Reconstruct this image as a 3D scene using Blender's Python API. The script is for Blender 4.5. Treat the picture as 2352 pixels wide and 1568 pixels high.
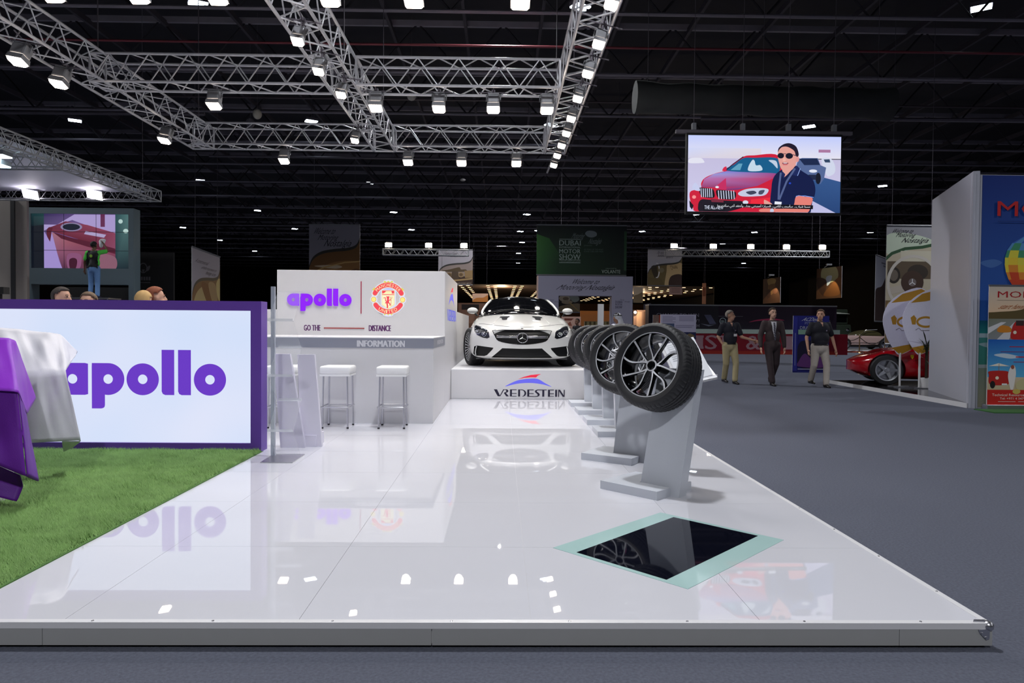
import bpy, bmesh, math, random
import numpy as np
from mathutils import Vector, Matrix, Quaternion
from mathutils.bvhtree import BVHTree
from mathutils.geometry import tessellate_polygon
random.seed(7)
for o in list(bpy.data.objects): bpy.data.objects.remove(o)
sc = bpy.context.scene
COL = sc.collection
V3 = Vector
# ------------------------------------------------------------------ camera
FPX, CXP, CYP = 1568.0, 1176.0, 784.0
EYE = V3((0, 0, 1.35))
ROLL = math.radians(0.45)
yc = V3(((1151 - CXP) / FPX, (CYP - 751) / FPX, -1)).normalized()      # world +Y in camera space
zc = V3((math.sin(ROLL), math.cos(ROLL), 0)); zc = (zc - yc * zc.dot(yc)).normalized()
xc = yc.cross(zc).normalized()
ROT = Matrix((xc, yc, zc))                                            # camera -> world
cam = bpy.data.cameras.new('camera'); cam.lens = 24; cam.sensor_width = 36; cam.clip_end = 400
camo = bpy.data.objects.new('camera', cam); COL.objects.link(camo)
camo.matrix_world = Matrix.Translation(EYE) @ ROT.to_4x4()
sc.camera = camo
# ------------------------------------------------------------------ world, exposure
w = bpy.data.worlds.new('hall_air'); sc.world = w; w.use_nodes = True
w.node_tree.nodes['Background'].inputs[0].default_value = (0.30, 0.27, 0.36, 1)
w.node_tree.nodes['Background'].inputs[1].default_value = 0.05
sc.view_settings.view_transform = 'Standard'; sc.view_settings.look = 'None'
sc.view_settings.gamma = 1; sc.view_settings.use_curve_mapping = False
sc.view_settings.exposure = 0.0
sc.cycles.use_denoising = True
sc.cycles.max_bounces = 8; sc.cycles.transparent_max_bounces = 16
FLOOD_W, WARM_W, HALL_W = 58.0, 47.0, 2350.0

def ray(px, py):
    return ROT @ V3(((px - CXP) / FPX, (CYP - py) / FPX, -1))
def P(px, py, Y):
    d = ray(px, py); return EYE + d * (Y / d.y)
def G(px, py, z):
    d = ray(px, py); return EYE + d * ((z - EYE.z) / d.z)

# ------------------------------------------------------------------ materials
def lin(c):
    return tuple(((x / 255) / 12.92 if x / 255 <= 0.04045 else ((x / 255 + 0.055) / 1.055) ** 2.4) for x in c)
MATS = {}
def mat(name, col=(200, 200, 200), rough=0.5, metal=0.0, spec=0.5, emit=0.0, var=0.06, scale=30.0, bump=0.0, bscale=200.0,
        alpha=1.0, trans=0.0, ior=1.45, coat=0.0, aniso=None):
    if name in MATS: return MATS[name]
    m = bpy.data.materials.new(name); m.use_nodes = True; nt = m.node_tree
    b = nt.nodes['Principled BSDF']; c = lin(col)
    b.inputs['Roughness'].default_value = rough; b.inputs['Metallic'].default_value = metal
    b.inputs['Specular IOR Level'].default_value = spec; b.inputs['IOR'].default_value = ior
    b.inputs['Coat Weight'].default_value = coat; b.inputs['Coat Roughness'].default_value = 0.03
    b.inputs['Transmission Weight'].default_value = trans
    b.inputs['Alpha'].default_value = alpha
    tc = nt.nodes.new('ShaderNodeTexCoord')
    if var > 0:
        n = nt.nodes.new('ShaderNodeTexNoise'); n.inputs['Scale'].default_value = scale; n.inputs['Detail'].default_value = 4
        nt.links.new(tc.outputs['Object'], n.inputs['Vector'])
        r = nt.nodes.new('ShaderNodeMix'); r.data_type = 'RGBA'
        r.inputs['A'].default_value = (*[x * (1 - var) for x in c], 1); r.inputs['B'].default_value = (*[min(1, x * (1 + var)) for x in c], 1)
        nt.links.new(n.outputs['Fac'], r.inputs['Factor']); nt.links.new(r.outputs['Result'], b.inputs['Base Color'])
    else:
        b.inputs['Base Color'].default_value = (*c, 1)
    if emit > 0:
        b.inputs['Emission Color'].default_value = (*c, 1); b.inputs['Emission Strength'].default_value = emit
    if bump > 0:
        n2 = nt.nodes.new('ShaderNodeTexNoise'); n2.inputs['Scale'].default_value = bscale; n2.inputs['Detail'].default_value = 3
        bp = nt.nodes.new('ShaderNodeBump'); bp.inputs['Strength'].default_value = bump; bp.inputs['Distance'].default_value = 0.01
        nt.links.new(tc.outputs['Object'], n2.inputs['Vector']); nt.links.new(n2.outputs['Fac'], bp.inputs['Height'])
        nt.links.new(bp.outputs['Normal'], b.inputs['Normal'])
    MATS[name] = m; return m
def glow(name, col, strength):
    if name in MATS: return MATS[name]
    m = bpy.data.materials.new(name); m.use_nodes = True; nt = m.node_tree; nt.nodes.clear()
    o = nt.nodes.new('ShaderNodeOutputMaterial'); e = nt.nodes.new('ShaderNodeEmission')
    e.inputs[0].default_value = (*lin(col), 1); e.inputs[1].default_value = strength
    nt.links.new(e.outputs[0], o.inputs[0]); MATS[name] = m; return m
def colmat(name, emit=0.0, rough=0.55, spec=0.3):
    """flat print or lit screen: colour from the picture's own colour layer"""
    if name in MATS: return MATS[name]
    m = bpy.data.materials.new(name); m.use_nodes = True; nt = m.node_tree; b = nt.nodes['Principled BSDF']
    a = nt.nodes.new('ShaderNodeVertexColor'); a.layer_name = 'Col'
    b.inputs['Roughness'].default_value = rough; b.inputs['Specular IOR Level'].default_value = spec
    if emit > 0:
        nt.links.new(a.outputs['Color'], b.inputs['Emission Color']); b.inputs['Emission Strength'].default_value = emit
        b.inputs['Base Color'].default_value = (0.01, 0.01, 0.01, 1)
    else:
        nt.links.new(a.outputs['Color'], b.inputs['Base Color'])
    MATS[name] = m; return m

# ------------------------------------------------------------------ things and meshes
def tag(o, label=None, cat=None, group=None, kind=None):
    if label: o['label'] = label
    if cat: o['category'] = cat
    if group: o['group'] = group
    if kind: o['kind'] = kind
    return o
def thing(name, label, cat, loc=(0, 0, 0), rz=0.0, group=None, kind=None):
    o = bpy.data.objects.new(name, None); COL.objects.link(o)
    o.empty_display_size = 0.1; o.location = loc; o.rotation_euler = (0, 0, rz)
    return tag(o, label, cat, group, kind)
def root_inv(p):
    M = Matrix()
    while p is not None:
        M = (Matrix.LocRotScale(p.location, p.rotation_euler, p.scale)) @ M; p = p.parent
    return M.inverted()
def link(name, me, parent=None, M=None):
    o = bpy.data.objects.new(name, me); COL.objects.link(o)
    if parent is not None: o.parent = parent
    if M is not None: o.matrix_local = M
    return o
def copy_tree(o, parent=None):
    c = o.copy(); COL.objects.link(c); c.parent = parent
    for ch in o.children: copy_tree(ch, c)
    return c
def frame_from(d, up=(0, 0, 1)):
    """rotation whose local Z runs along d"""
    return V3(d).to_track_quat('Z', 'Y').to_matrix()

class MB:
    def __init__(s): s.v = []; s.f = []; s.m = []; s.c = None
    def add(s, vs, fs, mi=0):
        b = len(s.v); s.v.extend([tuple(x) for x in vs]); s.f.extend([tuple(i + b for i in f) for f in fs]); s.m.extend([mi] * len(fs)); return s
    def box(s, x0, x1, y0, y1, z0, z1, mi=0, M=None):
        vs = [V3((x, y, z)) for z in (z0, z1) for y in (y0, y1) for x in (x0, x1)]
        if M is not None: vs = [M @ v for v in vs]
        return s.add(vs, [(0, 2, 3, 1), (4, 5, 7, 6), (0, 1, 5, 4), (2, 6, 7, 3), (0, 4, 6, 2), (1, 3, 7, 5)], mi)
    def hexa(s, b, t, mi=0):
        """b, t: four corners each, same winding (ccw seen from above)"""
        vs = list(b) + list(t)
        return s.add(vs, [(3, 2, 1, 0), (4, 5, 6, 7), (0, 1, 5, 4), (1, 2, 6, 5), (2, 3, 7, 6), (3, 0, 4, 7)], mi)
    def tube(s, p0, p1, r, n=8, r2=None, mi=0, caps=True):
        p0 = V3(p0); p1 = V3(p1); R = frame_from(p1 - p0); r2 = r if r2 is None else r2
        vs = []
        for p, q in ((p0, r), (p1, r2)):
            for i in range(n):
                a = 2 * math.pi * i / n; vs.append(p + R @ V3((math.cos(a) * q, math.sin(a) * q, 0)))
        fs = [(i, (i + 1) % n, n + (i + 1) % n, n + i) for i in range(n)]
        if caps: fs += [tuple(range(n - 1, -1, -1)), tuple(range(n, 2 * n))]
        return s.add(vs, fs, mi)
    def path(s, pts, r, n=6, mi=0, closed=False):
        pts = [V3(p) for p in pts]; rings = []; L = len(pts)
        for i, p in enumerate(pts):
            if closed: d = pts[(i + 1) % L] - pts[i - 1]
            else: d = pts[min(i + 1, L - 1)] - pts[max(i - 1, 0)]
            R = frame_from(d.normalized()); q = r[i] if isinstance(r, (list, tuple)) else r
            rings.append([p + R @ V3((math.cos(2 * math.pi * k / n) * q, math.sin(2 * math.pi * k / n) * q, 0)) for k in range(n)])
        # keep rings from twisting
        for i in range(1, len(rings)):
            best = min(range(n), key=lambda k: (rings[i][k] - rings[i - 1][0]).length)
            rings[i] = rings[i][best:] + rings[i][:best]
        return s.loft(rings, mi=mi, caps=not closed, loop=closed)
    def loft(s, rings, mi=0, caps=True, loop=False, closed=True):
        n = len(rings[0]); vs = [p for r in rings for p in r]; fs = []
        R = len(rings)
        for j in range(R if loop else R - 1):
            a = j * n; b = ((j + 1) % R) * n
            for i in range(n if closed else n - 1):
                k = (i + 1) % n; fs.append((a + i, a + k, b + k, b + i))
        if caps and not loop and closed: fs += [tuple(range(n - 1, -1, -1)), tuple(range((R - 1) * n, R * n))]
        return s.add(vs, fs, mi)
    def lathe(s, prof, n=24, M=None, mi=0, caps=False, a0=0.0):
        rings = []
        for r, z in prof:
            rings.append([V3((math.cos(a0 + 2 * math.pi * i / n) * r, math.sin(a0 + 2 * math.pi * i / n) * r, z)) for i in range(n)])
        if M is not None: rings = [[M @ p for p in r] for r in rings]
        return s.loft(rings, mi=mi, caps=caps)
    def ball(s, c, rx, ry=None, rz=None, n=12, m=8, M=None, mi=0):
        ry = rx if ry is None else ry; rz = rx if rz is None else rz; c = V3(c); vs = []; fs = []
        R = M if M is not None else Matrix.Identity(3)
        for j in range(1, m):
            t = math.pi * j / m
            for i in range(n):
                a = 2 * math.pi * i / n
                vs.append(c + R @ V3((rx * math.sin(t) * math.cos(a), ry * math.sin(t) * math.sin(a), -rz * math.cos(t))))
        vs += [c + R @ V3((0, 0, -rz)), c + R @ V3((0, 0, rz))]
        for j in range(m - 2):
            for i in range(n):
                k = (i + 1) % n; fs.append((j * n + i, j * n + k, (j + 1) * n + k, (j + 1) * n + i))
        B = (m - 1) * n
        for i in range(n):
            k = (i + 1) % n; fs.append((B, k, i)); fs.append((B + 1, (m - 2) * n + i, (m - 2) * n + k))
        return s.add(vs, fs, mi)
    def prism(s, pts, O, U, W, N, d0, d1, mi=0):
        """2-D outline (u,w) swept along N from d0 to d1"""
        O = V3(O); n = len(pts); A = sum(pts[i][0] * pts[(i + 1) % n][1] - pts[(i + 1) % n][0] * pts[i][1] for i in range(n))
        if A < 0: pts = pts[::-1]
        if V3(U).cross(V3(W)).dot(V3(N)) * (d1 - d0) < 0: pts = pts[::-1]
        vs = [O + V3(U) * u + V3(W) * q + V3(N) * d for d in (d0, d1) for u, q in pts]
        tri = tessellate_polygon([[V3((u, q, 0)) for u, q in pts]])
        fs = []
        for t in tri:
            a, b, c = t; ar = (pts[b][0] - pts[a][0]) * (pts[c][1] - pts[a][1]) - (pts[c][0] - pts[a][0]) * (pts[b][1] - pts[a][1])
            Ap = sum(pts[i][0] * pts[(i + 1) % n][1] - pts[(i + 1) % n][0] * pts[i][1] for i in range(n))
            if ar * Ap < 0: a, b, c = c, b, a
            fs.append((n + a, n + b, n + c)); fs.append((c, b, a))
        fs += [(i, (i + 1) % n, n + (i + 1) % n, n + i) for i in range(n)]
        return s.add(vs, fs, mi)
    def build(s, name, mats, parent=None, smooth=False, world=True, bevel=0.0, subd=0, solid=0.0, kind=None, auto=None):
        vs = [V3(v) for v in s.v]; loc = None
        if parent is not None and world:
            M = root_inv(parent); vs = [M @ v for v in vs]
        elif parent is None:
            xs = [v.x for v in vs]; ys = [v.y for v in vs]; zs = [v.z for v in vs]
            loc = V3(((min(xs) + max(xs)) / 2, (min(ys) + max(ys)) / 2, min(zs))); vs = [v - loc for v in vs]
        me = bpy.data.meshes.new(name); me.from_pydata(vs, [], s.f)
        if not isinstance(mats, (list, tuple)): mats = [mats]
        for m in mats: me.materials.append(m)
        if len(mats) > 1: me.polygons.foreach_set('material_index', s.m)
        if smooth: me.polygons.foreach_set('use_smooth', [True] * len(me.polygons))
        if auto is not None: me.set_sharp_from_angle(angle=math.radians(auto))
        me.update()
        o = link(name, me, parent)
        if loc is not None: o.location = loc
        if bevel > 0:
            b = o.modifiers.new('bevel', 'BEVEL'); b.width = bevel; b.segments = 2; b.limit_method = 'ANGLE'
        if solid: 
            b = o.modifiers.new('solid', 'SOLIDIFY'); b.thickness = solid; b.offset = 0
        if subd:
            b = o.modifiers.new('sub', 'SUBSURF'); b.levels = subd; b.render_levels = subd
        if kind: o['kind'] = kind
        return o

# ------------------------------------------------------------------ text and flat pictures
GL = {}
AR = {'ا': 0xFE8D, 'أ': 0xFE83, 'ب': 0xFE8F, 'ت': 0xFE95, 'ة': 0xFE93, 'ج': 0xFE9D, 'ح': 0xFEA1, 'د': 0xFEA9, 'ر': 0xFEAD, 'س': 0xFEB1, 'ش': 0xFEB5,
      'ع': 0xFEC9, 'ق': 0xFED5, 'ك': 0xFED9, 'ل': 0xFEDD, 'م': 0xFEE1, 'ن': 0xFEE5, 'ه': 0xFEE9, 'و': 0xFEED, 'ي': 0xFEF1, 'ض': 0xFEBD}
AR2 = set('اأدرةو')
def shape_ar(t):
    out = []
    for i, ch in enumerate(t):
        if ch not in AR: out.append(ch); continue
        prev = i > 0 and t[i - 1] in AR and t[i - 1] not in AR2
        nxt = i + 1 < len(t) and t[i + 1] in AR and ch not in AR2
        out.append(chr(AR[ch] + (3 if prev and nxt else 2 if nxt else 1 if prev else 0)))
    return ''.join(out[::-1])
def glyphs(t, bold=0.0, res=2):
    k = (t, bold, res)
    if k not in GL:
        c = bpy.data.curves.new('t', 'FONT'); c.body = t; c.resolution_u = res; c.offset = bold
        o = bpy.data.objects.new('t', c); m = bpy.data.meshes.new_from_object(o)
        vs = np.array([v.co[:2] for v in m.vertices]); fs = [tuple(p.vertices) for p in m.polygons]
        lo = vs.min(0); hi = vs.max(0); vs = (vs - lo) / np.maximum(hi - lo, 1e-6)
        bpy.data.objects.remove(o); bpy.data.curves.remove(c); bpy.data.meshes.remove(m)
        GL[k] = (vs, fs)
    return GL[k]
def ell(cx, cy, rx, ry, n=20, rot=0.0, a0=0.0, a1=360.0):
    r = math.radians(rot); out = []; full = abs(a1 - a0) >= 360
    for i in range(n if full else n + 1):
        a = math.radians(a0 + (a1 - a0) * i / n); x = rx * math.cos(a); y = ry * math.sin(a)
        out.append((cx + x * math.cos(r) - y * math.sin(r), cy + x * math.sin(r) + y * math.cos(r)))
    return out
def curve_pts(pts, n=6, closed=True):
    """smooth Catmull-Rom outline"""
    out = []; L = len(pts)
    rng = range(L) if closed else range(L - 1)
    g = (lambda i: pts[i % L]) if closed else (lambda i: pts[min(max(i, 0), L - 1)])
    for i in rng:
        p0, p1, p2, p3 = g(i - 1), g(i), g(i + 1), g(i + 2)
        for k in range(n):
            t = k / n
            out.append(tuple(0.5 * (2 * p1[j] + (p2[j] - p0[j]) * t + (2 * p0[j] - 5 * p1[j] + 4 * p2[j] - p3[j]) * t * t + (3 * p1[j] - p0[j] - 3 * p2[j] + p3[j]) * t ** 3) for j in range(len(p1))))
    if not closed: out.append(tuple(pts[-1]))
    return out
def clip01(poly):
    """poly: list of (u, v, colour); clipped to the unit square"""
    for ax, lim, sg in ((0, 0, 1), (0, 1, -1), (1, 0, 1), (1, 1, -1)):
        out = []; n = len(poly)
        for i in range(n):
            a, b = poly[i], poly[(i + 1) % n]; da = (a[ax] - lim) * sg; db = (b[ax] - lim) * sg
            if da >= -1e-9: out.append(a)
            if (da < -1e-9) != (db < -1e-9):
                t = da / (da - db); out.append((a[0] + (b[0] - a[0]) * t, a[1] + (b[1] - a[1]) * t, tuple(a[2][k] + (b[2][k] - a[2][k]) * t for k in range(3))))
        poly = out
        if len(poly) < 3: return []
    return poly
def picture(name, parent, O, U, W, layers, px=None, emit=0.0, eps=0.0012, matname=None, rough=0.55, solid_back=True):
    """flat print: O lower-left corner, U across, W up (world vectors); layers drawn in order; px = (x0,y0,x1,y1) of the coordinates used"""
    O = V3(O); U = V3(U); W = V3(W); N = U.cross(W).normalized(); eps = min(eps, .0004)
    if px: cv = lambda x, y: ((x - px[0]) / (px[2] - px[0]), (px[3] - y) / (px[3] - px[1]))
    else: cv = lambda x, y: (x, y)
    vs = []; fs = []; cols = []; d = 0.0
    def poly(pts, col, clip=True):
        cs = col if isinstance(col[0], (tuple, list)) else [col] * len(pts)
        q = [(*cv(*p), lin(c)) for p, c in zip(pts, cs)]
        if clip: q = clip01(q)
        if len(q) < 3: return
        b = len(vs)
        for u, v, c in q: vs.append(O + U * u + W * v + N * d); cols.append(c)
        for t in tessellate_polygon([[V3((u, v, 0)) for u, v, c in q]]):
            a_, b_, c_ = t
            ar = (q[b_][0] - q[a_][0]) * (q[c_][1] - q[a_][1]) - (q[c_][0] - q[a_][0]) * (q[b_][1] - q[a_][1])
            if abs(ar) < 1e-12: continue
            fs.append((b + a_, b + b_, b + c_) if ar > 0 else (b + a_, b + c_, b + b_))
    for L in layers:
        d += eps; k = L[0]
        if k == 'p': poly(L[1], L[2])
        elif k == 'c': poly(curve_pts(L[1]), L[2])
        elif k == 'e': poly(ell(L[1], L[2], L[3], L[4], 22, L[6] if len(L) > 6 else 0), L[5])
        elif k == 'r': poly([(L[1], L[2]), (L[3], L[2]), (L[3], L[4]), (L[1], L[4])], L[5])
        elif k == 'l':
            pts = L[1]; h = L[2] / 2; a = []; b = []
            for i in range(len(pts)):
                p = pts[max(i - 1, 0)]; q = pts[min(i + 1, len(pts) - 1)]; dx, dy = q[0] - p[0], q[1] - p[1]; l = math.hypot(dx, dy) or 1
                a.append((pts[i][0] - dy / l * h, pts[i][1] + dx / l * h)); b.append((pts[i][0] + dy / l * h, pts[i][1] - dx / l * h))
            for i in range(len(pts) - 1): poly([a[i], a[i + 1], b[i + 1], b[i]], L[3])
        elif k == 't':
            tv, tf = glyphs(L[1]); sh = L[7] if len(L) > 7 else 0.0; bd = L[8] * .8 * abs(L[5] - L[3]) if len(L) > 8 else 0.0
            c = lin(L[6]); dx_ = (L[4] - L[2])
            for off in ((-bd, bd, 0) if bd > 0 else (0,)):
                b = len(vs); d += eps
                for u, v in tv:
                    x = L[2] + dx_ * (u * (1 - abs(sh)) + sh * v) + off; y = L[5] + (L[3] - L[5]) * v
                    uu, vv = cv(x, y); uu = min(max(uu, 0), 1); vv = min(max(vv, 0), 1); vs.append(O + U * uu + W * vv + N * (d + off * 0)); cols.append(c)
                fs.extend(tuple(i + b for i in f) for f in tf)
    M = root_inv(parent) if parent is not None else Matrix()
    me = bpy.data.meshes.new(name); me.from_pydata([M @ v for v in vs], [], fs)
    at = me.color_attributes.new('Col', 'FLOAT_COLOR', 'POINT')
    arr = np.ones((len(vs), 4), dtype=np.float32); arr[:, :3] = np.array(cols, dtype=np.float32); at.data.foreach_set('color', arr.ravel())
    me.materials.append(colmat(matname or ('lit_screen_%g' % emit if emit else 'printed_graphic'), emit, rough)); me.update()
    return link(name, me, parent)
ORD = ['first', 'second', 'third', 'fourth', 'fifth', 'sixth', 'seventh', 'eighth', 'ninth', 'tenth', 'eleventh', 'twelfth', 'thirteenth', 'fourteenth', 'fifteenth']

# ------------------------------------------------------------------ shared materials
m_carpet = mat('charcoal_blue_carpet', (96, 99, 112), 0.95, var=0.38, scale=70, bump=0.6, bscale=160, spec=0.1)
m_gloss = mat('white_gloss_panel', (218, 218, 226), 0.012, var=0.01, scale=3, spec=0.62)
m_white = mat('white_painted_board', (214, 213, 216), 0.42, var=0.015, scale=6)
m_whitesat = mat('white_satin_board', (232, 231, 234), 0.25, var=0.01, scale=4)
m_grey = mat('light_grey_laminate', (202, 206, 215), 0.30, var=0.03, scale=8)
m_band = mat('grey_counter_band', (140, 143, 156), 0.4, var=0.02, scale=8)
m_alu = mat('brushed_aluminium', (200, 200, 206), 0.32, 1.0, var=0.08, scale=60)
m_truss = mat('aluminium_truss_tube', (196, 196, 202), 0.34, 0.45, var=0.12, scale=14)
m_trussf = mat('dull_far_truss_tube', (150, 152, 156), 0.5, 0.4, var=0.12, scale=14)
m_black = mat('matt_black', (16, 16, 18), 0.6, var=0.2, scale=20)
m_dark = mat('near_black_ceiling_paint', (36, 34, 40), 0.8, var=0.35, scale=1.2)
m_steel = mat('dark_painted_steel', (96, 91, 100), 0.6, 0.2, var=0.3, scale=3)
m_lampgrey = mat('lamp_body_grey', (130, 131, 136), 0.45, 0.3, var=0.08, scale=20)
m_rubber = mat('tyre_rubber', (38, 38, 41), 0.55, var=0.15, scale=60, spec=0.4)
m_chrome = mat('chrome', (225, 226, 230), 0.08, 1.0, var=0.0)
m_purple = mat('purple_laminate', (112, 74, 176), 0.40, var=0.03, scale=10)
# ================================================================== the hall
fl = MB(); fl.box(-45, 45, -12, 205, -0.1, 0.0)
tag(fl.build('floor', m_carpet), kind='structure')
ce = MB(); ce.box(-45, 45, -12, 110, 12.6, 12.8)
ceil = ce.build('ceiling', m_dark); tag(ceil, kind='structure')
m_chordp = mat('lightened_beam_grey', (128, 123, 133), .6, var=.2, scale=2)  # chords a lighter grey than the webs, in place of lamp light
for k in range(22):                                                   # lattice roof beams across the hall
    Y = 5.5 + k * 4.7
    b = MB(); b.tube((-45, Y, 10.3), (45, Y, 10.3), 0.055, 6); b.box(-45, 45, Y - .06, Y + .06, 11.9, 12.1)
    b.build('roof_beam_chord', m_chordp, ceil)
    b = MB()
    for i in range(30):
        x = -43.5 + i * 3
        b.tube((x, Y, 10.3), (x + 1.5, Y, 12), .035, 4, caps=False); b.tube((x + 1.5, Y, 12), (x + 3, Y, 10.3), .035, 4, caps=False)
    b.build('roof_beam_web', m_dark, ceil, kind='stuff')
m_purlin = mat('dark_purlin_paint', (62, 58, 66), .7, var=.3, scale=1)
for k in range(30):
    x = -38 + k * 2.62; b = MB(); b.box(x - .05, x + .05, 4, 109, 11.75, 11.95); b.build('purlin', m_purlin, ceil)
for k, (Y, z, c) in enumerate(((19.5, 9.3, (120, 50, 60)), (26, 9.9, (70, 60, 66)), (33, 9.4, (100, 96, 104)))):
    b = MB(); b.tube((-14, Y, z), (30, Y, z), .035 + .02 * (k == 2), 6); b.build('service_pipe', mat('pipe_paint_%d' % k, c, 0.5, 0.2), ceil)
for k, (xa, ya, xb, yb) in enumerate(((0, 258, 470, 262), (1610, 272, 2352, 275))):
    b = MB(); b.tube(P(xa, ya, 27), P(xb, yb, 27), .07, 6); b.build('cable_tray', m_steel, ceil)
m_drape = mat('black_hall_drape', (13, 12, 15), 0.9, var=0.3, scale=2)
def wall(name, *a):
    b = MB(); b.box(*a); o = b.build(name, m_drape); return tag(o, kind='structure')
wall('wall_left', -45.2, -45, -12, 205, 0, 12.6); wall('wall_right', 45, 45.2, -12, 205, 0, 12.6); wall('wall_front', -45, 45, -12.2, -12, 0, 12.6)
ox0, ox1, oz = P(1048, 700, 110).x, P(1640, 700, 110).x, P(1151, 653, 110).z       # opening into the lobby beyond
wb = MB(); wb.box(-45, ox0, 110, 110.3, 0, 12.6); wb.box(ox1, 45, 110, 110.3, 0, 12.6); wb.box(ox0, ox1, 110, 110.3, oz, 12.6)
tag(wb.build('wall_back', m_drape), kind='structure')
# the lower lobby behind: its own ceiling with warm downlights in rows
lc = MB(); lc.box(ox0 - 12, ox1 + 8, 110.3, 204, 8.5, 8.7); lobby = lc.build('ceiling_lobby', mat('lobby_ceiling_brown', (70, 52, 40), 0.7)); tag(lobby, kind='structure')
lw = MB(); lw.box(ox0 - 12, ox1 + 8, 203, 203.2, 0, 8.5); tag(lw.build('wall_lobby', mat('lobby_wall_brown', (90, 62, 45), 0.7, var=.3, scale=.4)), kind='structure')
m_warm = glow('warm_downlight_glow', (255, 205, 150), 4.5)
dl = MB(); dl.lathe([(0.001, 0), (.24, 0), (.3, -.04), (.33, .02)], 10)
me0 = None
for i in range(10):
    for j in range(13):
        for s in (-1, 1):
            if me0 is None:
                o0 = dl.build('downlight', m_warm, None); me0 = o0.data; o0.location = (0, 0, 0); o = o0
            else: o = link('downlight', me0)
            o.location = (ox0 + .8 + i * 4.7 + s * .62, 113 + j * 5.6, 8.47)
            tag(o, 'small warm downlight in the brown lobby ceiling far behind the white car', 'downlight', 'lobby downlights')
for k in range(3):
    l = bpy.data.lights.new('lobby_light', 'POINT'); l.energy = 2600; l.color = (1, .72, .45); l.shadow_soft_size = .4
    o = bpy.data.objects.new('lobby_light', l); COL.objects.link(o); o.location = (0 + k * 14, 122 + 8 * k, 7.4)

# ------------------------------------------------------------------ high-bay lamps of the hall roof (the hall is lit by the added spot grid below)
m_led = glow('cool_led_bar', (225, 240, 255), 14.0)
hb = thing('high_bay_lamp', 'x', 'ceiling lamp')
b = MB(); b.box(-.45, .45, -.3, .3, .03, .12); b.build('housing', m_steel, hb, world=False)
for s in (-1, 1):
    b = MB(); b.box(-.42, .42, s * .19 - .085, s * .19 + .085, 0, .03); b.build('led_bar', m_led, hb, world=False)
b = MB(); b.tube((0, 0, .12), (0, 0, 1.2), .012, 5); b.build('hanger_rod', m_steel, hb, world=False)
HB = [(1333, 18), (2254, 20), (455, 10), (172, 278), (715, 280), (460, 415), (850, 421), (1265, 288), (1858, 292), (2027, 428), (1210, 493), (1235, 530),
      (1195, 532), (945, 528), (677, 526), (592, 484), (505, 552), (420, 523), (904, 488), (1475, 532), (1600, 493), (1733, 534), (1999, 534), (2014, 584),
      (1660, 560), (1708, 605), (1894, 606), (1833, 618), (1612, 630), (1573, 641), (1660, 640), (585, 577), (1199, 557), (1191, 582), (1190, 604)]
near = [(-16, 4), (-6, 4), (5, 4), (15, 4), (-16, -5), (-5, -5), (6, -5), (16, -5), (24, 12), (12, 13), (-22, 14), (24, 26), (-24, 26)]
vis_ = [(px, G(px, py, 10.9)) for px, py in sorted(HB)]; vis_ = [(a_, p) for a_, p in vis_ if p.y < 108 and abs(p.x) < 44]
TENS = ['', 'twenty', 'thirty']; NUM = ORD + ['sixteenth', 'seventeenth', 'eighteenth', 'nineteenth']
def ordw(i): return NUM[i] if i < 19 else ('twentieth', 'thirtieth')[(i - 19) // 10] if (i + 1) % 10 == 0 else TENS[(i + 1) // 10 - 1] + '-' + ORD[(i + 1) % 10 - 1]
for i, (px, p) in enumerate(vis_ + [(None, V3((x, y, 10.9))) for x, y in near]):
    o = hb if i == 0 else copy_tree(hb)
    o.location = p; o.rotation_euler = (0, 0, 0.5 if p.x < 3 else -0.6); o.scale = (.62, .62, 1.45)
    tag(o, 'small cool twin-bar lamp of the black roof, %s from the left in view' % ordw(i) if px else 'cool twin-bar roof lamp overhead, out of view', 'ceiling lamp', 'high-bay lamps of the hall roof')
lights = [(x, y) for x in (-20, 0, 20) for y in (-6, 6, 20, 36, 54, 76)]  # unseen spots on an added grid light the hall, not the fixtures
for x, y in lights:
    l = bpy.data.lights.new('hall_grid_spot', 'SPOT'); l.energy = HALL_W; l.spot_size = math.radians(150); l.spot_blend = .6; l.shadow_soft_size = .3 if y < 25 else .07; l.color = (.95, .97, 1)
    o = bpy.data.objects.new('hall_grid_spot', l); COL.objects.link(o); o.location = (x, y, 10.5)

# ================================================================== the stage platform
PZ = 0.107; XR, XG, YF = 2.10, -2.335, 2.845
plat = thing('stage_platform', 'low white high-gloss exhibition platform with grey front skirt', 'platform', (0, YF, 0))
b = MB(); b.box(-9.5, XR - .012, YF + .012, 18.5, 0.015, 0.098); b.build('deck', m_white, plat)
xs = [2.095, 1.115, .135, -.845, -1.825, -2.805, -3.785]
for r in range(15):
    y0 = YF + .012 + r * .978; y1 = y0 + .9765
    for c in range(6):
        xa, xb = xs[c + 1] + .0008, xs[c] - .0008
        if y0 < 6.6: xa = max(xa, XG)
        if xb <= xa or (r > 9 and c > 1): continue
        b = MB(); b.box(xa, min(xb, XR - .03), max(y0, YF + .03), y1, .098, PZ); b.build('floor_panel', m_gloss, plat)
b = MB(); b.box(-9.5, XR, YF, YF + .03, .1, PZ + .0015); b.box(-9.5, XR, YF - .001, YF + .002, .082, PZ + .001); b.build('front_edge_trim', m_whitesat, plat)
b = MB(); b.box(XR - .03, XR, YF + .03, 18.5, .1, PZ + .0015); b.box(XR - .002, XR + .001, YF, 18.5, .082, PZ + .001); b.build('side_edge_trim', m_whitesat, plat)
m_skirt = mat('grey_skirt_board', (172, 172, 172), 0.55, var=0.03, scale=12)
for xa, xb in ((-9.5, -1.9), (-1.898, -.283), (-.28, 1.7), (1.702, XR)):
    b = MB(); b.box(xa, xb, YF, YF + .012, .012, .081); b.build('skirt_board', m_skirt, plat)
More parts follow.
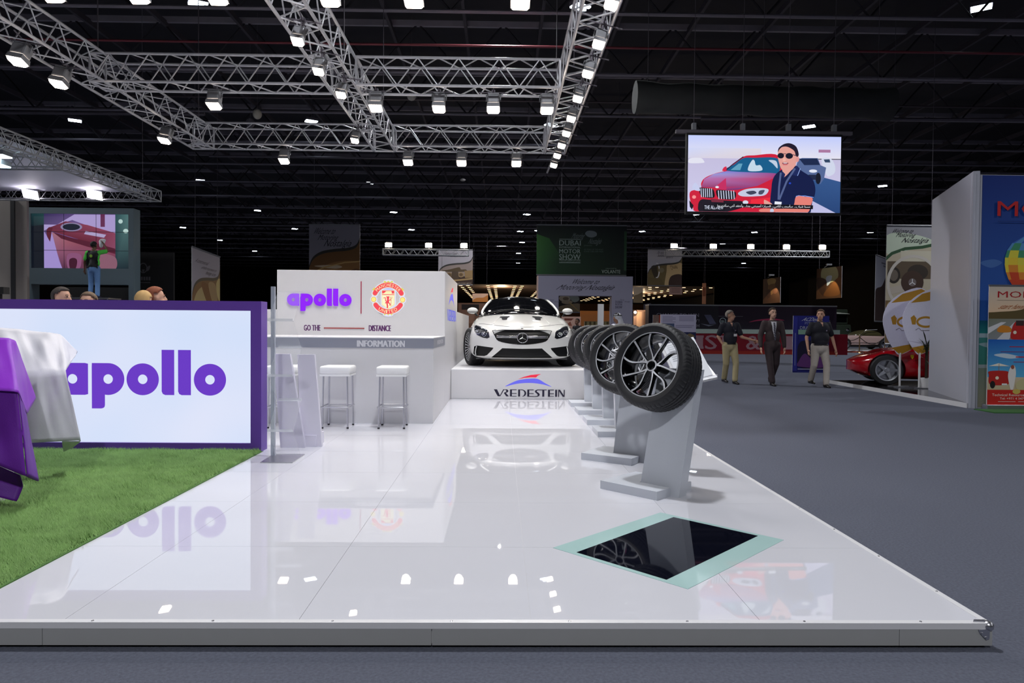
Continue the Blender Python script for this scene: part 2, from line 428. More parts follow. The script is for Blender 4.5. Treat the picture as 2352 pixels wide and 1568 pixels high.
b = MB(); b.box(XR - .012, XR, YF + .012, 18.5, .012, .081); b.build('skirt_board', m_skirt, plat)
b = MB(); b.box(-9.5, XR - .02, YF + .02, YF + .03, 0, .015); b.box(XR - .03, XR - .02, YF + .02, 18.5, 0, .015); b.build('shadow_gap_strip', m_black, plat)  # black strip put in for the shade of the gap under the skirt
for i in range(9):
    b = MB(); b.lathe([(.0001, .003), (.004, .0028), (.006, 0)], 10, Matrix.Translation((-2.2 + i * .5, YF + .015, PZ + .0015))); b.build('screw', m_alu, plat)
for i in range(5):
    b = MB(); b.lathe([(.0001, .003), (.004, .0028), (.006, 0)], 10, Matrix.Translation((XR - .015, YF + .35 + i * .5, PZ + .0015))); b.build('screw', m_alu, plat)
b = MB(); b.ball((XR - .012, YF + .012, .093), .024, .024, .022, 14, 10)
cb = b.build('corner_ball', m_alu, plat, smooth=True)
b = MB(); b.prism([(-.062, -.002), (-.055, -.018), (-.028, -.045), (-.014, -.04), (-.014, .002)], (XR, YF, .083), V3((1, 0, 0)), V3((0, 0, 1)), V3((0, -1, 0)), 0, .004); b.build('bracket_plate', m_alu, cb)
b = MB(); b.prism([(-.075, .012), (-.06, .03), (-.012, .03), (-.012, .008)], (XR, YF, PZ + .002), V3((1, 0, 0)), V3((0, 1, 0)), V3((0, 0, 1)), 0, .003); b.build('bracket_plate', m_alu, cb)
for u, q in ((-.048, -.016), (-.03, -.034)):
    b = MB(); b.lathe([(.0001, .003), (.004, .0025), (.006, 0)], 8, Matrix.Translation((XR + u, YF - .004, .083 + q)) @ Matrix.Rotation(math.pi / 2, 4, 'X')); b.build('bracket_screw', m_alu, cb)

# floor screen let into the platform
A_, B_, C_, D_ = [G(*p, PZ) for p in ((1517, 1177), (1800, 1240), (1580, 1353), (1270, 1258))]
fs_ = thing('floor_screen', 'dark screen under teal-edged glass let into the white floor', 'screen', (A_ + B_ + C_ + D_) / 4)
Zs = lambda p, z: V3((p.x, p.y, z))
b = MB(); b.hexa([Zs(p, PZ - .004) for p in (C_, B_, A_, D_)], [Zs(p, PZ + .002) for p in (C_, B_, A_, D_)]); b.build('glass_border', mat('teal_glass', (178, 210, 208), 0.04, var=0.02, scale=4), fs_)
a2, b2, c2, d2 = [G(*p, PZ) for p in ((1547, 1188), (1741, 1231), (1531, 1332), (1324, 1269))]
b = MB(); b.hexa([Zs(p, PZ + .001) for p in (c2, b2, a2, d2)], [Zs(p, PZ + .0028) for p in (c2, b2, a2, d2)]); b.build('dark_screen', mat('dark_screen_glass', (12, 14, 26), 0.03, var=0.2, scale=3, spec=.8), fs_)

# artificial turf
def ground_blades():
    rng = np.random.default_rng(3); n = 260000
    x = rng.uniform(-5.6, XG - .01, n); y = rng.uniform(YF + .05, 6.72, n)
    vis = (x > -y * .80 - .1) | (rng.random(n) < .35); x = x[vis]; y = y[vis]; n = len(x)
    h = rng.uniform(.018, .042, n); a = rng.normal(2.6, .75, n); ln = rng.uniform(.016, .045, n); wd = rng.uniform(.0016, .003, n)
    cl = np.sin(x * 9 + 2 * np.sin(y * 7)) * np.sin(y * 11 + x * 3); h *= 1 + .25 * cl; a += cl * .5
    dx, dy = np.cos(a), np.sin(a); z0 = PZ + .004
    v = np.zeros((n, 3, 3), dtype=np.float32)
    v[:, 0] = np.stack([x - dy * wd, y + dx * wd, np.full(n, z0)], 1); v[:, 1] = np.stack([x + dy * wd, y - dx * wd, np.full(n, z0)], 1)
    v[:, 2] = np.stack([np.minimum(x + dx * ln, XG), y + dy * ln, z0 + h], 1)
    me = bpy.data.meshes.new('turf_blades'); me.vertices.add(3 * n); me.vertices.foreach_set('co', v.ravel())
    me.loops.add(3 * n); me.loops.foreach_set('vertex_index', np.arange(3 * n, dtype=np.int32))
    me.polygons.add(n); me.polygons.foreach_set('loop_start', np.arange(0, 3 * n, 3, dtype=np.int32)); me.polygons.foreach_set('loop_total', np.full(n, 3, dtype=np.int32))
    me.update(calc_edges=True); return me
m_grass = mat('turf_green', (128, 166, 94), 0.6, var=0.35, scale=9, spec=.25)
b = MB(); b.box(-5.6, XG, YF + .03, 6.72, PZ - .006, PZ + .006); turf = b.build('turf_mat', mat('turf_backing', (84, 122, 62), 0.9, var=.3, scale=60))
tag(turf, 'bright green artificial turf mat in front of the lit sign', 'turf')
o = link('turf_blades', ground_blades(), turf); o.data.materials.append(m_grass); o['kind'] = 'stuff'; o.matrix_parent_inverse = Matrix.Translation(-V3(turf.location))
# ================================================================== trusses and floodlights
TT, TS = 6.60, 0.54          # top chord height and section
BR = {}
def truss(p0, p1, S, bay, label, group=None, r=.028, rb=.014, mt=None, name='lighting_truss', twist=0.0):
    mt = mt or m_truss
    p0 = V3(p0); p1 = V3(p1); d = (p1 - p0); L = d.length; d.normalize()
    t = thing(name, label, 'truss', p0, 0, group)
    t.rotation_euler = (0, 0, math.atan2(d.y, d.x))
    for y in (-S / 2, S / 2):
        for z in (0, -S):
            b = MB(); b.tube((0, y, z), (L, y, z), r, 8); b.build('chord', mt, t, world=False, smooth=True, auto=40)
    n = max(1, round(L / bay)); bl = L / n
    key = (round(bl, 3), S, rb, mt.name)
    if key not in BR:
        b = MB(); b.tube((0, 0, 0), (0, 0, 1), rb, 6, caps=False); o = b.build('brace', mt, t, world=False, smooth=True); BR[key] = o.data; bpy.data.objects.remove(o)
    me = BR[key]
    def brace(a, c):
        a = V3(a); c = V3(c); q = (c - a); M = Matrix.Translation(a) @ frame_from(q).to_4x4() @ Matrix.Diagonal((1, 1, q.length, 1)); link('brace', me, t, M)
    h = S / 2
    for i in range(n):
        x0, xm, x1 = i * bl, (i + .5) * bl, (i + 1) * bl
        for y in (-h, h): brace((x0, y, -S), (xm, y, 0)); brace((xm, y, 0), (x1, y, -S))
        for z in (0, -S): brace((x0, -h, z), (xm, h, z)); brace((xm, h, z), (x1, -h, z))
    for x in (0, L):
        b = MB()
        for a, c in (((x, -h, 0), (x, h, 0)), ((x, h, 0), (x, h, -S)), ((x, h, -S), (x, -h, -S)), ((x, -h, -S), (x, -h, 0))): b.tube(a, c, r * .9, 6)
        b.build('end_frame', mt, t, world=False)
    return t
XL, XM, XRT = P(225, 172, 13.75).x, P(790, 178, 13.75).x, P(1318, 182, 13.75).x
YN, YM_, YB = 9.25, 13.75, 18.25
g = 'truss grid over the stand'
truss((XL, YM_, TT), (XM - .3, YM_, TT), TS, .74, 'silver cross truss between the left long truss and the middle one, nearer', g)
truss((XM + .3, YM_, TT), (XRT - .3, YM_, TT), TS, .74, 'silver cross truss carrying four floodlights, nearer the camera', g)
truss((XL, YB, TT), (XM - .3, YB, TT), TS, .74, 'silver cross truss at the far left end of the grid, one floodlight below', g)
truss((XM + .3, YB, TT), (XRT - .3, YB, TT), TS, .74, 'silver cross truss at the far end of the grid, three floodlights below', g)
truss((XL, YN, TT), (XRT - .3, YN, TT), TS, .74, 'silver cross truss at the top edge holding the nearest row of floodlights', g)
truss((XL, 7.2, TT), (XL, YB + .3, TT), TS, .74, 'silver long truss receding along the left of the grid', g)
truss((XM, 7.2, TT), (XM, YB + .3, TT), TS, .74, 'silver long truss receding along the middle of the grid', g)
rt = truss((XRT, 7.2, TT), (XRT, YB + .3, TT), TS, .74, 'silver long truss at the right of the grid with a close row of lamps', g)
b = MB(); b.tube((XRT, YB + .2, TT - TS), (XRT - .05, YB + 2.6, TT - TS), .03, 8); b.build('extension_bar', m_truss, rt)
# suspension cables of the grid are parts of the roof
for x in (XL, XM, XRT):
    for y in (YN, YM_, YB):
        b = MB(); b.tube((x, y, TT), (x, y, 12.6), .012, 5); b.build('suspension_cable', m_steel, ceil)

m_lens = glow('white_flood_lens', (255, 252, 250), 26.0)
m_lensw = glow('warm_flood_lens', (255, 236, 214), 24.0)
def lamp_proto(small):
    t = thing('floodlight', 'x', 'spotlight'); k = .72 if small else 1.0
    # origin at the lens; the body hangs above it, clamp up at the truss
    W = .122 * k
    b = MB(); b.box(-W, W, -W * .85, W * .85, .09 * k, .29 * k); b.build('body', m_lampgrey, t, world=False, bevel=.03 * k)
    b = MB()
    for i in range(5): b.box(-W * .9, W * .9, -W * .72 + i * W * .36 - .006, -W * .72 + i * W * .36 + .006,   .29 * k, .31 * k)
    b.build('cooling_fins', m_lampgrey, t, world=False)
    b = MB(); q = [(-1, -1), (1, -1), (1, 1), (-1, 1)]
    r0 = [V3((x * W * 1.0, y * W * .85, .09 * k)) for x, y in q]; r1 = [V3((x * W * 1.08, y * W * .95, .0)) for x, y in q]; r2 = [V3((x * W * 1.02, y * W * .88, .0)) for x, y in q]; r3 = [V3((x * W * .94, y * W * .8, .08 * k)) for x, y in q]
    b.loft([r0, r1, r2, r3], caps=False); b.build('hood', m_lampgrey, t, world=False)
    b = MB(); b.loft([[V3((x * W * f, y * W * f * .88, z)) for x, y in q] for f, z in ((.94, .02), (.92, -.02), (.76, -.05), (.45, -.06))]); b.build('lens', m_lens, t, world=False, smooth=True, auto=60)
    b = MB(); y = W + .02
    b.path([(-y, 0, .18 * k), (-y, 0, .31 * k), (-y * .6, 0, .345 * k), (y * .6, 0, .345 * k), (y, 0, .31 * k), (y, 0, .18 * k)], .012, 6); b.build('yoke', m_lampgrey, t, world=False)
    b = MB(); b.tube((0, 0, .33 * k), (0, 0, .38), .02, 6); b.box(-.035, .035, -.04, .04, .35, .41); b.build('clamp', m_steel, t, world=False)
    b = MB(); b.tube((-.3, 0, .37), (.3, 0, .37), .012, 6); b.tube((0, -.3, .37), (0, .3, .37), .012, 6); b.build('mounting_bar', m_steel, t, world=False)
    return t
protoF, protoS = lamp_proto(False), lamp_proto(True)
LZ = TT - TS - .36
used = {}
def lamp(px, py, label, small=False, warm=False, fixY=None, fixX=None, aim=(0, 0, 0), grp='floodlights under the stand trusses', power=1.0):
    p = G(px, py, LZ)
    d_ = ray(px, py)
    if fixY: p = V3((d_.x / d_.y * fixY, fixY, LZ))
    if fixX is not None: p.x = min(max(p.x, fixX - .3), fixX + .3)
    if not fixY and fixX is None: p.x = min(max(p.x, XRT - .2), XRT + .2)
    pr = protoS if small else protoF
    o = pr if not used.get(small) else copy_tree(pr); used[small] = True
    o.location = (p.x, p.y, LZ); tag(o, label, 'spotlight', grp)
    o.rotation_euler = (math.radians(aim[0]), math.radians(aim[1]), 0)
    l = bpy.data.lights.new('flood_light', 'SPOT'); l.energy = (WARM_W if warm else FLOOD_W) * power; l.spot_size = math.radians(104); l.spot_blend = .7; l.shadow_soft_size = .10
    l.color = (1, .93, .84) if warm else (.97, .98, 1)
    lo = bpy.data.objects.new('flood_light', l); COL.objects.link(lo); lo.parent = o; lo.location = (0, 0, -.10)
    if warm:
        for ch in o.children:
            if ch.name.startswith('lens'): ch.data = lensw(ch.data, small)
    return o
LW = {}
def lensw(me, small):
    if small not in LW:
        c = me.copy(); c.materials.clear(); c.materials.append(m_lensw); LW[small] = c
    return LW[small]
for i, px in enumerate((118, 315, 497, 757, 950, 1195)):
    lamp(px, 12, '%s floodlight from the left in the nearest row at the top edge' % ORD[i], fixY=YN, warm=px not in (1195,), aim=(-14, 0, 0))
lamp(491, 258, 'single floodlight under the left part of the nearer cross truss', fixY=YM_, aim=(-14, 0, 0))
for i, px in enumerate((863, 1008, 1133, 1256)):
    lamp(px, 255, '%s of four floodlights hanging under the nearer cross truss' % ORD[i], fixY=YM_, aim=(-14, 0, 0))
lamp(652, 375, 'single floodlight under the left part of the far cross truss', fixY=YB, aim=(-20, 0, 0))
for i, px in enumerate((937, 1060, 1186)):
    lamp(px, 377, '%s of three floodlights hanging under the far cross truss' % ORD[i], fixY=YB, aim=(-22, 0, 0))
for i, (px, py) in enumerate(((40, 140), (134, 192), (377, 322))):
    lamp(px, py, '%s floodlight from the near end along the left long truss' % ORD[i], fixX=XL + .1, aim=(-16, 10, 0))
for i, (px, py) in enumerate(((683, 94), (731, 163), (783, 217), (811, 322))):
    lamp(px, py, '%s warm spotlight from the near end along the middle long truss' % ORD[i], True, True, fixX=XM, aim=(-16, 8, 0))
for i, (px, py) in enumerate(((1404, 10), (1375, 101), (1350, 169), (1327, 226), (1312, 272), (1301, 306), (1290, 334), (1280, 357), (1272, 379))):
    o = lamp(px, py, '%s spotlight from the near end along the right long truss' % ORD[i], True, False, fixX=None, aim=(-16, 14, 0), power=.6)
# one lamp on the middle long truss above the information desk, and two beyond the top edge
# ================================================================== backlit purple sign
YS = 6.72; SP = YS / FPX
sx1 = P(600, 900, YS).x; sz1 = P(400, 690, YS).z; lx1 = P(575.5, 870, YS).x; lz0 = P(400, 1017, YS).z; lz1 = P(400, 712, YS).z; sx0 = -6.1; lx0 = sx0 + .11
sign = thing('backlit_sign', 'large backlit sign in a purple frame reading apollo', 'sign', ((sx0 + sx1) / 2, YS, PZ))
for nm, a in (('frame_top', (sx0, sx1, lz1, sz1)), ('frame_bottom', (sx0, sx1, PZ, lz0)), ('frame_side', (lx1, sx1, lz0, lz1)), ('frame_side', (sx0, lx0, lz0, lz1))):
    b = MB(); b.box(a[0], a[1], YS, YS + .17, a[2], a[3]); b.build(nm, m_purple, sign)
m_lit = bpy.data.materials.new('backlit_panel'); m_lit.use_nodes = True; nt = m_lit.node_tree; nt.nodes.clear()
o_ = nt.nodes.new('ShaderNodeOutputMaterial'); e_ = nt.nodes.new('ShaderNodeEmission'); n_ = nt.nodes.new('ShaderNodeTexNoise'); n_.inputs['Scale'].default_value = 1.3; n_.inputs['Detail'].default_value = 0.5
mx = nt.nodes.new('ShaderNodeMix'); mx.data_type = 'RGBA'; mx.inputs['A'].default_value = (*lin((205, 222, 250)), 1); mx.inputs['B'].default_value = (*lin((228, 231, 250)), 1)
tc_ = nt.nodes.new('ShaderNodeTexCoord'); nt.links.new(tc_.outputs['Object'], n_.inputs['Vector']); nt.links.new(n_.outputs['Fac'], mx.inputs['Factor']); nt.links.new(mx.outputs['Result'], e_.inputs[0]); nt.links.new(e_.outputs[0], o_.inputs[0]); e_.inputs[1].default_value = 1.0
b = MB(); b.box(lx0 - .01, lx1 + .01, YS + .03, YS + .06, lz0 - .01, lz1 + .01); b.build('lit_panel', m_lit, sign)
def apollo(parent, X0, Y, Z0, r, mt, t=.012):
    """lower-case logo letters; r = bowl radius, (X0,Z0) centre of the first bowl, facing -Y"""
    def ring(cx, R):
        b = MB(); n = 48; vs = []
        for d in (0, t):
            for i in range(n):
                a = 2 * math.pi * i / n; ro = R(math.cos(a), math.sin(a)) * r
                vs.append((X0 + cx * r + ro * math.cos(a), Y - d, Z0 + ro * math.sin(a))); vs.append((X0 + cx * r + .3 * r * math.cos(a), Y - d, Z0 + .3 * r * math.sin(a)))
        F = []
        for i in range(n):
            k = (i + 1) % n; q = 2 * n
            F += [(q + 2 * i, q + 2 * i + 1, q + 2 * k + 1, q + 2 * k), (2 * i, q + 2 * i, q + 2 * k, 2 * k), (2 * i + 1, 2 * k + 1, q + 2 * k + 1, q + 2 * i + 1)]
        b.add(vs, F); return b
    one = lambda c, s: 1.0
    ring(0, lambda c, s: min(.955 / max(c, 1e-6), 1 / max(abs(s), 1e-6)) if c > 0 else 1.0).build('letter_a', mt, parent)
    b = ring(2.21, lambda c, s: min(1.01 / max(-c, 1e-6), 1 / max(s, 1e-6)) if c < 0 and s > 0 else 1.0)
    fil = [(1.2, .6), (1.2, -1.85), (1.78, -1.85), (1.9, -1.82), (1.98, -1.74), (2.0, -1.62), (2.0, -.33), (1.55, -.33)]
    b.prism([(u * r, q * r) for u, q in [(1.2, .2), (1.2, -1.85), (1.78, -1.85), (1.9, -1.82), (1.98, -1.74), (2.0, -1.62), (2.0, -.33), (1.93, -.1), (1.91, 0), (1.93, .1), (1.6, .2)]], (X0, Y, Z0), V3((1, 0, 0)), V3((0, 0, 1)), V3((0, -1, 0)), 0, t)
    b.build('letter_p', mt, parent)
    ring(4.36, one).build('letter_o', mt, parent)
    for xa, xb in ((5.545, 6.32), (6.57, 7.36)):
        b = MB(); b.prism([(u * r, q * r) for u, q in ((xa, 1.86), (xa, -.75), (xa + .07, -.91), (xa + .22, -.98), (xb, -.98), (xb, 1.86))], (X0, Y, Z0), V3((1, 0, 0)), V3((0, 0, 1)), V3((0, -1, 0)), 0, t); b.build('letter_l', mt, parent)
    ring(8.555, one).build('letter_o', mt, parent)
m_letter = glow('purple_backlit_letter', (112, 64, 205), .92)
apollo(sign, P(162.5, 871, YS).x, YS + .03, P(330, 871.3, YS).z, 110 / 3.0157 * SP, m_letter, .004)

# ------------------------------------------------------------------ stiff draped cloths on plinths
def patch(b, c, n, m, amp=.012, seed=0, fr=9.0):
    rng = random.Random(seed); ph = [rng.uniform(0, 6) for _ in range(4)]; c = [V3(q) for q in c]
    nr = (c[1] - c[0]).cross(c[3] - c[0]).normalized(); vs = []
    for j in range(m + 1):
        for i in range(n + 1):
            u, v = i / n, j / m; p = (c[0] * (1 - u) + c[1] * u) * (1 - v) + (c[3] * (1 - u) + c[2] * u) * v
            e = math.sin(math.pi * u) * math.sin(math.pi * v)
            q = amp * e ** .6 * (math.sin(fr * u + 3 * v + ph[0]) + .6 * math.sin(fr * .8 * (u + v) + ph[1]) + .4 * math.sin(2.1 * fr * u - 5 * v + ph[2]))
            vs.append(p + nr * q)
    b.add(vs, [(j * (n + 1) + i, j * (n + 1) + i + 1, (j + 1) * (n + 1) + i + 1, (j + 1) * (n + 1) + i) for j in range(m) for i in range(n)])
def soft(o, it=6):
    m = o.modifiers.new('weld', 'WELD'); m.merge_threshold = .004
    m = o.modifiers.new('soften', 'SMOOTH'); m.factor = .5; m.iterations = it
    m = o.modifiers.new('solid', 'SOLIDIFY'); m.thickness = .006; m.offset = 0
    return o
def zp(x, y, Y): return P(x / 3.0157, 680 + y / 3.0157, Y)
m_cw = mat('white_satin_cloth', (222, 221, 230), 0.55, var=0.04, scale=12, bump=.15, bscale=300)
m_cp = mat('purple_satin_cloth', (146, 52, 206), 0.42, var=0.06, scale=8, bump=.15, bscale=260)
c = thing('draped_cloth', 'stiff white satin cloth draped over a plinth before the lit sign', 'cloth', (P(-60, 900, 5.7).x, 5.7, PZ))
b = MB()
patch(b, [zp(-420, 190, 5.95), zp(125, 225, 5.9), zp(255, 535, 5.35), zp(-420, 560, 5.3)], 20, 12, .034, 1, 12)
patch(b, [zp(125, 225, 5.9), zp(418, 262, 5.95), zp(455, 515, 5.45), zp(255, 535, 5.35)], 14, 12, .03, 2, 7)
patch(b, [zp(418, 262, 5.95), zp(537, 385, 6.25), zp(528, 402, 6.1), zp(455, 515, 5.45)], 10, 12, .01, 3)
patch(b, [zp(-420, 560, 5.3), zp(255, 535, 5.35), zp(240, 1020, 5.3), zp(-420, 1040, 5.25)], 20, 14, .016, 4)
patch(b, [zp(255, 535, 5.35), zp(455, 515, 5.45), zp(565, 1003, 5.5), zp(240, 1020, 5.3)], 14, 14, .014, 5)
patch(b, [zp(425, 1001, 5.44), zp(565, 1003, 5.5), zp(500, 1050, 5.62), zp(438, 1078, 5.6)], 8, 6, .004, 6)
patch(b, [zp(-420, 190, 5.95), zp(-420, 560, 5.3), zp(-420, 1040, 5.25), zp(-420, 1040, 5.95)], 12, 14, .01, 7)
o = soft(b.build('cloth_shell', m_cw, c, smooth=True), 2)
b = MB(); b.box(P(-130, 900, 5.7).x, P(-25, 900, 5.7).x, 5.5, 5.75, PZ, 1.0); b.build('plinth', m_white, c)
c = thing('draped_cloth', 'stiff violet satin cloth draped over a plinth on the turf at the left edge', 'cloth', (P(-80, 1000, 4.6).x, 4.6, PZ))
b = MB()
patch(b, [zp(-420, 270, 4.95), zp(60, 286, 4.9), zp(130, 668, 4.45), zp(-420, 640, 4.4)], 18, 14, .016, 11)
patch(b, [zp(60, 286, 4.9), zp(105, 300, 4.95), zp(185, 830, 4.75), zp(130, 668, 4.45)], 6, 14, .004, 12)
patch(b, [zp(105, 300, 4.95), zp(180, 520, 5.1), zp(250, 705, 5.2), zp(185, 830, 4.75)], 8, 14, .008, 13)
patch(b, [zp(-420, 270, 4.95), zp(-420, 640, 4.4), zp(-420, 1010, 4.3), zp(-420, 1010, 4.95)], 14, 14, .01, 18)
o = soft(b.build('cloth_top', m_cp, c, smooth=True), 3)
b = MB()
patch(b, [zp(-420, 610, 4.42), zp(126, 640, 4.48), zp(190, 1262, 4.42), zp(-420, 1010, 4.3)], 16, 16, .012, 14)
patch(b, [zp(126, 640, 4.48), zp(182, 815, 4.78), zp(272, 1292, 4.6), zp(190, 1262, 4.42)], 8, 14, .008, 15)
patch(b, [zp(-420, 1000, 4.5), zp(150, 1240, 4.52), zp(172, 1320, 4.55), zp(-420, 1150, 4.5)], 12, 6, .008, 16)
patch(b, [zp(-420, 1150, 4.5), zp(172, 1320, 4.55), zp(125, 1430, 4.5), zp(-420, 1290, 4.45)], 12, 6, .006, 17)
soft(b.build('cloth_skirt', mat('shaded_purple_cloth', (104, 26, 158), 0.5, var=0.06, scale=8, bump=.15, bscale=260), c, smooth=True), 3)  # same cloth, darker tone: shade of the hanging front put into the colour
b = MB(); b.box(P(-160, 900, 4.6).x, P(-30, 900, 4.6).x, 4.6, 4.85, PZ, 1.0); b.build('plinth', m_white, c)

# ------------------------------------------------------------------ clear brochure stand
m_acr = mat('clear_acrylic', (240, 242, 248), 0.05, alpha=.07, var=0)
m_acre = mat('clear_acrylic_edge', (235, 238, 245), 0.1, alpha=.35, var=0)
bs = thing('brochure_stand', 'clear acrylic zigzag brochure stand on a grey post and metal foot', 'brochure stand', (-2.05, 6.3, PZ))
f4 = [G(598, 1063, PZ), G(672, 1063, PZ), G(700, 1044, PZ), G(627, 1044, PZ)]
b = MB(); b.hexa(f4, [p + V3((0, 0, .008)) for p in f4]); b.build('foot_plate', m_alu, bs)
pz = P(628, 658, 6.5); b = MB(); b.box(pz.x - .018, pz.x + .018, 6.48, 6.51, PZ + .008, pz.z); b.build('post', mat('silver_grey_post', (196, 202, 218), .35, .2), bs)
zz = [(6.46, 669), (6.2, 737), (6.44, 799), (6.2, 864), (6.44, 920), (6.2, 990), (6.42, 1044)]
xa, xb = -2.10, -1.875
for i in range(6):
    (ya, pa), (yb, pb) = zz[i], zz[i + 1]; za = P(640, pa, ya).z; zb = max(P(640, pb, yb).z, PZ + .01); t = V3((0, (zb - za), -(yb - ya))).normalized() * .002
    A, B, C_, D_ = V3((xa, ya, za)), V3((xb, ya, za)), V3((xb, yb, zb)), V3((xa, yb, zb)); b = MB(); vs = [p + t for p in (A, B, C_, D_)] + [p - t for p in (A, B, C_, D_)]
    b.add(vs, [(0, 1, 2, 3), (7, 6, 5, 4)], 0); b.add(vs, [(0, 4, 5, 1), (1, 5, 6, 2), (2, 6, 7, 3), (3, 7, 4, 0)], 1); b.build('acrylic_sheet', [m_acr, m_acre], bs)
    if i < 5:
        s = -1 if i % 2 == 0 else 1
        b = MB(); b.box(xa, xb, yb + s * .002, yb + s * .03, zb - .002, zb + .002); b.box(xa, xb, yb + s * .028, yb + s * .031, zb, zb + .022); b.build('shelf_lip', m_acre, bs)
# ------------------------------------------------------------------ white leaning display plinth behind it
m_frost = mat('frosted_white_acrylic', (228, 225, 240), 0.3, var=.02, scale=6)
pl = thing('leaning_plinth', 'white translucent plinth of two leaning panels behind the brochure stand', 'plinth', (-2.0, 7.0, PZ))
def zq(x, y, Y): return P(580 + x / 3.5636, 640 + y / 3.5636, Y)
for q, Y in ((((228, 1392), (430, 1392), (305, 615), (172, 615)), 6.95), (((400, 1390), (568, 1372), (506, 620), (366, 620)), 7.02)):
    b = MB(); fr = [zq(*p, Y) for p in q]; fr[0].z = fr[1].z = PZ; bk = [p + V3((0, .05, 0)) for p in fr]
    b.add(fr + bk, [(0, 1, 2, 3), (7, 6, 5, 4), (0, 4, 5, 1), (1, 5, 6, 2), (2, 6, 7, 3), (3, 7, 4, 0)]); b.build('leaning_panel', m_frost, pl)
a0 = zq(228, 1392, 6.95); a1 = zq(560, 1372, 7.1)
b = MB(); b.box(a0.x + .02, a1.x - .02, 7.0, 7.3, PZ, PZ + .12); b.build('base_box', m_frost, pl)

# ================================================================== information desk
XC, YC, YT = -.864, 8.74, 10.5
desk = thing('information_desk', 'white information counter with grey band in front of the sign wall', 'counter', (-2.4, YC, PZ))
bz0, bz1 = 1.071, 1.194
b = MB(); b.box(-4.6, XC, YC, YT - .002, PZ, bz0); b.build('counter_body', m_white, desk)
b = MB(); b.box(-4.6, XC + .003, YC - .006, YT - .002, bz0, bz1); b.build('grey_band', m_band, desk)
b = MB(); b.box(-4.6, XC + .002, YC - .005, YT - .002, bz1, bz1 + .014); b.build('counter_top', m_whitesat, desk, bevel=.003)
m_pale = (216, 216, 222)
o = P(820, 796, YC); o2 = P(930, 782, YC)
picture('information_lettering', desk, (o.x, YC - .006, o.z), V3((o2.x - o.x, 0, 0)), V3((0, 0, o2.z - o.z)), [('t', 'INFORMATION', 0, 0, 1, 1, m_pale, 0, .012)], px=(0, 0, 1, 1))
picture('side_lettering', desk, (XC + .003, 9.25, bz0 + .035), V3((0, .9, 0)), V3((0, 0, .06)), [('t', 'INFORMATION', 0, 0, 1, 1, m_pale, 0, .012)], px=(0, 0, 1, 1))
tow = thing('sign_wall', 'tall white sign wall with apollo and club crest behind the counter', 'sign wall', (-2.2, YT, PZ))
tz = P(830, 621, YT).z; tx0 = P(636, 680, YT).x; lzw = P(620, 710, YT).z; YT2 = .864 * FPX / (1151 - 1050)
b = MB(); b.box(tx0, XC, YT, YT2, PZ, tz); b.build('wall_block', m_white, tow, bevel=.006)
b = MB(); b.box(-5.6, tx0, YT, YT + .2, PZ, lzw); b.build('low_wing', m_white, tow)
b = MB(); b.box(XC - .25, XC, YT2, 18.2, PZ, P(1060, 716, YT2).z); b.build('rear_wing', m_white, tow)
m_lt2 = glow('violet_lit_letter', (150, 45, 255), .95)
ST = YT / FPX
apollo(tow, P(674, 688, YT).x, YT, P(735, 688.5, YT).z, 13.85 * ST, m_lt2, .02)
b = MB(); q0 = P(829.5, 720, YT); q1 = P(829.5, 646, YT); b.box(q0.x - .006, q0.x + .006, YT - .01, YT, q0.z, q1.z); b.build('divider_line', mat('crimson_line', (170, 30, 70), .5), tow)
m_gd = (92, 48, 100)
for nm, s_, x0, y0, x1, y1 in (('slogan_lettering', 'GO THE', 698, 746, 736, 759), ('slogan_lettering', 'DISTANCE', 847, 747, 898, 760)):
    a = P(x0, y1, YT); c = P(x1, y0, YT)
    picture(nm, tow, (a.x, YT, a.z), V3((c.x - a.x, 0, 0)), V3((0, 0, c.z - a.z)), [('t', s_, 0, 0, 1, 1, m_gd, 0, .022)], px=(0, 0, 1, 1), eps=.004)
b = MB(); q0 = P(744, 753, YT); q1 = P(837, 753.5, YT); b.box(q0.x, q1.x, YT - .008, YT, q0.z - .007, q0.z + .007); b.build('slogan_line', mat('brick_red_line', (165, 50, 48), .5), tow)
# club crest: raised, lit from within
def arc_band(cx, cy, R, h, a0, a1, n=28):
    o = [(cx + (R + h) * math.sin(math.radians(a0 + (a1 - a0) * i / n)), cy - (R + h) * math.cos(math.radians(a0 + (a1 - a0) * i / n))) for i in range(n + 1)]
    i_ = [(cx + (R - h) * math.sin(math.radians(a0 + (a1 - a0) * i / n)), cy - (R - h) * math.cos(math.radians(a0 + (a1 - a0) * i / n))) for i in range(n + 1)]
    e0 = (cx + R * math.sin(math.radians(a0)), cy - R * math.cos(math.radians(a0))); e1 = (cx + R * math.sin(math.radians(a1)), cy - R * math.cos(math.radians(a1)))
    def cap(e, ang, sgn):
        out = []
        for k in range(1, 8):
            t = math.radians(180 * k / 8); rx = math.sin(math.radians(ang)); ry = -math.cos(math.radians(ang)); tx = math.cos(math.radians(ang)) * sgn; ty = math.sin(math.radians(ang)) * sgn
            out.append((e[0] + h * (math.cos(t) * rx + math.sin(t) * tx), e[1] + h * (math.cos(t) * ry + math.sin(t) * ty)))
        return out
    return o + cap(e1, a1, 1) + i_[::-1] + cap(e0, a0, -1)[::-1]
WID = {'M': 1.25, 'I': .38, 'N': 1.0, 'U': .95, 'D': .95, 'H': .95, 'A': 1.05, 'C': .9, 'R': .85, 'T': .85, 'E': .75, 'S': .8}
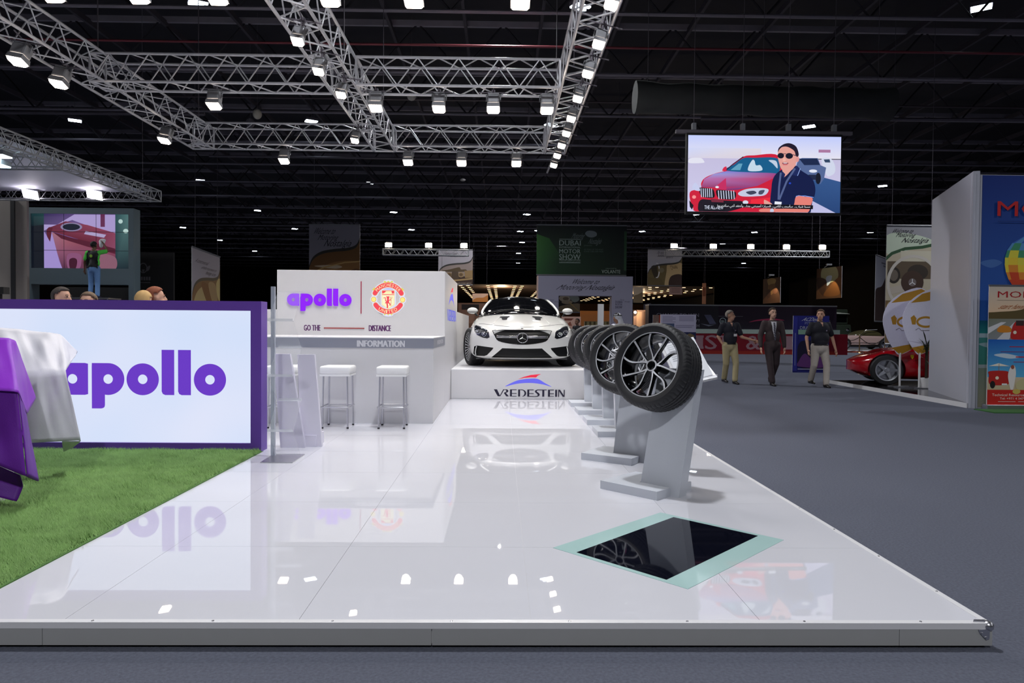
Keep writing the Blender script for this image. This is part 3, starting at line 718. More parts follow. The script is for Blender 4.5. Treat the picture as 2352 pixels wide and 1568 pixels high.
def arc_text(txt, cx, cy, R, h, a0, a1, col, up=True):
    W = [WID[c] + .28 for c in txt]; tot = sum(W); acc = 0; L = []
    for c, w_ in zip(txt, W):
        f = (acc + w_ / 2) / tot; acc += w_; an = math.radians(a0 + (a1 - a0) * f)
        L.append((c, cx + R * math.sin(an), cy - R * math.cos(an), an if up else an - math.pi, (w_ - .28) / tot * abs(a1 - a0) * math.pi / 180 * R, h))
    return L
REDC, YEL, HALO = (250, 70, 88), (255, 246, 190), (232, 232, 255)
cl = [('p', arc_band(812, 830, 528, 118, -68, 68), HALO), ('p', arc_band(812, 712, 545, 118, 122, 238), HALO), ('e', 290, 825, 130, 130, HALO), ('e', 1335, 832, 130, 130, HALO),
      ('p', [(545, 470), (1085, 470), (1085, 1030), (812, 1200), (545, 1030)], HALO), ('e', 815, 190, 200, 70, HALO), ('e', 812, 1375, 190, 60, HALO)]
for x in (690, 815, 940): cl += [('p', [(x - 60, 220), (x - 40, 175), (x, 155), (x + 40, 175), (x + 60, 220)], (225, 225, 110)), ('p', [(x - 50, 1340), (x, 1400), (x + 50, 1340)], (225, 225, 110))]
cl += [('p', [(235, 480), (320, 395), (360, 440), (290, 520)], (230, 220, 90)), ('p', [(1390, 480), (1300, 395), (1265, 440), (1340, 520)], (230, 220, 90))]
cl += [('p', arc_band(812, 830, 528, 92, -65, 65), (240, 200, 130)), ('p', arc_band(812, 712, 545, 92, 124, 236), (240, 200, 130)), ('p', arc_band(812, 830, 528, 80, -64.5, 64.5), REDC), ('p', arc_band(812, 712, 545, 80, 124.5, 235.5), REDC),
       ('e', 290, 825, 96, 96, (238, 190, 70)), ('e', 290, 825, 78, 78, (255, 240, 140)), ('e', 1335, 832, 96, 96, (238, 190, 70)), ('e', 1335, 832, 78, 78, (255, 240, 140)),
       ('e', 815, 450, 140, 26, (190, 196, 250)), ('p', [(580, 500), (1045, 500), (1045, 1010), (812, 1165), (580, 1010)], (250, 225, 130)), ('p', [(595, 512), (1030, 512), (1030, 1000), (812, 1145), (595, 1000)], (255, 250, 205)),
       ('r', 595, 508, 1030, 612, REDC), ('r', 595, 640, 1030, 665, REDC), ('c', [(640, 625), (690, 580), (740, 530), (800, 525), (860, 525), (930, 530), (940, 600), (900, 628)], (255, 248, 190)),
       # red figure holding a trident, as small as it shows
       ('c', [(750, 705), (800, 720), (850, 705), (850, 780), (840, 830), (850, 900), (830, 960), (760, 950), (765, 880), (770, 800)], REDC), ('l', [(775, 900), (720, 870), (715, 760), (650, 775)], 34, REDC), ('l', [(840, 860), (900, 830), (920, 870)], 30, REDC),
       ('l', [(770, 950), (790, 1040), (790, 1130)], 52, REDC), ('l', [(830, 940), (880, 980), (880, 1040)], 40, REDC), ('l', [(770, 900), (715, 960)], 40, REDC), ('l', [(918, 790), (918, 1060)], 16, (230, 120, 70)), ('l', [(885, 725), (890, 790), (950, 790), (955, 725)], 14, (230, 120, 70)), ('l', [(918, 725), (918, 800)], 14, (230, 120, 70))]
x0c, y0c, x1c, y1c = 840 + 150 / 15.68, 635 + 90 / 15.68, 840 + 1480 / 15.68, 635 + 1450 / 15.68
a = P(x0c, y1c, YT); c = P(x1c, y0c, YT)
cr = picture('club_crest', tow, (a.x, YT - .002, a.z), V3((c.x - a.x, 0, 0)), V3((0, 0, c.z - a.z)), cl, px=(150, 90, 1480, 1450), emit=.95, eps=.0012)
def arc_letters(name, L, parent, O, U, W, px, col, off):
    vs = []; fs = []
    for ch, x, y, an, w_, h in L:
        tv, tf = glyphs(ch); b_ = len(vs)
        for u, v in tv:
            lx, ly = (u - .5) * w_, -(v - .5) * h; X = x + lx * math.cos(an) - ly * math.sin(an); Yq = y + lx * math.sin(an) + ly * math.cos(an)
            uu = (X - px[0]) / (px[2] - px[0]); vv = (px[3] - Yq) / (px[3] - px[1]); vs.append(V3(O) + V3(U) * uu + V3(W) * vv + V3((0, -off, 0)))
        fs += [tuple(i + b_ for i in f) for f in tf]
    b = MB(); b.add(vs, fs); return b.build(name, glow('crest_yellow', YEL, .95), parent)
L = arc_text('MANCHESTER', 812, 830, 525, 110, -55, 55, YEL) + arc_text('UNITED', 812, 712, 545, 115, 218, 142, YEL, up=False)
arc_letters('crest_lettering', L, cr, (a.x, YT - .002, a.z), V3((c.x - a.x, 0, 0)), V3((0, 0, c.z - a.z)), (150, 90, 1480, 1450), YEL, .024)

# tyre-brand logo used on the car podium and on the side of the sign wall
NAVY = (40, 37, 58)
def rc(x0, x1, y0=552, y1=750): return ('r', x0, y0, x1, y1, NAVY)
def E_(x, xe): return [rc(x, x + 58), rc(x, xe, 552, 572), rc(x, xe, 655, 674), rc(x, xe, 736, 750)]
VLOGO = [('p', [(-75, 552), (18, 552), (116, 748), (40, 748)], NAVY), ('p', [(90, 748), (116, 748), (232, 552), (196, 552)], NAVY), ('r', 196, 552, 300, 570, NAVY),
         ('p', [(250, 552), (310, 554), (345, 580), (345, 610), (318, 638), (215, 660), (222, 645), (270, 625), (285, 598), (275, 572), (240, 568)], NAVY), ('p', [(215, 652), (272, 645), (362, 748), (285, 748)], NAVY)] + E_(392, 585) + \
        [rc(628, 686), ('p', curve_pts([(690, 552), (760, 556), (830, 590), (862, 650), (840, 715), (780, 748), (750, 750)], 4, False) + curve_pts([(742, 748), (790, 715), (812, 660), (795, 605), (750, 575), (690, 570)], 4, False), NAVY)] + E_(892, 1078) + \
        [('p', [(1455, 552), (1185, 552), (1125, 575), (1110, 605), (1130, 640), (1180, 675), (1200, 705), (1180, 732), (1100, 738), (950, 738), (950, 752), (1180, 752), (1235, 730), (1255, 690), (1230, 650), (1170, 612), (1163, 592), (1200, 572), (1455, 572)], NAVY),
         rc(1325, 1384)] + E_(1490, 1660) + [rc(1698, 1752), rc(1785, 1810), ('p', [(1785, 552), (1838, 552), (1972, 750), (1918, 750)], NAVY), rc(1946, 1972)]
VEMB = [('c', [(250, 472), (400, 385), (600, 300), (760, 268), (900, 252), (1180, 250), (1420, 378), (1595, 472), (1400, 420), (1200, 385), (1000, 368), (800, 372), (600, 392), (420, 430)], (112, 112, 255)),
        ('p', [(620, 265), (780, 200), (1000, 140), (1285, 115), (1190, 160), (1145, 212), (980, 210), (800, 225)], (255, 40, 78))]
def vlogo(parent, O, U, W, lit=False):
    L_ = [l[:-1] + ((84, 92, 245),) for l in VLOGO] if lit else VLOGO
    picture('logo_lettering', parent, O, U, W, L_, px=(-80, 100, 1980, 760), emit=.8 if lit else 0)
    picture('logo_emblem', parent, O, U, W, VEMB, px=(-80, 100, 1980, 760), emit=.85, eps=.0012)
pod = thing('car_podium', 'white car podium with a tyre brand name on its front', 'podium', (.32, 11.8, PZ))
YP, ZP = 11.8, .618; pxr = P(1350, 880, YP).x
b = MB(); b.box(XC + .003, pxr, YP, 18.0, PZ, ZP); b.build('podium_block', m_white, pod, bevel=.01)
a = P(1140 - 80 / 12.54, 850 + 760 / 12.54, YP); c = P(1140 + 1980 / 12.54, 850 + 100 / 12.54, YP)
vlogo(pod, (a.x, YP, a.z), V3((c.x - a.x, 0, 0)), V3((0, 0, c.z - a.z)))
vlogo(tow, (XC, 10.95, 1.44), V3((0, 2.0, 0)), V3((0, 0, .62)), True)

# ------------------------------------------------------------------ bar stools
m_leather = mat('white_leatherette', (238, 238, 238), 0.45, var=.02, scale=10, bump=.1, bscale=150)
def stool():
    t = thing('bar_stool', 'x', 'stool')
    b = MB(); b.box(-.185, .185, -.185, .185, .655, .755); b.build('seat', m_leather, t, world=False, bevel=.025, smooth=True)
    b = MB(); b.box(-.18, .18, -.18, .18, .635, .66); b.build('seat_base', m_leather, t, world=False)
    for x in (-.15, .15):
        for y in (-.15, .15):
            b = MB(); b.tube((x * 1.02, y * 1.02, .012), (x * .95, y * .95, .64), .0105, 10); lg = b.build('leg', m_alu, t, world=False, smooth=True, auto=40)
            b = MB(); b.tube((x * 1.02, y * 1.02, 0), (x * 1.02, y * 1.02, .018), .014, 8); b.build('rubber_foot', m_black, lg, world=False)
    b = MB(); s = .168; r = .03; pts = []
    for cx, cy, a0 in ((s - r, s - r, 0), (-s + r, s - r, 90), (-s + r, -s + r, 180), (s - r, -s + r, 270)):
        for k in range(4): a = math.radians(a0 + 30 * k); pts.append((cx + r * math.cos(a), cy + r * math.sin(a), .26))
    b.path(pts, .009, 8, closed=True); b.build('footrest', m_alu, t, world=False, smooth=True)
    return t
st = stool()
for i, (x, lb) in enumerate(((-2.0, 'white bar stool with metal legs between the leaning plinth and another stool'), (-1.325, 'white bar stool with metal legs nearest the car podium'), (-2.66, 'white bar stool half hidden behind the leaning plinth'))):
    o = st if i == 0 else copy_tree(st); o.location = (x, 8.42, PZ); o.rotation_euler = (0, 0, .03 * i); tag(o, lb, 'stool', 'bar stools at the information desk')
# ================================================================== alloy wheels on leaning stands
m_blk = mat('gloss_black_alloy', (10, 10, 12), 0.12, 0.3, var=0.0, spec=.6)
m_mach = mat('machined_alloy_face', (226, 226, 232), 0.3, 0.45, var=0.05, scale=80)
TR = .335
def tyre_mesh(R=TR, ri=.252, hw=.128, n=288):
    prof = [(ri - .004, hw - .045), (ri + .004, hw - .012), (ri + .018, hw - .004), (ri + .045, hw + .002), (R - .03, hw - .002), (R - .014, hw - .012), (R - .006, hw - .026)]
    tread = []
    zs = [(-.058, .008), (-.02, .010), (.02, .010), (.058, .008)]
    z = hw - .03
    pts = [(R - .003, hw - .034)]
    for c, wd in zs[::-1]:
        pts += [(R, c + wd / 2 + .003), (R - .008, c + wd / 2), (R - .008, c - wd / 2), (R, c - wd / 2 - .003)]
    pts += [(R - .003, -hw + .034)]
    prof = prof + pts + [(r, -q) for r, q in prof[::-1]]
    rings = []
    for k, (r, q) in enumerate(prof):
        ring = []
        for i in range(n):
            a = 2 * math.pi * i / n; rr = r
            sh = abs(q) / hw
            if r > R - .02 and i % 5 == 0 and (sh > .5): rr = r - .0045
            elif r > R - .004 and i % 7 == (2 if q > 0 else 4) and sh <= .5: rr = r - .003
            ang = a + (.05 * math.copysign(1, q) * (abs(q) / hw) ** 2 if r > R - .02 else 0)
            ring.append(V3((rr * math.cos(ang), rr * math.sin(ang), q)))
        rings.append(ring)
    b = MB(); b.loft(rings, caps=False); return b
def wheel_proto(nsp=10, name='alloy_wheel', multi=False):
    t = thing(name, 'x', 'wheel')
    tyre_mesh().build('tyre', m_rubber, t, world=False, smooth=True, auto=35)
    b = MB(); b.lathe([(.243, .10), (.246, .112), (.253, .114), (.257, .106), (.257, .09)], 64); b.build('rim_lip', m_mach, t, world=False, smooth=True, auto=40)
    b = MB(); b.lathe([(.244, .112), (.238, .10), (.232, .07), (.222, -.02), (.228, -.09), (.25, -.115), (.255, -.11), (.255, .09)], 64); b.build('rim_barrel', m_blk, t, world=False, smooth=True, auto=40)
    for k in range(nsp):
        pc = math.radians(72 * (k // 2)) if not multi else 2 * math.pi * k / nsp; s = -1 if k % 2 == 0 else 1
        b = MB(); rings = []; m = 8
        for j in range(m + 1):
            f = j / m; r = .034 + (.243 - .034) * f
            if multi: an = pc; wd = .006 + .004 * f
            else: an = pc + s * math.radians(20 * f ** .75 + 13 * math.sin(math.pi * f) * (1 if k % 2 else .25) - 2); wd = .0052 + .0025 * abs(f - .4) * 2
            z = .075 + .034 * f ** 1.6; dp = .05 - .012 * f
            c, q = math.cos(an), math.sin(an); p = V3((r * c, r * q, z)); tn = V3((-q, c, 0))
            rings.append([p - tn * wd, p + tn * wd, p + tn * (wd + .003) + V3((0, 0, -.008)), p + tn * wd * .8 - V3((0, 0, dp)), p - tn * wd * .8 - V3((0, 0, dp)), p - tn * (wd + .003) + V3((0, 0, -.008))])
        n = 6
        for j in range(m):
            for i in range(n):
                b.add([rings[j][i], rings[j][(i + 1) % n], rings[j + 1][(i + 1) % n], rings[j + 1][i]], [(0, 1, 2, 3)], 0 if i in (0,) else 1)
        b.build('spoke', [m_mach, m_blk], t, world=False)
    b = MB(); b.lathe([(.0005, .088), (.026, .088), (.030, .082), (.036, .076), (.05, .06), (.055, .02)], 24); b.build('hub', m_blk, t, world=False, smooth=True, auto=30)
    b = MB(); b.lathe([(.036, .077), (.044, .0775), (.047, .072)], 24); b.build('hub_ring', m_mach, t, world=False)
    return t
wp = wheel_proto()
SX = [((.777, 5.25), -45.5), ((.765, 6.41), -34), ((1.11, 7.73), 0), ((1.11, 8.7), 0), ((1.11, 9.72), 0), ((1.11, 10.68), 0)]
LEAN = math.radians(15)
def stand_proto():
    t = thing('wheel_stand', 'x', 'stand')
    b = MB(); b.box(0, .51, 0, .178, 0, .064); b.box(0, .51, .285, .48, 0, .064); b.box(0, .2395, .178, .285, 0, .064); b.build('base', m_grey, t, world=False)
    sh = math.tan(LEAN); H = .93
    b = MB(); b.hexa([V3((.24, .18, 0)), V3((.58, .18, 0)), V3((.58, .283, 0)), V3((.24, .283, 0))], [V3((.24, .18 + H * sh, H)), V3((.58, .18 + H * sh, H)), V3((.58, .283 + H * sh, H)), V3((.24, .283 + H * sh, H))])
    b.build('leaning_plate', m_grey, t, world=False)
    zc_ = .905; yv = .18 + zc_ * sh
    ax = V3((0, -math.cos(LEAN), math.sin(LEAN)))
    b = MB(); c = V3((.31, yv, zc_)); b.tube(c + ax * .0 + V3((0, .02, 0)), c + ax * .15, .028, 16); b.build('wheel_hub_pin', m_black, t, world=False)
    return t, c + ax * .142, ax
sp, wc, wax = stand_proto()
names = ['nearest', 'second', 'third', 'fourth', 'fifth', 'sixth']
for i, ((x, y), a) in enumerate(SX):
    o = sp if i == 0 else copy_tree(sp); o.location = (x, y, PZ); o.rotation_euler = (0, 0, math.radians(a))
    tag(o, ('grey leaning wheel stand nearest the camera' if i == 0 else 'grey leaning wheel stand, %s from the camera' % names[i]), 'stand', 'grey wheel stands in a row')
    wl = wp if i == 0 else copy_tree(wp)
    M = Matrix.Translation((x, y, PZ)) @ Matrix.Rotation(math.radians(a), 4, 'Z')
    wl.location = M @ wc; ax = M.to_3x3() @ wax
    q = ax.to_track_quat('Z', 'Y'); wl.rotation_mode = 'XYZ'
    wl.rotation_euler = (q.to_matrix() @ Matrix.Rotation(.12 + .3 * i, 3, 'Z')).to_euler()
    tag(wl, ('black and silver alloy wheel with tyre nearest the camera' if i == 0 else 'alloy wheel with tyre on a grey stand, %s from the camera' % names[i]), 'wheel', 'alloy wheels on grey stands')
# sloping information placard behind the nearest wheel
pc = thing('info_placard', 'sloping white information placard in clear acrylic beside the nearest wheel', 'placard', (1.62, 5.85, PZ))
q = [P(1560, 888, 5.72), P(1648, 869, 5.66), P(1600, 806, 5.98), P(1512, 790, 6.04)]
up = V3((0, 0, .012)); b = MB(); b.hexa(q, [p + up for p in q]); b.build('board', m_whitesat, pc)
q2 = [q[0] * .93 + q[2] * .07, q[1] * .93 + q[3] * .07, q[2] * .93 + q[0] * .07, q[3] * .93 + q[1] * .07]
picture('placard_print', pc, q2[0] + up, q2[1] - q2[0], q2[3] - q2[0], [('r', 0, 0, 1, 1, (236, 238, 244))] + [('r', .1, .95 - .05 * k, .55 + .3 * random.random(), .93 - .05 * k, (206, 208, 216)) for k in range(9)] + [('r', .52, .28, .62, .4, (70, 130, 190)), ('r', .68, .3, .78, .4, (40, 50, 60)), ('r', .75, .8, .9, .92, (60, 150, 70))], eps=.001)
b = MB(); b.hexa([q[0] - up * .5, q[1] - up * .5, q[1] + V3((0, .03, -.006)), q[0] + V3((0, .03, -.006))], [q[0] + up * 3, q[1] + up * 3, q[1] + V3((0, .006, .036)), q[0] + V3((0, .006, .036))]); b.build('acrylic_lip', m_acre, pc)
for f in (.25, .75):
    p = q[0] * (1 - f) + q[1] * f + V3((0, .06, .012)); b = MB(); b.lathe([(.0005, .016), (.007, .014), (.007, 0)], 10, Matrix.Translation(p)); b.build('stud', m_chrome, pc)
pm = (q[0] + q[2]) / 2; b = MB(); b.tube((pm.x - .1, pm.y + .05, PZ), (pm.x - .1, pm.y + .05, pm.z), .02, 10); b.build('post', m_grey, pc)
b = MB(); b.lathe([(.0005, .012), (.12, .012), (.125, 0)], 24, Matrix.Translation((pm.x - .1, pm.y + .05, PZ))); b.build('foot', m_grey, pc)
# ================================================================== lofted car bodies
def body_mesh(stations, sub=2, nose=None):
    """stations: (y, bow, [(x,z)...]) half sections from belly centre to top centre; returns smoothed mesh data"""
    b = MB(); rings = []
    for y, bow, pts in stations:
        half = [V3((x, y + bow * (x / .95) ** 2, z)) for x, z in pts]
        ring = half + [V3((-p.x, p.y, p.z)) for p in half[-2:0:-1]]
        rings.append(ring)
    b.loft(rings, caps=False)
    n = len(rings[0])
    for R, rev in ((0, True), (len(rings) - 1, False)):
        base = R * n; y, bow, pts = stations[R]; h = len(pts); rows = []
        for i in range(h):
            if i in (0, h - 1): rows.append([base + i] * 5); continue
            x, z = pts[i]; k = len(b.v)
            b.v += [(x * f, y + bow * (x * f / .95) ** 2, z) for f in (.5, 0, -.5)]
            rows.append([base + i, k, k + 1, k + 2, base + (n - i) % n])
        for i in range(h - 1):
            for j in range(4):
                f = list(dict.fromkeys([rows[i][j], rows[i][j + 1], rows[i + 1][j + 1], rows[i + 1][j]]))
                if len(f) >= 3: b.f.append(tuple(f if rev else f[::-1])); b.m.append(0)
    me = bpy.data.meshes.new('tmp'); me.from_pydata([tuple(v) for v in b.v], [], b.f); me.update()
    o = bpy.data.objects.new('tmp', me); COL.objects.link(o)
    md = o.modifiers.new('s', 'SUBSURF'); md.levels = sub; md.render_levels = sub
    dg = bpy.context.evaluated_depsgraph_get(); m2 = bpy.data.meshes.new_from_object(o.evaluated_get(dg))
    bpy.data.objects.remove(o)
    bm = bmesh.new(); bm.from_mesh(m2); bmesh.ops.recalc_face_normals(bm, faces=bm.faces); bm.to_mesh(m2); bm.free()
    return m2
def cut(me, cutters):
    o = bpy.data.objects.new('tmp', me); COL.objects.link(o); tmp = []
    for c in cutters:
        cm = bpy.data.meshes.new('c'); cm.from_pydata([tuple(v) for v in c.v], [], c.f)
        bm = bmesh.new(); bm.from_mesh(cm); bmesh.ops.recalc_face_normals(bm, faces=bm.faces); bm.to_mesh(cm); bm.free()
        co = bpy.data.objects.new('c', cm); COL.objects.link(co); tmp.append(co)
        md = o.modifiers.new('b', 'BOOLEAN'); md.operation = 'DIFFERENCE'; md.object = co; md.solver = 'EXACT'
    dg = bpy.context.evaluated_depsgraph_get(); m2 = bpy.data.meshes.new_from_object(o.evaluated_get(dg))
    for t in tmp + [o]: bpy.data.objects.remove(t)
    return m2
class Skin:
    def __init__(s, me): s.t = BVHTree.FromPolygons([v.co for v in me.vertices], [tuple(p.vertices) for p in me.polygons])
    def front(s, x, z, off=0.0):
        h = s.t.ray_cast(V3((x, -3, z)), V3((0, 1, 0)))[0]
        if h is None:
            h = s.t.find_nearest(V3((x, .4, z)))[0]
        return V3((x, h.y - off, z))
    def top(s, x, y, off=0.0):
        h = s.t.ray_cast(V3((x, y, 3)), V3((0, 0, -1)))[0]
        return V3((x, y, (h.z if h else .8) + off))
    def near(s, p, off=0.0):
        h, n, i, d = s.t.find_nearest(V3(p)); n = n if n.dot(V3(p) - h) >= 0 or True else -n
        return h + n * off
def conform(fn, pts, off, rings=7, dense=4, grow=1.0):
    """closed outline filled with rings and laid on the skin"""
    out = []
    L = len(pts)
    for i in range(L):
        for k in range(dense): t = k / dense; out.append((pts[i][0] * (1 - t) + pts[(i + 1) % L][0] * t, pts[i][1] * (1 - t) + pts[(i + 1) % L][1] * t))
    cx = sum(p[0] for p in out) / len(out); cy = sum(p[1] for p in out) / len(out)
    b = MB(); n = len(out); vs = []
    for j in range(rings):
        f = grow * (1 - j / rings)
        vs += [fn(cx + (x - cx) * f, cy + (y - cy) * f, off) for x, y in out]
    vs.append(fn(cx, cy, off)); F = []
    for j in range(rings - 1):
        for i in range(n): k = (i + 1) % n; F.append((j * n + i, j * n + k, (j + 1) * n + k, (j + 1) * n + i))
    for i in range(n): F.append(((rings - 1) * n + i, (rings - 1) * n + (i + 1) % n, rings * n))
    b.add(vs, F); return b
def mirror_pts(p): return [(-x, y) for x, y in p][::-1]

# ------------------------------------------------------------------ the white coupe on the podium
CX, CYF = P(1199.5, 800, 12.2).x, 12.2
car = thing('white_coupe', 'white luxury coupe with black roof facing the camera on the white podium', 'car', (CX, CYF, ZP))
S = lambda y, bow, *p: (y, bow, list(p))
stn = [S(-.02, .36, (0, .19), (.60, .19), (.66, .25), (.68, .38), (.66, .50), (.55, .60), (0, .62)),
       S(.02, .36, (0, .15), (.76, .15), (.84, .24), (.86, .40), (.83, .55), (.62, .68), (0, .70)),
       S(.13, .32, (0, .145), (.80, .145), (.89, .24), (.91, .42), (.875, .60), (.64, .735), (0, .755)),
       S(.42, .22, (0, .14), (.82, .14), (.925, .26), (.945, .48), (.915, .69), (.66, .815), (0, .845)),
       S(.85, .12, (0, .14), (.84, .14), (.94, .28), (.965, .52), (.935, .77), (.70, .90), (0, .94)),
       S(1.35, .05, (0, .14), (.85, .14), (.93, .28), (.95, .52), (.925, .83), (.74, .985), (0, 1.03)),
       S(1.8, 0, (0, .14), (.85, .14), (.92, .28), (.94, .52), (.92, .85), (.78, .985), (0, 1.02)),
       S(3.4, 0, (0, .15), (.85, .15), (.93, .28), (.95, .52), (.93, .86), (.78, .97), (0, .99)),
       S(4.4, 0, (0, .17), (.84, .17), (.92, .3), (.93, .54), (.9, .86), (.72, .98), (0, 1.0)),
       S(4.95, 0, (0, .24), (.76, .24), (.84, .34), (.86, .56), (.82, .82), (.62, .92), (0, .94))]
bme = body_mesh(stn, 3); sk = Skin(bme)
grille = curve_pts([(-.47, .675), (0, .682), (.47, .675), (.495, .64), (.47, .58), (.40, .485), (.20, .44), (0, .425), (-.20, .44), (-.40, .485), (-.47, .58), (-.495, .64)], 3)
cintake = [(-.34, .355), (0, .348), (.34, .355), (.42, .28), (.53, .182), (-.53, .182), (-.42, .28)]
sintake = [(-.83, .375), (-.78, .395), (-.49, .36), (-.51, .325), (-.60, .225), (-.65, .205), (-.80, .205), (-.845, .24)]
def cutter(pts, y0, y1):
    b = MB(); b.prism(pts, (0, 0, 0), V3((1, 0, 0)), V3((0, 0, 1)), V3((0, 1, 0)), y0, y1); return b
cs = [cutter(grille, -.6, .14), cutter(cintake, -.6, .18), cutter(sintake, -.6, .55), cutter(mirror_pts(sintake), -.6, .55)]
for yw in (.88, 3.82):
    for s in (-1, 1):
        b = MB(); b.tube((s * .62, yw, .355), (s * 1.3, yw, .355), .375, 40); cs.append(b)
body = cut(bme, cs)
m_paint = mat('white_car_paint', (235, 235, 232), 0.18, coat=.8, var=0.0)
m_mesh = mat('black_grille_mesh', (10, 10, 12), 0.45, var=.5, scale=160)
m_glassd = mat('dark_tinted_glass', (8, 9, 12), 0.03, var=0, spec=.9)
bo = link('body', body, car); bo.data.materials.clear(); bo.data.materials.append(m_paint)
bo.data.polygons.foreach_set('use_smooth', [True] * len(bo.data.polygons)); bo.data.set_sharp_from_angle(angle=math.radians(32))
fr = sk.front
Lo = dict(world=False)
gi = conform(fr, grille, -.035, grow=1.06).build('grille', m_mesh, car, smooth=True, **Lo)
for z, r in ((.575, .007), (.545, .007), (.56, .004)):
    b = MB(); xs_ = [-.44 + .88 * i / 24 for i in range(25)]; b.path([fr(x, z, -.008) for x in xs_ if abs(x) > .07 and x < 0], r, 6); b.path([fr(x, z, -.008) for x in xs_ if x > .07], r, 6); b.build('grille_bar', m_chrome, gi, smooth=True, **Lo)
b = MB(); b.path([fr(x, z, .002) for x, z in grille], .006, 6, closed=True); b.build('grille_surround', m_blk, gi, smooth=True, **Lo)
SC = V3((0.004, fr(0, .545).y - .012, .545)); b = MB()
b.path([SC + V3((.088 * math.cos(2 * math.pi * i / 32), 0, .088 * math.sin(2 * math.pi * i / 32))) for i in range(32)], .0065, 8, closed=True)
st_ = b.build('emblem_ring', m_chrome, car, smooth=True, **Lo)
for an in (90, 210, 330):
    a = math.radians(an); d = V3((math.cos(a), 0, math.sin(a))); n_ = V3((-d.z, 0, d.x)); b = MB()
    b.add([SC + n_ * .011 + V3((0, .004, 0)), SC - n_ * .011 + V3((0, .004, 0)), SC + d * .086, SC + V3((0, -.012, 0))], [(0, 3, 2), (3, 1, 2), (0, 2, 1), (0, 1, 3)]); b.build('emblem_arm', m_chrome, st_, **Lo)
ci = conform(fr, cintake, -.05, grow=1.07).build('lower_intake_mesh', m_mesh, car, smooth=True, **Lo)
for s, pts in ((-1, sintake), (1, mirror_pts(sintake))):
    conform(lambda x, z, o: fr(x, z, o), pts, -.06, grow=1.1).build('side_intake_mesh', m_mesh, car, smooth=True, **Lo)
    b = MB(); b.path([fr(s * x, z, -.02) for x, z in ((.785, .385), (.80, .33), (.81, .27), (.80, .215))], .010, 6); b.build('intake_strake', m_paint, car, smooth=True, **Lo)
b = MB(); b.path([fr(x, .155, .012) for x in [-.80 + 1.6 * i / 24 for i in range(25)]], .014, 8); b.build('front_splitter', mat('carbon_grey_splitter', (95, 96, 98), .3, .3), car, smooth=True, **Lo)
hl = [(-.84, .755), (-.80, .765), (-.72, .74), (-.60, .675), (-.575, .64), (-.56, .545), (-.60, .525), (-.68, .54), (-.78, .585), (-.835, .66)]
m_hl = mat('smoked_headlamp_glass', (34, 36, 42), 0.04, var=.2, scale=30, spec=.8)
m_drl = mat('headlamp_silver', (190, 195, 205), 0.2, .9)
for s in (-1, 1):
    pts = hl if s < 0 else mirror_pts(hl)
    h = conform(fr, pts, .004).build('headlamp', m_hl, car, smooth=True, **Lo)
    for cx, cz, r in ((-.765, .655, .05), (-.655, .615, .05)):
        b = MB(); b.path([fr(s * (cx + r * 1.0 * math.cos(a) * .8), cz + r * math.sin(a), .008) for a in [math.radians(150 + 15 * k) for k in range(15)]], .005, 6); b.build('light_guide', m_drl, h, smooth=True, **Lo)
        b = MB(); p = fr(s * cx, cz, .004); b.ball(p, .026, .012, .026, 14, 8); b.build('projector_lens', m_chrome, h, smooth=True, **Lo)
    b = MB(); b.path([fr(s * x, z, .006) for x, z in ((-.83, .745), (-.79, .752), (-.72, .728), (-.62, .675))], .006, 6); b.build('light_guide', m_drl, h, smooth=True, **Lo)
vent = [(-.40, 1.0), (-.21, 1.0), (-.205, .93), (-.245, .84), (-.255, .66), (-.345, .66), (-.355, .84), (-.40, .93)]
for s in (-1, 1):
    conform(sk.top, vent if s < 0 else mirror_pts(vent), .006).build('bonnet_vent', mat('dark_vent_grille', (30, 31, 34), .85, 0, spec=.1), car, smooth=True, **Lo)
b = MB(); b.path([sk.top(x, .16 + .46 * (abs(x) / .7) ** 2.2, .0005) for x in [-.76 + 1.52 * i / 40 for i in range(41)]], .004, 5); b.build('bonnet_shut_line', m_black, car, **Lo)
b = MB(); p = sk.top(0, .115, 0); b.ball(p, .022, .018, .008, 12, 6); b.build('bonnet_badge', mat('grey_badge', (70, 72, 76), .3, .5), car, smooth=True, **Lo)
for s in (-1, 1):
    b = MB(); b.path([sk.top(s * (.50 - .18 * f), .45 + .85 * f, .001) for f in [i / 10 for i in range(11)]], .010, 6); b.build('bonnet_crease', m_paint, car, smooth=True, **Lo)
# greenhouse
gs = [S(1.28, .16, (0, .93), (.70, .95), (.76, .97), (.74, .99), (.60, 1.005), (0, 1.04)),
      S(1.75, .10, (0, .93), (.78, .93), (.82, .95), (.735, 1.11), (.62, 1.19), (0, 1.225)),
      S(2.2, .06, (0, .93), (.80, .93), (.84, .96), (.715, 1.20), (.575, 1.335), (0, 1.375)),
      S(2.75, 0, (0, .93), (.80, .93), (.84, .97), (.72, 1.22), (.57, 1.37), (0, 1.41)),
      S(3.5, 0, (0, .93), (.80, .93), (.83, .97), (.70, 1.19), (.54, 1.33), (0, 1.365)),
      S(4.3, 0, (0, .93), (.76, .93), (.78, .95), (.66, 1.05), (.5, 1.12), (0, 1.14)), S(4.7, 0, (0, .93), (.66, .93), (.68, .94), (.6, .96), (.45, .98), (0, 1.0))]
gme = body_mesh(gs, 3); gk = Skin(gme)
go = link('windows', gme, car); go.data.materials.append(m_glassd); go.data.polygons.foreach_set('use_smooth', [True] * len(go.data.polygons))
rf = MB(); grid = [(x, y) for y in [2.32 + .12 * j for j in range(11)] for x in [-.52 + 1.04 * i / 12 for i in range(13)]]
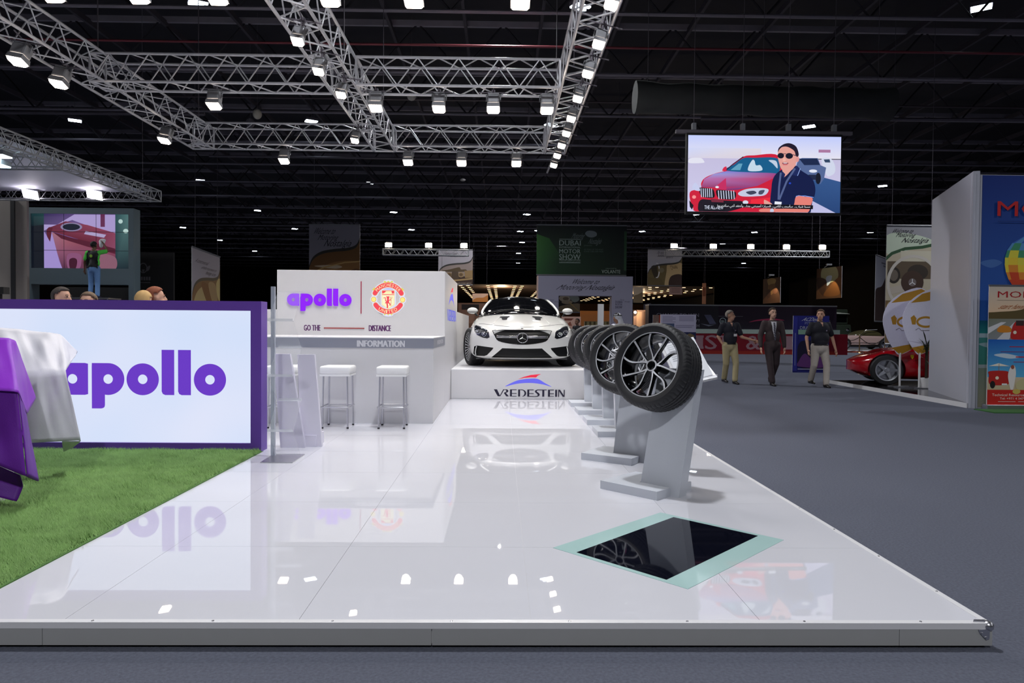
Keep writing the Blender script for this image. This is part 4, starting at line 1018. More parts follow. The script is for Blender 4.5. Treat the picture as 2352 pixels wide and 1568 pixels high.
rf.add([gk.top(x, y, .006) for x, y in grid], [(j * 13 + i, j * 13 + i + 1, (j + 1) * 13 + i + 1, (j + 1) * 13 + i) for j in range(10) for i in range(12)]); rf.build('roof', mat('gloss_black_roof', (14, 14, 16), .1, coat=.5), car, smooth=True, solid=.006, **Lo)
for s in (-1, 1):
    pl_ = [(s * .775, 1.36, .985), (s * .735, 1.65, 1.08), (s * .66, 2.0, 1.225), (s * .60, 2.3, 1.325), (s * .585, 2.8, 1.37), (s * .56, 3.5, 1.335), (s * .60, 4.2, 1.12)]
    b = MB(); b.path([gk.near(p, .004) for p in curve_pts(pl_, 4, False)], .024, 8); b.build('a_pillar', m_paint, car, smooth=True, **Lo)
    b = MB(); c = V3((s * .915, 1.62, 1.06)); b.ball(c, .105, .07, .066, 16, 10); b.add([], []); mi_ = b.build('door_mirror', m_paint, car, smooth=True, **Lo)
    b = MB(); b.path([c + V3((.10 * math.cos(a), -.062 * math.sin(a) - .004, -.028)) for a in [math.radians(15 + 15 * k) for k in range(11)]], .007, 5); b.build('mirror_indicator', m_glassd, mi_, smooth=True, **Lo)
    b = MB(); b.tube((s * .82, 1.60, .96), (s * .88, 1.62, 1.02), .02, 8); b.build('mirror_stalk', m_black, mi_, **Lo)
b = MB()
for k in range(2): b.path([gk.near((-.6 + k * .15 + .95 * f, 1.36 + .08 * math.sin(math.pi * f), .99 + .14 * math.sin(math.pi * f) * (1 - .3 * k)), .006) for f in [i / 12 for i in range(13)]], .006, 5)
b.build('wiper', m_black, car, **Lo)
b = MB(); b.box(-.84, .84, .62, 4.5, .12, .2); b.box(-.6, .6, 1.0, 4.5, .2, .75); b.build('underbody', m_black, car, **Lo)
# its wheels: many thin spokes
car.scale = (1.05, 1, 1)
wheelm = wheel_proto(26, 'x', True)
for x, y, yaw in ((-.84, .88, 16), (.84, .88, 16), (-.84, 3.82, 0), (.84, 3.82, 0)):
    w_ = thing('car_wheel', None, None); w_.parent = car
    k = 1.07; s = 1 if x > 0 else -1
    R = Matrix.Rotation(math.radians(yaw), 4, 'Z') @ Matrix.Rotation(math.radians(90 * s), 4, 'Y')
    w_.matrix_local = Matrix.Translation((x, y, .335 * k)) @ R @ Matrix.Diagonal((k, k, k, 1))
    for ch in wheelm.children: cc = ch.copy(); COL.objects.link(cc); cc.parent = w_
for ch in list(wheelm.children): bpy.data.objects.remove(ch)
bpy.data.objects.remove(wheelm)
# ================================================================== hanging LED screen
def hang(parent, x, y, z, top=12.6, r=.006):
    b = MB(); b.tube((x, y, z), (x, y, top), r, 5); b.build('hanging_cable', m_steel, parent)
YL = 14.25
tl, br = P(1581, 310, YL), P(1929, 489, YL)
led = thing('led_screen', 'hanging LED video screen showing a man beside a red car', 'screen', ((tl.x + br.x) / 2, YL, br.z))
b = MB(); b.box(tl.x - .03, br.x + .03, YL + .004, YL + .12, br.z - .05, tl.z + .05); b.build('cabinet', m_black, led)
b = MB(); b.box(tl.x - .25, br.x + .25, YL + .02, YL + .10, tl.z + .05, tl.z + .12); b.build('hanging_bar', m_steel, led)
for f in (.04, .36, .66, .96):
    x = tl.x + (br.x - tl.x) * f; hang(led, x, YL + .06, tl.z + .1); b = MB(); b.box(x - .04, x + .04, YL + .01, YL + .11, tl.z + .12, tl.z + .26); b.build('chain_hoist', mat('grey_hoist', (110, 112, 118), .5), led)
SKN, NV, RED = (226, 160, 150), (16, 26, 70), (205, 28, 58)
LL = [('r', 100, 100, 2200, 420, [(190, 202, 252), (190, 202, 252), (228, 226, 240), (228, 226, 240)]), ('r', 100, 290, 1100, 470, [(206, 214, 248), (222, 216, 226), (214, 206, 222), (214, 208, 226)]),
      ('r', 100, 430, 2200, 1180, [(196, 190, 222), (196, 190, 222), (206, 204, 236), (206, 204, 236)]), ('p', [(1800, 640), (2200, 740), (2200, 1180), (1740, 1180)], [(52, 86, 140), (52, 86, 140), (36, 66, 118), (36, 66, 118)]),
      ('p', [(1800, 1000), (2120, 1165), (1760, 1180)], (190, 190, 228)), ('r', 1870, 295, 2030, 335, (170, 120, 160)), ('c', [(130, 450), (180, 430), (290, 430), (330, 465), (325, 495), (140, 500)], (226, 226, 240)),
      ('c', [(1910, 430), (2030, 415), (2090, 500), (2095, 600), (2040, 650), (1980, 640)], (208, 214, 234)), ('p', [(1940, 430), (2020, 425), (2030, 470), (1960, 470)], (50, 70, 100)),
      ('p', [(1600, 430), (1650, 412), (1860, 412), (1900, 510), (1975, 540), (1950, 690), (1900, 770), (1840, 720), (1700, 700), (1560, 560)], (84, 104, 150)), ('p', [(1610, 425), (1850, 418), (1890, 505), (1680, 510)], (26, 40, 76)),
      ('e', 1870, 690, 36, 78, (20, 24, 40)), ('e', 1800, 590, 55, 22, (225, 230, 245)), ('r', 1740, 640, 1840, 710, (30, 40, 70)),
      # red car
      ('c', [(150, 900), (290, 850), (300, 770), (350, 700), (480, 640), (630, 595), (720, 510), (860, 405), (1000, 385), (1330, 385), (1400, 700), (1300, 1160), (330, 1170), (190, 1100)], RED),
      ('p', [(300, 830), (340, 715), (470, 645), (640, 605), (1330, 620), (1260, 700), (1060, 800), (800, 855), (640, 870), (500, 835)], [(150, 60, 110), (180, 110, 170), (150, 150, 215), (120, 130, 215), (150, 70, 140), (180, 60, 110), (150, 70, 130), (90, 60, 130), (130, 40, 90), (190, 40, 90)]),
      ('p', [(480, 830), (630, 700), (640, 860), (560, 860)], (196, 44, 96)), ('c', [(640, 598), (740, 510), (860, 425), (1000, 418), (1320, 425), (1340, 612), (1200, 622)], (18, 92, 138)), ('p', [(690, 590), (800, 500), (850, 500), (820, 590)], (96, 160, 190)),
      ('c', [(930, 540), (980, 450), (1010, 460), (1030, 520), (1090, 520), (1110, 590), (940, 600)], (196, 216, 232)), ('c', [(1200, 450), (1300, 460), (1320, 560), (1260, 500)], (190, 206, 226)), ('l', [(860, 405), (720, 510), (620, 600)], 12, (40, 20, 50)), ('c', [(580, 600), (600, 555), (635, 545), (630, 600)], (214, 40, 74)),
      ('c', [(270, 850), (300, 835), (440, 850), (475, 890), (470, 970), (330, 965), (290, 930)], (14, 14, 26)), ('c', [(500, 880), (540, 862), (720, 880), (765, 900), (760, 970), (700, 995), (560, 985), (515, 950)], (14, 14, 26))]
LL += [('l', [(298 + 28 * k, 845), (306 + 28 * k, 965)], 11, (206, 212, 236)) for k in range(6)] + [('l', [(530 + 34 * k, 872), (540 + 34 * k, 988)], 12, (206, 212, 236)) for k in range(7)]
LL += [('e', 512, 826, 24, 15, (230, 232, 245)), ('c', [(795, 905), (900, 850), (1080, 832), (1200, 850), (1160, 925), (1040, 945), (850, 948)], (196, 202, 226)), ('c', [(900, 890), (1000, 870), (1040, 900), (960, 925)], (60, 66, 90)), ('c', [(1080, 870), (1150, 860), (1120, 915), (1070, 915)], (70, 76, 100)),
       ('c', [(180, 830), (220, 770), (270, 830), (280, 880), (210, 870)], (198, 204, 236)), ('c', [(300, 1000), (420, 1000), (700, 1010), (860, 1020), (880, 1090), (600, 1170), (300, 1170), (260, 1080)], (26, 20, 34)), ('p', [(430, 985), (600, 1000), (600, 1035), (440, 1030)], (120, 40, 60)), ('p', [(140, 1010), (200, 1080), (180, 1140), (150, 1100)], (26, 16, 30)), ('e', 895, 1030, 38, 26, (214, 218, 236)), ('e', 205, 965, 26, 24, (245, 150, 150)), ('p', [(970, 990), (1230, 960), (1230, 1060), (960, 1060)], (236, 40, 60)),
       ('p', [(330, 1062), (620, 1090), (620, 1180), (330, 1170)], (14, 14, 26)), ('t', 'THE ALL-NEW', 345, 1078, 600, 1130, (214, 220, 240), 0, .01),
       # man in a polo shirt
       ('c', [(1270, 680), (1340, 600), (1420, 560), (1560, 520), (1640, 590), (1780, 690), (1830, 840), (1800, 970), (1700, 945), (1570, 945), (1545, 1160), (1250, 1160), (1240, 820)], NV), ('p', [(1700, 960), (1800, 950), (1770, 1170), (1560, 1170)], NV),
       ('p', [(1375, 560), (1400, 690), (1445, 650), (1560, 520), (1560, 470), (1380, 480)], SKN), ('c', [(1320, 330), (1335, 290), (1450, 255), (1560, 300), (1590, 400), (1570, 470), (1520, 570), (1440, 605), (1370, 570), (1335, 480), (1318, 400)], SKN), ('e', 1582, 430, 22, 42, (222, 150, 146)),
       ('c', [(1318, 340), (1330, 280), (1400, 228), (1480, 218), (1560, 260), (1596, 350), (1590, 395), (1560, 390), (1535, 320), (1450, 268), (1380, 268), (1340, 300)], (32, 24, 44)), ('e', 1357, 388, 44, 38, (22, 22, 40)), ('e', 1470, 390, 50, 40, (22, 22, 40)), ('l', [(1390, 362), (1430, 362)], 8, (60, 50, 66)), ('l', [(1515, 372), (1580, 390)], 9, (60, 50, 66)),
       ('c', [(1385, 440), (1400, 410), (1425, 440), (1415, 465), (1390, 465)], (236, 178, 164)), ('e', 1418, 492, 42, 15, (130, 50, 66)), ('e', 1418, 488, 30, 6, (240, 230, 236)), ('e', 1415, 512, 34, 9, (216, 120, 124)),
       ('p', [(1380, 600), (1420, 640), (1400, 710), (1360, 620)], (28, 40, 92)), ('p', [(1560, 520), (1600, 560), (1620, 600), (1590, 665), (1500, 650), (1545, 580)], (28, 40, 92)), ('l', [(1622, 560), (1585, 660)], 8, (150, 176, 236)), ('l', [(1360, 620), (1340, 820), (1335, 990)], 26, (82, 96, 140)), ('l', [(1550, 560), (1440, 740), (1345, 990)], 26, (82, 96, 140)), ('e', 1485, 764, 16, 13, (40, 70, 190)),
       ('p', [(1285, 1014), (1378, 1020), (1374, 1056), (1282, 1054)], (232, 236, 248)), ('l', [(1570, 940), (1690, 935), (1805, 955)], 10, (120, 160, 240)), ('c', [(1570, 950), (1690, 945), (1790, 965), (1770, 1060), (1720, 1165), (1500, 1170), (1120, 1165), (1120, 1115), (1500, 1100)], (228, 128, 118)), ('c', [(1140, 1000), (1165, 1000), (1250, 1050), (1230, 1080), (1150, 1060)], SKN), ('c', [(1225, 1130), (1255, 1110), (1275, 1150), (1230, 1168)], (196, 204, 226)),
       ('p', [(475, 1045), (1800, 1062), (1798, 1116), (475, 1098)], (14, 12, 22)), ('t', shape_ar('حسنا شباب... سأسحب كلامي... السيارة أعجبتني جدا... وأعتقد أنني سأشتريها'), 515, 1058, 1765, 1112, (240, 242, 250), 0, .004)]
picture('video_picture', led, (tl.x, YL, br.z), V3((br.x - tl.x, 0, 0)), V3((0, 0, tl.z - br.z)), LL, px=(120, 118, 2172, 1160), emit=1.0, eps=.0008)
# rolled dark drape hanging above the screen
dr = thing('rolled_drape', 'long rolled dark drape hung above the LED screen', 'drape', (P(1750, 228, 16).x, 16, P(1750, 262, 16).z))
xa, xb = P(1458, 228, 16).x, P(2045, 236, 16).x; zc_ = P(1750, 228, 16).z; b = MB()
rings = []
for i in range(33):
    f = i / 32; x = xa + (xb - xa) * f; r = .34 + .012 * math.sin(f * 40) + .03 * (abs(f - .5) * 2) ** 8
    rings.append([V3((x, 16 + r * math.sin(2 * math.pi * k / 20), zc_ - .08 * f + r * math.cos(2 * math.pi * k / 20) + .01 * math.sin(5 * k + f * 30))) for k in range(20)])
b.loft(rings); b.build('drape_roll', mat('dark_olive_drape', (52, 54, 54), .8, var=.2, scale=3), dr, smooth=True, auto=50)
for x in (xa + .3, (xa + xb) / 2, xb - .3): hang(dr, x, 16, zc_ + .2)

# ================================================================== right-hand booth with the blue poster
A0, B0 = G(2132, 904, 0), G(2224, 937, 0); zt = P(2243, 393, B0.y).z
m_booth = mat('pale_grey_booth_board', (178, 180, 192), .5, var=.02, scale=3)
booth = thing('white_booth', 'tall white booth wall with a blue hot-air balloon poster at the right edge', 'booth', B0)
dv = (A0 - B0); dv.z = 0; nrm = V3((dv.y, -dv.x, 0)).normalized()
if nrm.x < 0: nrm = -nrm
b = MB(); b.hexa([A0, B0, B0 + nrm * .1, A0 + nrm * .1], [p + V3((0, 0, zt)) for p in (A0, B0, B0 + nrm * .1, A0 + nrm * .1)]); b.build('side_wall', m_booth, booth)
xB = B0.x + .03; yB = B0.y - .02
b = MB(); b.box(xB, P(2250, 700, yB).x, yB, yB + .12, 0, zt - .06); b.build('corner_post', m_booth, booth)
xe = xB + 3.2; xp = P(2250, 700, yB).x
b = MB(); b.box(xp, xe, yB + .01, yB + .12, 0, zt - .06); b.build('front_panel', m_booth, booth)
pz0, pz1 = 0.0, zt - .07; X = lambda px: (P(px, 700, yB).x)
fx = lambda px: 2250 + (px - 2250)
P5 = [('r', 2250, 390, 2520, 740, [(22, 50, 130), (24, 60, 150), (52, 100, 176), (44, 92, 170)]), ('c', [(2250, 600), (2280, 592), (2300, 600), (2275, 612)], (70, 110, 176)), ('r', 2250, 735, 2520, 765, [(20, 84, 110), (20, 84, 110), (40, 130, 130), (40, 130, 130)]), ('r', 2250, 765, 2520, 775, (170, 190, 200)), ('r', 2250, 775, 2520, 840, [(70, 140, 136), (70, 140, 136), (60, 130, 120), (60, 130, 120)]), ('c', [(2250, 790), (2300, 786), (2400, 794), (2300, 802)], (150, 176, 184)),
      ('r', 2250, 838, 2520, 848, (160, 172, 176)), ('r', 2250, 846, 2520, 940, [(124, 140, 128), (124, 140, 128), (150, 148, 128), (150, 148, 128)])]
cols = [(60, 100, 190), (90, 150, 200), (70, 150, 110), (226, 214, 70), (236, 206, 60), (226, 140, 50), (206, 70, 40)]
for k in range(7):
    y0 = 537 + k * 17; pts = []
    for yy in (y0, y0 + 17):
        f = max(0, 1 - ((yy - 597) / 62) ** 2) ** .5 if yy < 597 else max(0, 1 - ((yy - 597) / 78) ** 2) ** .5
        pts.append((yy, 60 * f))
    for g_ in range(6):
        a0, a1 = -1 + g_ / 3, -1 + (g_ + 1) / 3; c = cols[(k + (g_ % 2)) % 7 if k < 6 else 6]
        s0, s1 = math.sin(a0 * math.pi / 2), math.sin(a1 * math.pi / 2)
        P5.append(('p', [(2365 + s0 * pts[0][1], pts[0][0]), (2365 + s1 * pts[0][1], pts[0][0]), (2365 + s1 * pts[1][1], pts[1][0]), (2365 + s0 * pts[1][1], pts[1][0])], c))
P5 += [('l', [(2345, 655), (2355, 690)], 1.5, (90, 60, 40)), ('r', 2350, 688, 2380, 706, (110, 70, 40)), ('t', 'MOKE', 2285, 457, 2480, 492, (206, 40, 44), 0, .006), ('l', [(2286, 504), (2490, 504)], 1.5, (20, 50, 120))]
picture('poster_print', booth, (xp, yB + .01, pz0 + .02), V3((X(2520) - xp, 0, 0)), V3((0, 0, pz1 - pz0 - .02)), P5, px=(2250, 397, 2520, 938), eps=.001)
# roll-up banner in front of it
yR = yB - .18; r0, r1 = P(2271, 700, yR), P(2395, 700, yR); rzt = P(2310, 657, yR).z; rzb = .09
ru = thing('roll_up_banner', 'roll-up banner with beach buggies and red foot strip before the blue poster', 'banner', (r0.x + .4, yR, 0))
b = MB(); b.box(r0.x, r1.x, yR, yR + .01, rzb, rzt); b.build('banner_panel', m_white, ru)
b = MB(); b.box(r0.x - .02, r1.x + .02, yR - .05, yR + .09, .0, .09); b.build('banner_base', m_alu, ru, bevel=.01)
b = MB(); b.box(r0.x - .005, r1.x + .005, yR - .008, yR + .014, rzt, rzt + .025); b.build('top_rail', m_alu, ru)
R5 = [('r', 2271, 657, 2400, 722, [(200, 190, 178), (210, 196, 180), (236, 206, 170), (230, 196, 160)]), ('t', 'MOKE', 2291, 669, 2388, 684, (170, 26, 34), 0, .006), ('l', [(2290, 690), (2390, 690)], 1, (170, 150, 130)), ('t', 'start having fun', 2286, 699, 2392, 714, (176, 98, 50), .2),
      ('c', [(2260, 722), (2290, 718), (2330, 715), (2370, 708), (2410, 712), (2410, 740), (2260, 740)], (92, 78, 44)), ('r', 2271, 734, 2400, 784, [(120, 126, 110), (150, 146, 140), (150, 150, 156), (130, 136, 140)]), ('p', [(2271, 755), (2300, 742), (2312, 742), (2271, 770)], (210, 210, 214)), ('p', [(2290, 784), (2330, 742), (2342, 742), (2318, 784)], (206, 206, 212)),
      ('c', [(2291, 760), (2300, 750), (2318, 752), (2326, 762), (2318, 766), (2296, 766)], (206, 130, 40)), ('c', [(2324, 762), (2332, 742), (2350, 740), (2368, 745), (2372, 780), (2326, 782)], (186, 36, 34)), ('e', 2332, 766, 4, 4, (230, 220, 200)), ('r', 2334, 738, 2352, 750, (60, 40, 40)),
      ('r', 2271, 783, 2400, 875, [(20, 90, 180), (40, 110, 196), (90, 176, 220), (90, 176, 220)]), ('c', [(2285, 820), (2310, 816), (2345, 824), (2320, 828)], (196, 214, 230)), ('l', [(2320, 800), (2392, 800)], 2, (170, 40, 70)), ('l', [(2300, 812), (2392, 812)], 1.6, (120, 60, 110)), ('l', [(2335, 824), (2392, 824)], 2.4, (190, 40, 60)), ('l', [(2330, 836), (2392, 836)], 1.6, (150, 60, 100)),
      ('r', 2271, 872, 2400, 904, [(206, 190, 160), (206, 190, 160), (196, 176, 140), (196, 176, 140)]), ('p', [(2273, 846), (2296, 839), (2322, 846)], (236, 230, 216)), ('l', [(2297, 840), (2297, 868)], 1.2, (150, 130, 110)), ('c', [(2274, 868), (2276, 858), (2316, 858), (2321, 870), (2320, 888), (2278, 890)], (184, 38, 32)), ('e', 2283, 890, 6, 9, (30, 26, 26)), ('e', 2293, 874, 4, 4, (236, 226, 200)), ('r', 2304, 887, 2316, 891, (230, 230, 230)),
      ('c', [(2318, 872), (2320, 856), (2326, 845), (2333, 846), (2336, 862), (2334, 880), (2330, 902), (2324, 900)], (230, 224, 220)), ('e', 2328, 848, 4, 5, (150, 80, 60)), ('c', [(2336, 890), (2350, 876), (2370, 880), (2372, 902), (2345, 905)], (196, 186, 140)),
      ('r', 2271, 902, 2400, 938, (196, 36, 30)), ('e', 2338, 906, 9, 6, (206, 180, 90)), ('t', 'Technical Resources Motors', 2282, 911, 2390, 917, (240, 220, 210)), ('t', 'Tel: +971 4 3479680   Fax:', 2300, 920, 2392, 925, (240, 220, 210)), ('l', [(2296, 930), (2336, 930)], 1.2, (226, 190, 180)), ('l', [(2342, 930), (2390, 930)], 1.2, (226, 190, 180))]
picture('banner_print', ru, (r0.x, yR, rzb), V3((r1.x - r0.x, 0, 0)), V3((0, 0, rzt - rzb)), R5, px=(2271, 657, 2395, 937), eps=.0008)
b = MB(); q0 = G(2285, 949, 0); b.box(q0.x, q0.x + 2.0, q0.y, q0.y + .5, .0, .015)
tag(b.build('turf_strip', mat('turf_backing2', (52, 100, 50), .9, var=.3, scale=80)), 'strip of green turf on the carpet below the roll-up banner', 'turf')

# ================================================================== low stage with the red sports car
L0 = G(1905, 880, 0); e1 = (B0 - L0); e1.z = 0; pn = V3((-e1.y, e1.x, 0)).normalized(); pn = pn if pn.x > 0 else -pn
stg = thing('low_stage', 'low dark glossy stage with a white edge under the red sports car', 'stage', L0)
HS = .085
c4 = [L0, B0 - e1.normalized() * .02, B0 + pn * 5 - e1.normalized() * .02, L0 + pn * 5]
b = MB(); b.hexa([p + V3((0, 0, 0)) for p in c4], [p + V3((0, 0, HS - .002)) for p in c4]); b.build('stage_deck', mat('dark_gloss_floor', (22, 20, 24), .08, var=.1), stg)
tn = e1.normalized()
b = MB(); f4 = [L0 - pn * .02, c4[1] - pn * .02, c4[1] + pn * .0, L0 + pn * .0]; b.hexa(f4, [p + V3((0, 0, HS)) for p in f4]); b.build('edge_board', m_white, stg)
def simple_car(name, label, cat, loc, rz, st_, gst, paint, wheels, R, k=1.0, glass=None, spokes=5, hubcap=False, arch=1.1):
    t = thing(name, label, cat, loc, rz)
    me = body_mesh(st_, 2); cs = []
    for y, hw in wheels:
        for s in (-1, 1):
            b = MB(); b.tube((s * (hw - .26), y, R), (s * (hw + .5), y, R), R * arch, 32); cs.append(b)
    bd = link('body', cut(me, cs), t); bd.data.materials.clear(); bd.data.materials.append(paint); bd.data.polygons.foreach_set('use_smooth', [True] * len(bd.data.polygons)); bd.data.set_sharp_from_angle(angle=math.radians(35))
    if gst:
        g_ = link('windows', body_mesh(gst, 2), t); g_.data.materials.append(glass or m_glassd); g_.data.polygons.foreach_set('use_smooth', [True] * len(g_.data.polygons))
    for y, hw in wheels:
        for s in (-1, 1):
            M = Matrix.Translation((s * (hw - .12), y, R)) @ Matrix.Rotation(math.radians(90 * s), 4, 'Y')
            b = MB(); b.lathe([(R * .68, .09), (R * .72, .11), (R * .95, .10), (R, .07), (R, -.07), (R * .95, -.10), (R * .7, -.11)], 40, M); ty = b.build('tyre', m_rubber, t, smooth=True, auto=40, world=False)
            b = MB(); b.lathe([(R * .62, .085), (R * .64, .10), (R * .71, .105), (R * .72, .08), (R * .66, -.05), (.001, -.05)], 40, M); b.build('rim', mat('silver_rim', (200, 202, 208), .25, .9), ty, smooth=True, auto=40, world=False)
            if hubcap:
                b = MB(); b.lathe([(.001, .10), (R * .25, .10), (R * .45, .09), (R * .62, .085)], 24, M); b.build('hub_cap', m_chrome, ty, smooth=True, world=False)
            else:
                for i in range(spokes):
                    a = 2 * math.pi * i / spokes + .35; d = V3((math.cos(a), math.sin(a), 0)); n_ = V3((-d.y, d.x, 0)); b = MB()
                    lo = [d * .03 - n_ * .045 + V3((0, 0, .07)), d * .03 + n_ * .045 + V3((0, 0, .07)), d * R * .67 + n_ * .018 + V3((0, 0, .095)), d * R * .67 - n_ * .018 + V3((0, 0, .095))]
                    b.hexa([M @ (p - V3((0, 0, .03))) for p in lo], [M @ p for p in lo]); b.build('spoke', mat('silver_rim', (200, 202, 208), .25, .9), ty, world=False)
                b = MB(); b.lathe([(.001, .10), (.05, .098), (.06, .07)], 16, M); b.build('hub', mat('silver_rim', (200, 202, 208), .25, .9), ty, world=False)
    b = MB(); hw = wheels[0][1] - .3; b.box(-hw, hw, wheels[0][0] - .3, wheels[1][0] + .4, R * .5, R * 1.5); b.build('underbody', m_black, t, world=False)
    return t
wcx = P(2037, 848, 15.6); nose = P(1958, 850, 15.6)
wy = .74; FR = math.radians(-110)
fst = [S(.0, .30, (0, .30), (.50, .30), (.58, .34), (.62, .42), (.58, .50), (.45, .53), (0, .54)), S(.16, .26, (0, .18), (.72, .18), (.80, .30), (.84, .44), (.80, .58), (.55, .63), (0, .62)),
       S(.5, .12, (0, .14), (.84, .14), (.93, .3), (.96, .5), (.92, .70), (.62, .74), (0, .70)), S(wy, .05, (0, .12), (.86, .12), (.95, .3), (.985, .55), (.92, .80), (.65, .84), (0, .78)),
       S(1.5, 0, (0, .12), (.86, .12), (.94, .3), (.96, .55), (.92, .82), (.70, .88), (0, .87)), S(2.6, 0, (0, .12), (.86, .12), (.94, .3), (.96, .55), (.93, .82), (.72, .92), (0, .92)), S(3.8, 0, (0, .14), (.88, .14), (.96, .34), (.98, .6), (.94, .84), (.7, .93), (0, .94)), S(4.6, 0, (0, .3), (.76, .3), (.84, .42), (.86, .6), (.8, .78), (.6, .84), (0, .85))]
fg = [S(1.35, .1, (0, .8), (.6, .8), (.68, .82), (.62, .86), (.4, .88), (0, .89)), S(2.1, 0, (0, .8), (.7, .8), (.78, .86), (.66, 1.12), (.45, 1.22), (0, 1.25)), S(3.0, 0, (0, .8), (.7, .8), (.78, .86), (.66, 1.14), (.45, 1.26), (0, 1.29)), S(4.0, 0, (0, .8), (.66, .8), (.74, .86), (.6, 1.0), (.4, 1.08), (0, 1.1)), S(4.5, 0, (0, .8), (.5, .8), (.55, .82), (.5, .86), (.3, .88), (0, .9))]
m_red = mat('red_car_paint', (160, 10, 24), .15, coat=.8, var=0)
FL = V3((wcx.x, 15.6, HS)) - Matrix.Rotation(FR, 3, 'Z') @ V3((.9, wy, 0))
fer = simple_car('red_sports_car', 'red sports car with silver five-spoke wheels on the dark low stage', 'car', FL, FR, fst, fg, m_red, ((wy, .965), (3.75, .97)), .345)
b = MB(); b.prism([(-.03, .05), (.03, .05), (.03, 0), (0, -.05), (-.03, 0)], FL + Matrix.Rotation(FR, 3, 'Z') @ V3((.945, wy + .5, .66)), Matrix.Rotation(FR, 3, 'Z') @ V3((0, 1, 0)), V3((0, 0, 1)), Matrix.Rotation(FR, 3, 'Z') @ V3((1, 0, 0)), 0, .02); b.build('yellow_shield_badge', mat('badge_yellow', (226, 196, 30), .4), fer)
# teardrop flags
def flag(label, cx, Y):
    o = P(cx - 11, 815, Y); t = thing('teardrop_flag', label, 'flag', (o.x, Y, HS), group='teardrop flags beside the booth')
    out = curve_pts([(cx + 36, 660), (cx - 8, 672), (cx - 40, 698), (cx - 52, 735), (cx - 42, 775), (cx - 24, 804), (cx - 11, 815), (cx + 22, 800), (cx + 60, 770), (cx + 76, 730), (cx + 66, 690)], 4)
    p0 = P(cx, 740, Y); k = Y / FPX; b = MB(); b.prism([((x - cx) * k, (740 - y) * k) for x, y in out], p0, V3((1, 0, 0)), V3((0, 0, 1)), V3((0, -1, 0)), -.012, 0); b.build('flag_panel', mat('white_flag_cloth', (214, 212, 232), .7), t)
    G1 = (176, 130, 40)
    ls = [('p', [(cx + 36, 661), (cx - 8, 673), (cx - 34, 694), (cx + 2, 690), (cx + 44, 680), (cx + 66, 692), (cx + 50, 668)], G1), ('p', [(cx - 31, 798), (cx - 11, 814), (cx + 22, 799), (cx + 36, 786), (cx - 2, 792)], G1)]
    for c0 in (cx + 2, cx + 34): ls.append(('l', ell(c0, 738, 20, 11, 24) + [ell(c0, 738, 20, 11, 24)[0]], 5, G1))
    ls += [('p', [(cx - 34, 728), (cx - 26, 722), (cx - 20, 730), (cx - 22, 744), (cx - 30, 744)], G1), ('l', [(cx - 22, 757), (cx - 14, 752), (cx - 8, 758), (cx + 20, 757)], 1.4, (120, 110, 120))]
    picture('flag_print', t, P(cx - 60, 820, Y) + V3((0, 0, 0)), V3((140 * k, 0, 0)), V3((0, 0, 165 * k)), ls, px=(cx - 60, 655, cx + 80, 820), eps=.002)
    b = MB(); b.tube((o.x, Y + .01, HS), (o.x, Y + .01, o.z + .05), .022, 10); b.build('post', m_white, t)
    b = MB(); b.box(o.x - .24, o.x + .24, Y - .2, Y - .16, HS, HS + .015); b.box(o.x - .02, o.x + .02, Y - .18, Y + .06, HS, HS + .015); b.box(o.x - .24, o.x + .24, Y + .04, Y + .08, HS, HS + .015); b.build('foot_frame', m_alu, t)
flag('left white teardrop flag with gold rings before the red sports car', 2079, 15.2)
flag('right white teardrop flag with gold rings overlapping the other flag', 2124, 14.9)
# spiky potted plant
pt = P(2127, 880, 14.9); pt.z = HS
yu = thing('potted_yucca', 'spiky dark yucca plant in a white pot beside the booth wall', 'plant', pt)
b = MB(); b.lathe([(.001, 0), (.1, 0), (.14, .22), (.12, .22), (.11, .18), (.001, .18)], 20, Matrix.Translation(pt)); b.build('pot', m_white, yu, smooth=True, auto=40)
b = MB(); b.tube(pt + V3((0, 0, .15)), pt + V3((0, 0, .95)), .03, 8); b.build('stem', mat('yucca_stem', (52, 40, 30), .8), yu)
rng = random.Random(5)
for i in range(34):
    a = rng.uniform(0, 6.28); el = rng.uniform(-.5, 1.3); L_ = rng.uniform(.3, .6); s0 = pt + V3((0, 0, rng.uniform(.6, .97))); d = V3((math.cos(a) * math.cos(el), math.sin(a) * math.cos(el), math.sin(el)))
    m_ = s0 + d * L_ * .55; e = s0 + d * L_ - V3((0, 0, .10 * L_)); n_ = d.cross(V3((0, 0, 1))).normalized() * .014; b = MB()
    b.add([s0 + n_ * .6, s0 - n_ * .6, m_ - n_, m_ + n_, e, m_ + V3((0, 0, -.006))], [(0, 1, 2, 3), (3, 2, 4), (0, 5, 1), (0, 3, 5), (1, 5, 2), (3, 4, 5), (2, 5, 4)]); b.build('leaf', mat('yucca_leaf', (46, 58, 40), .5, var=.3), yu)

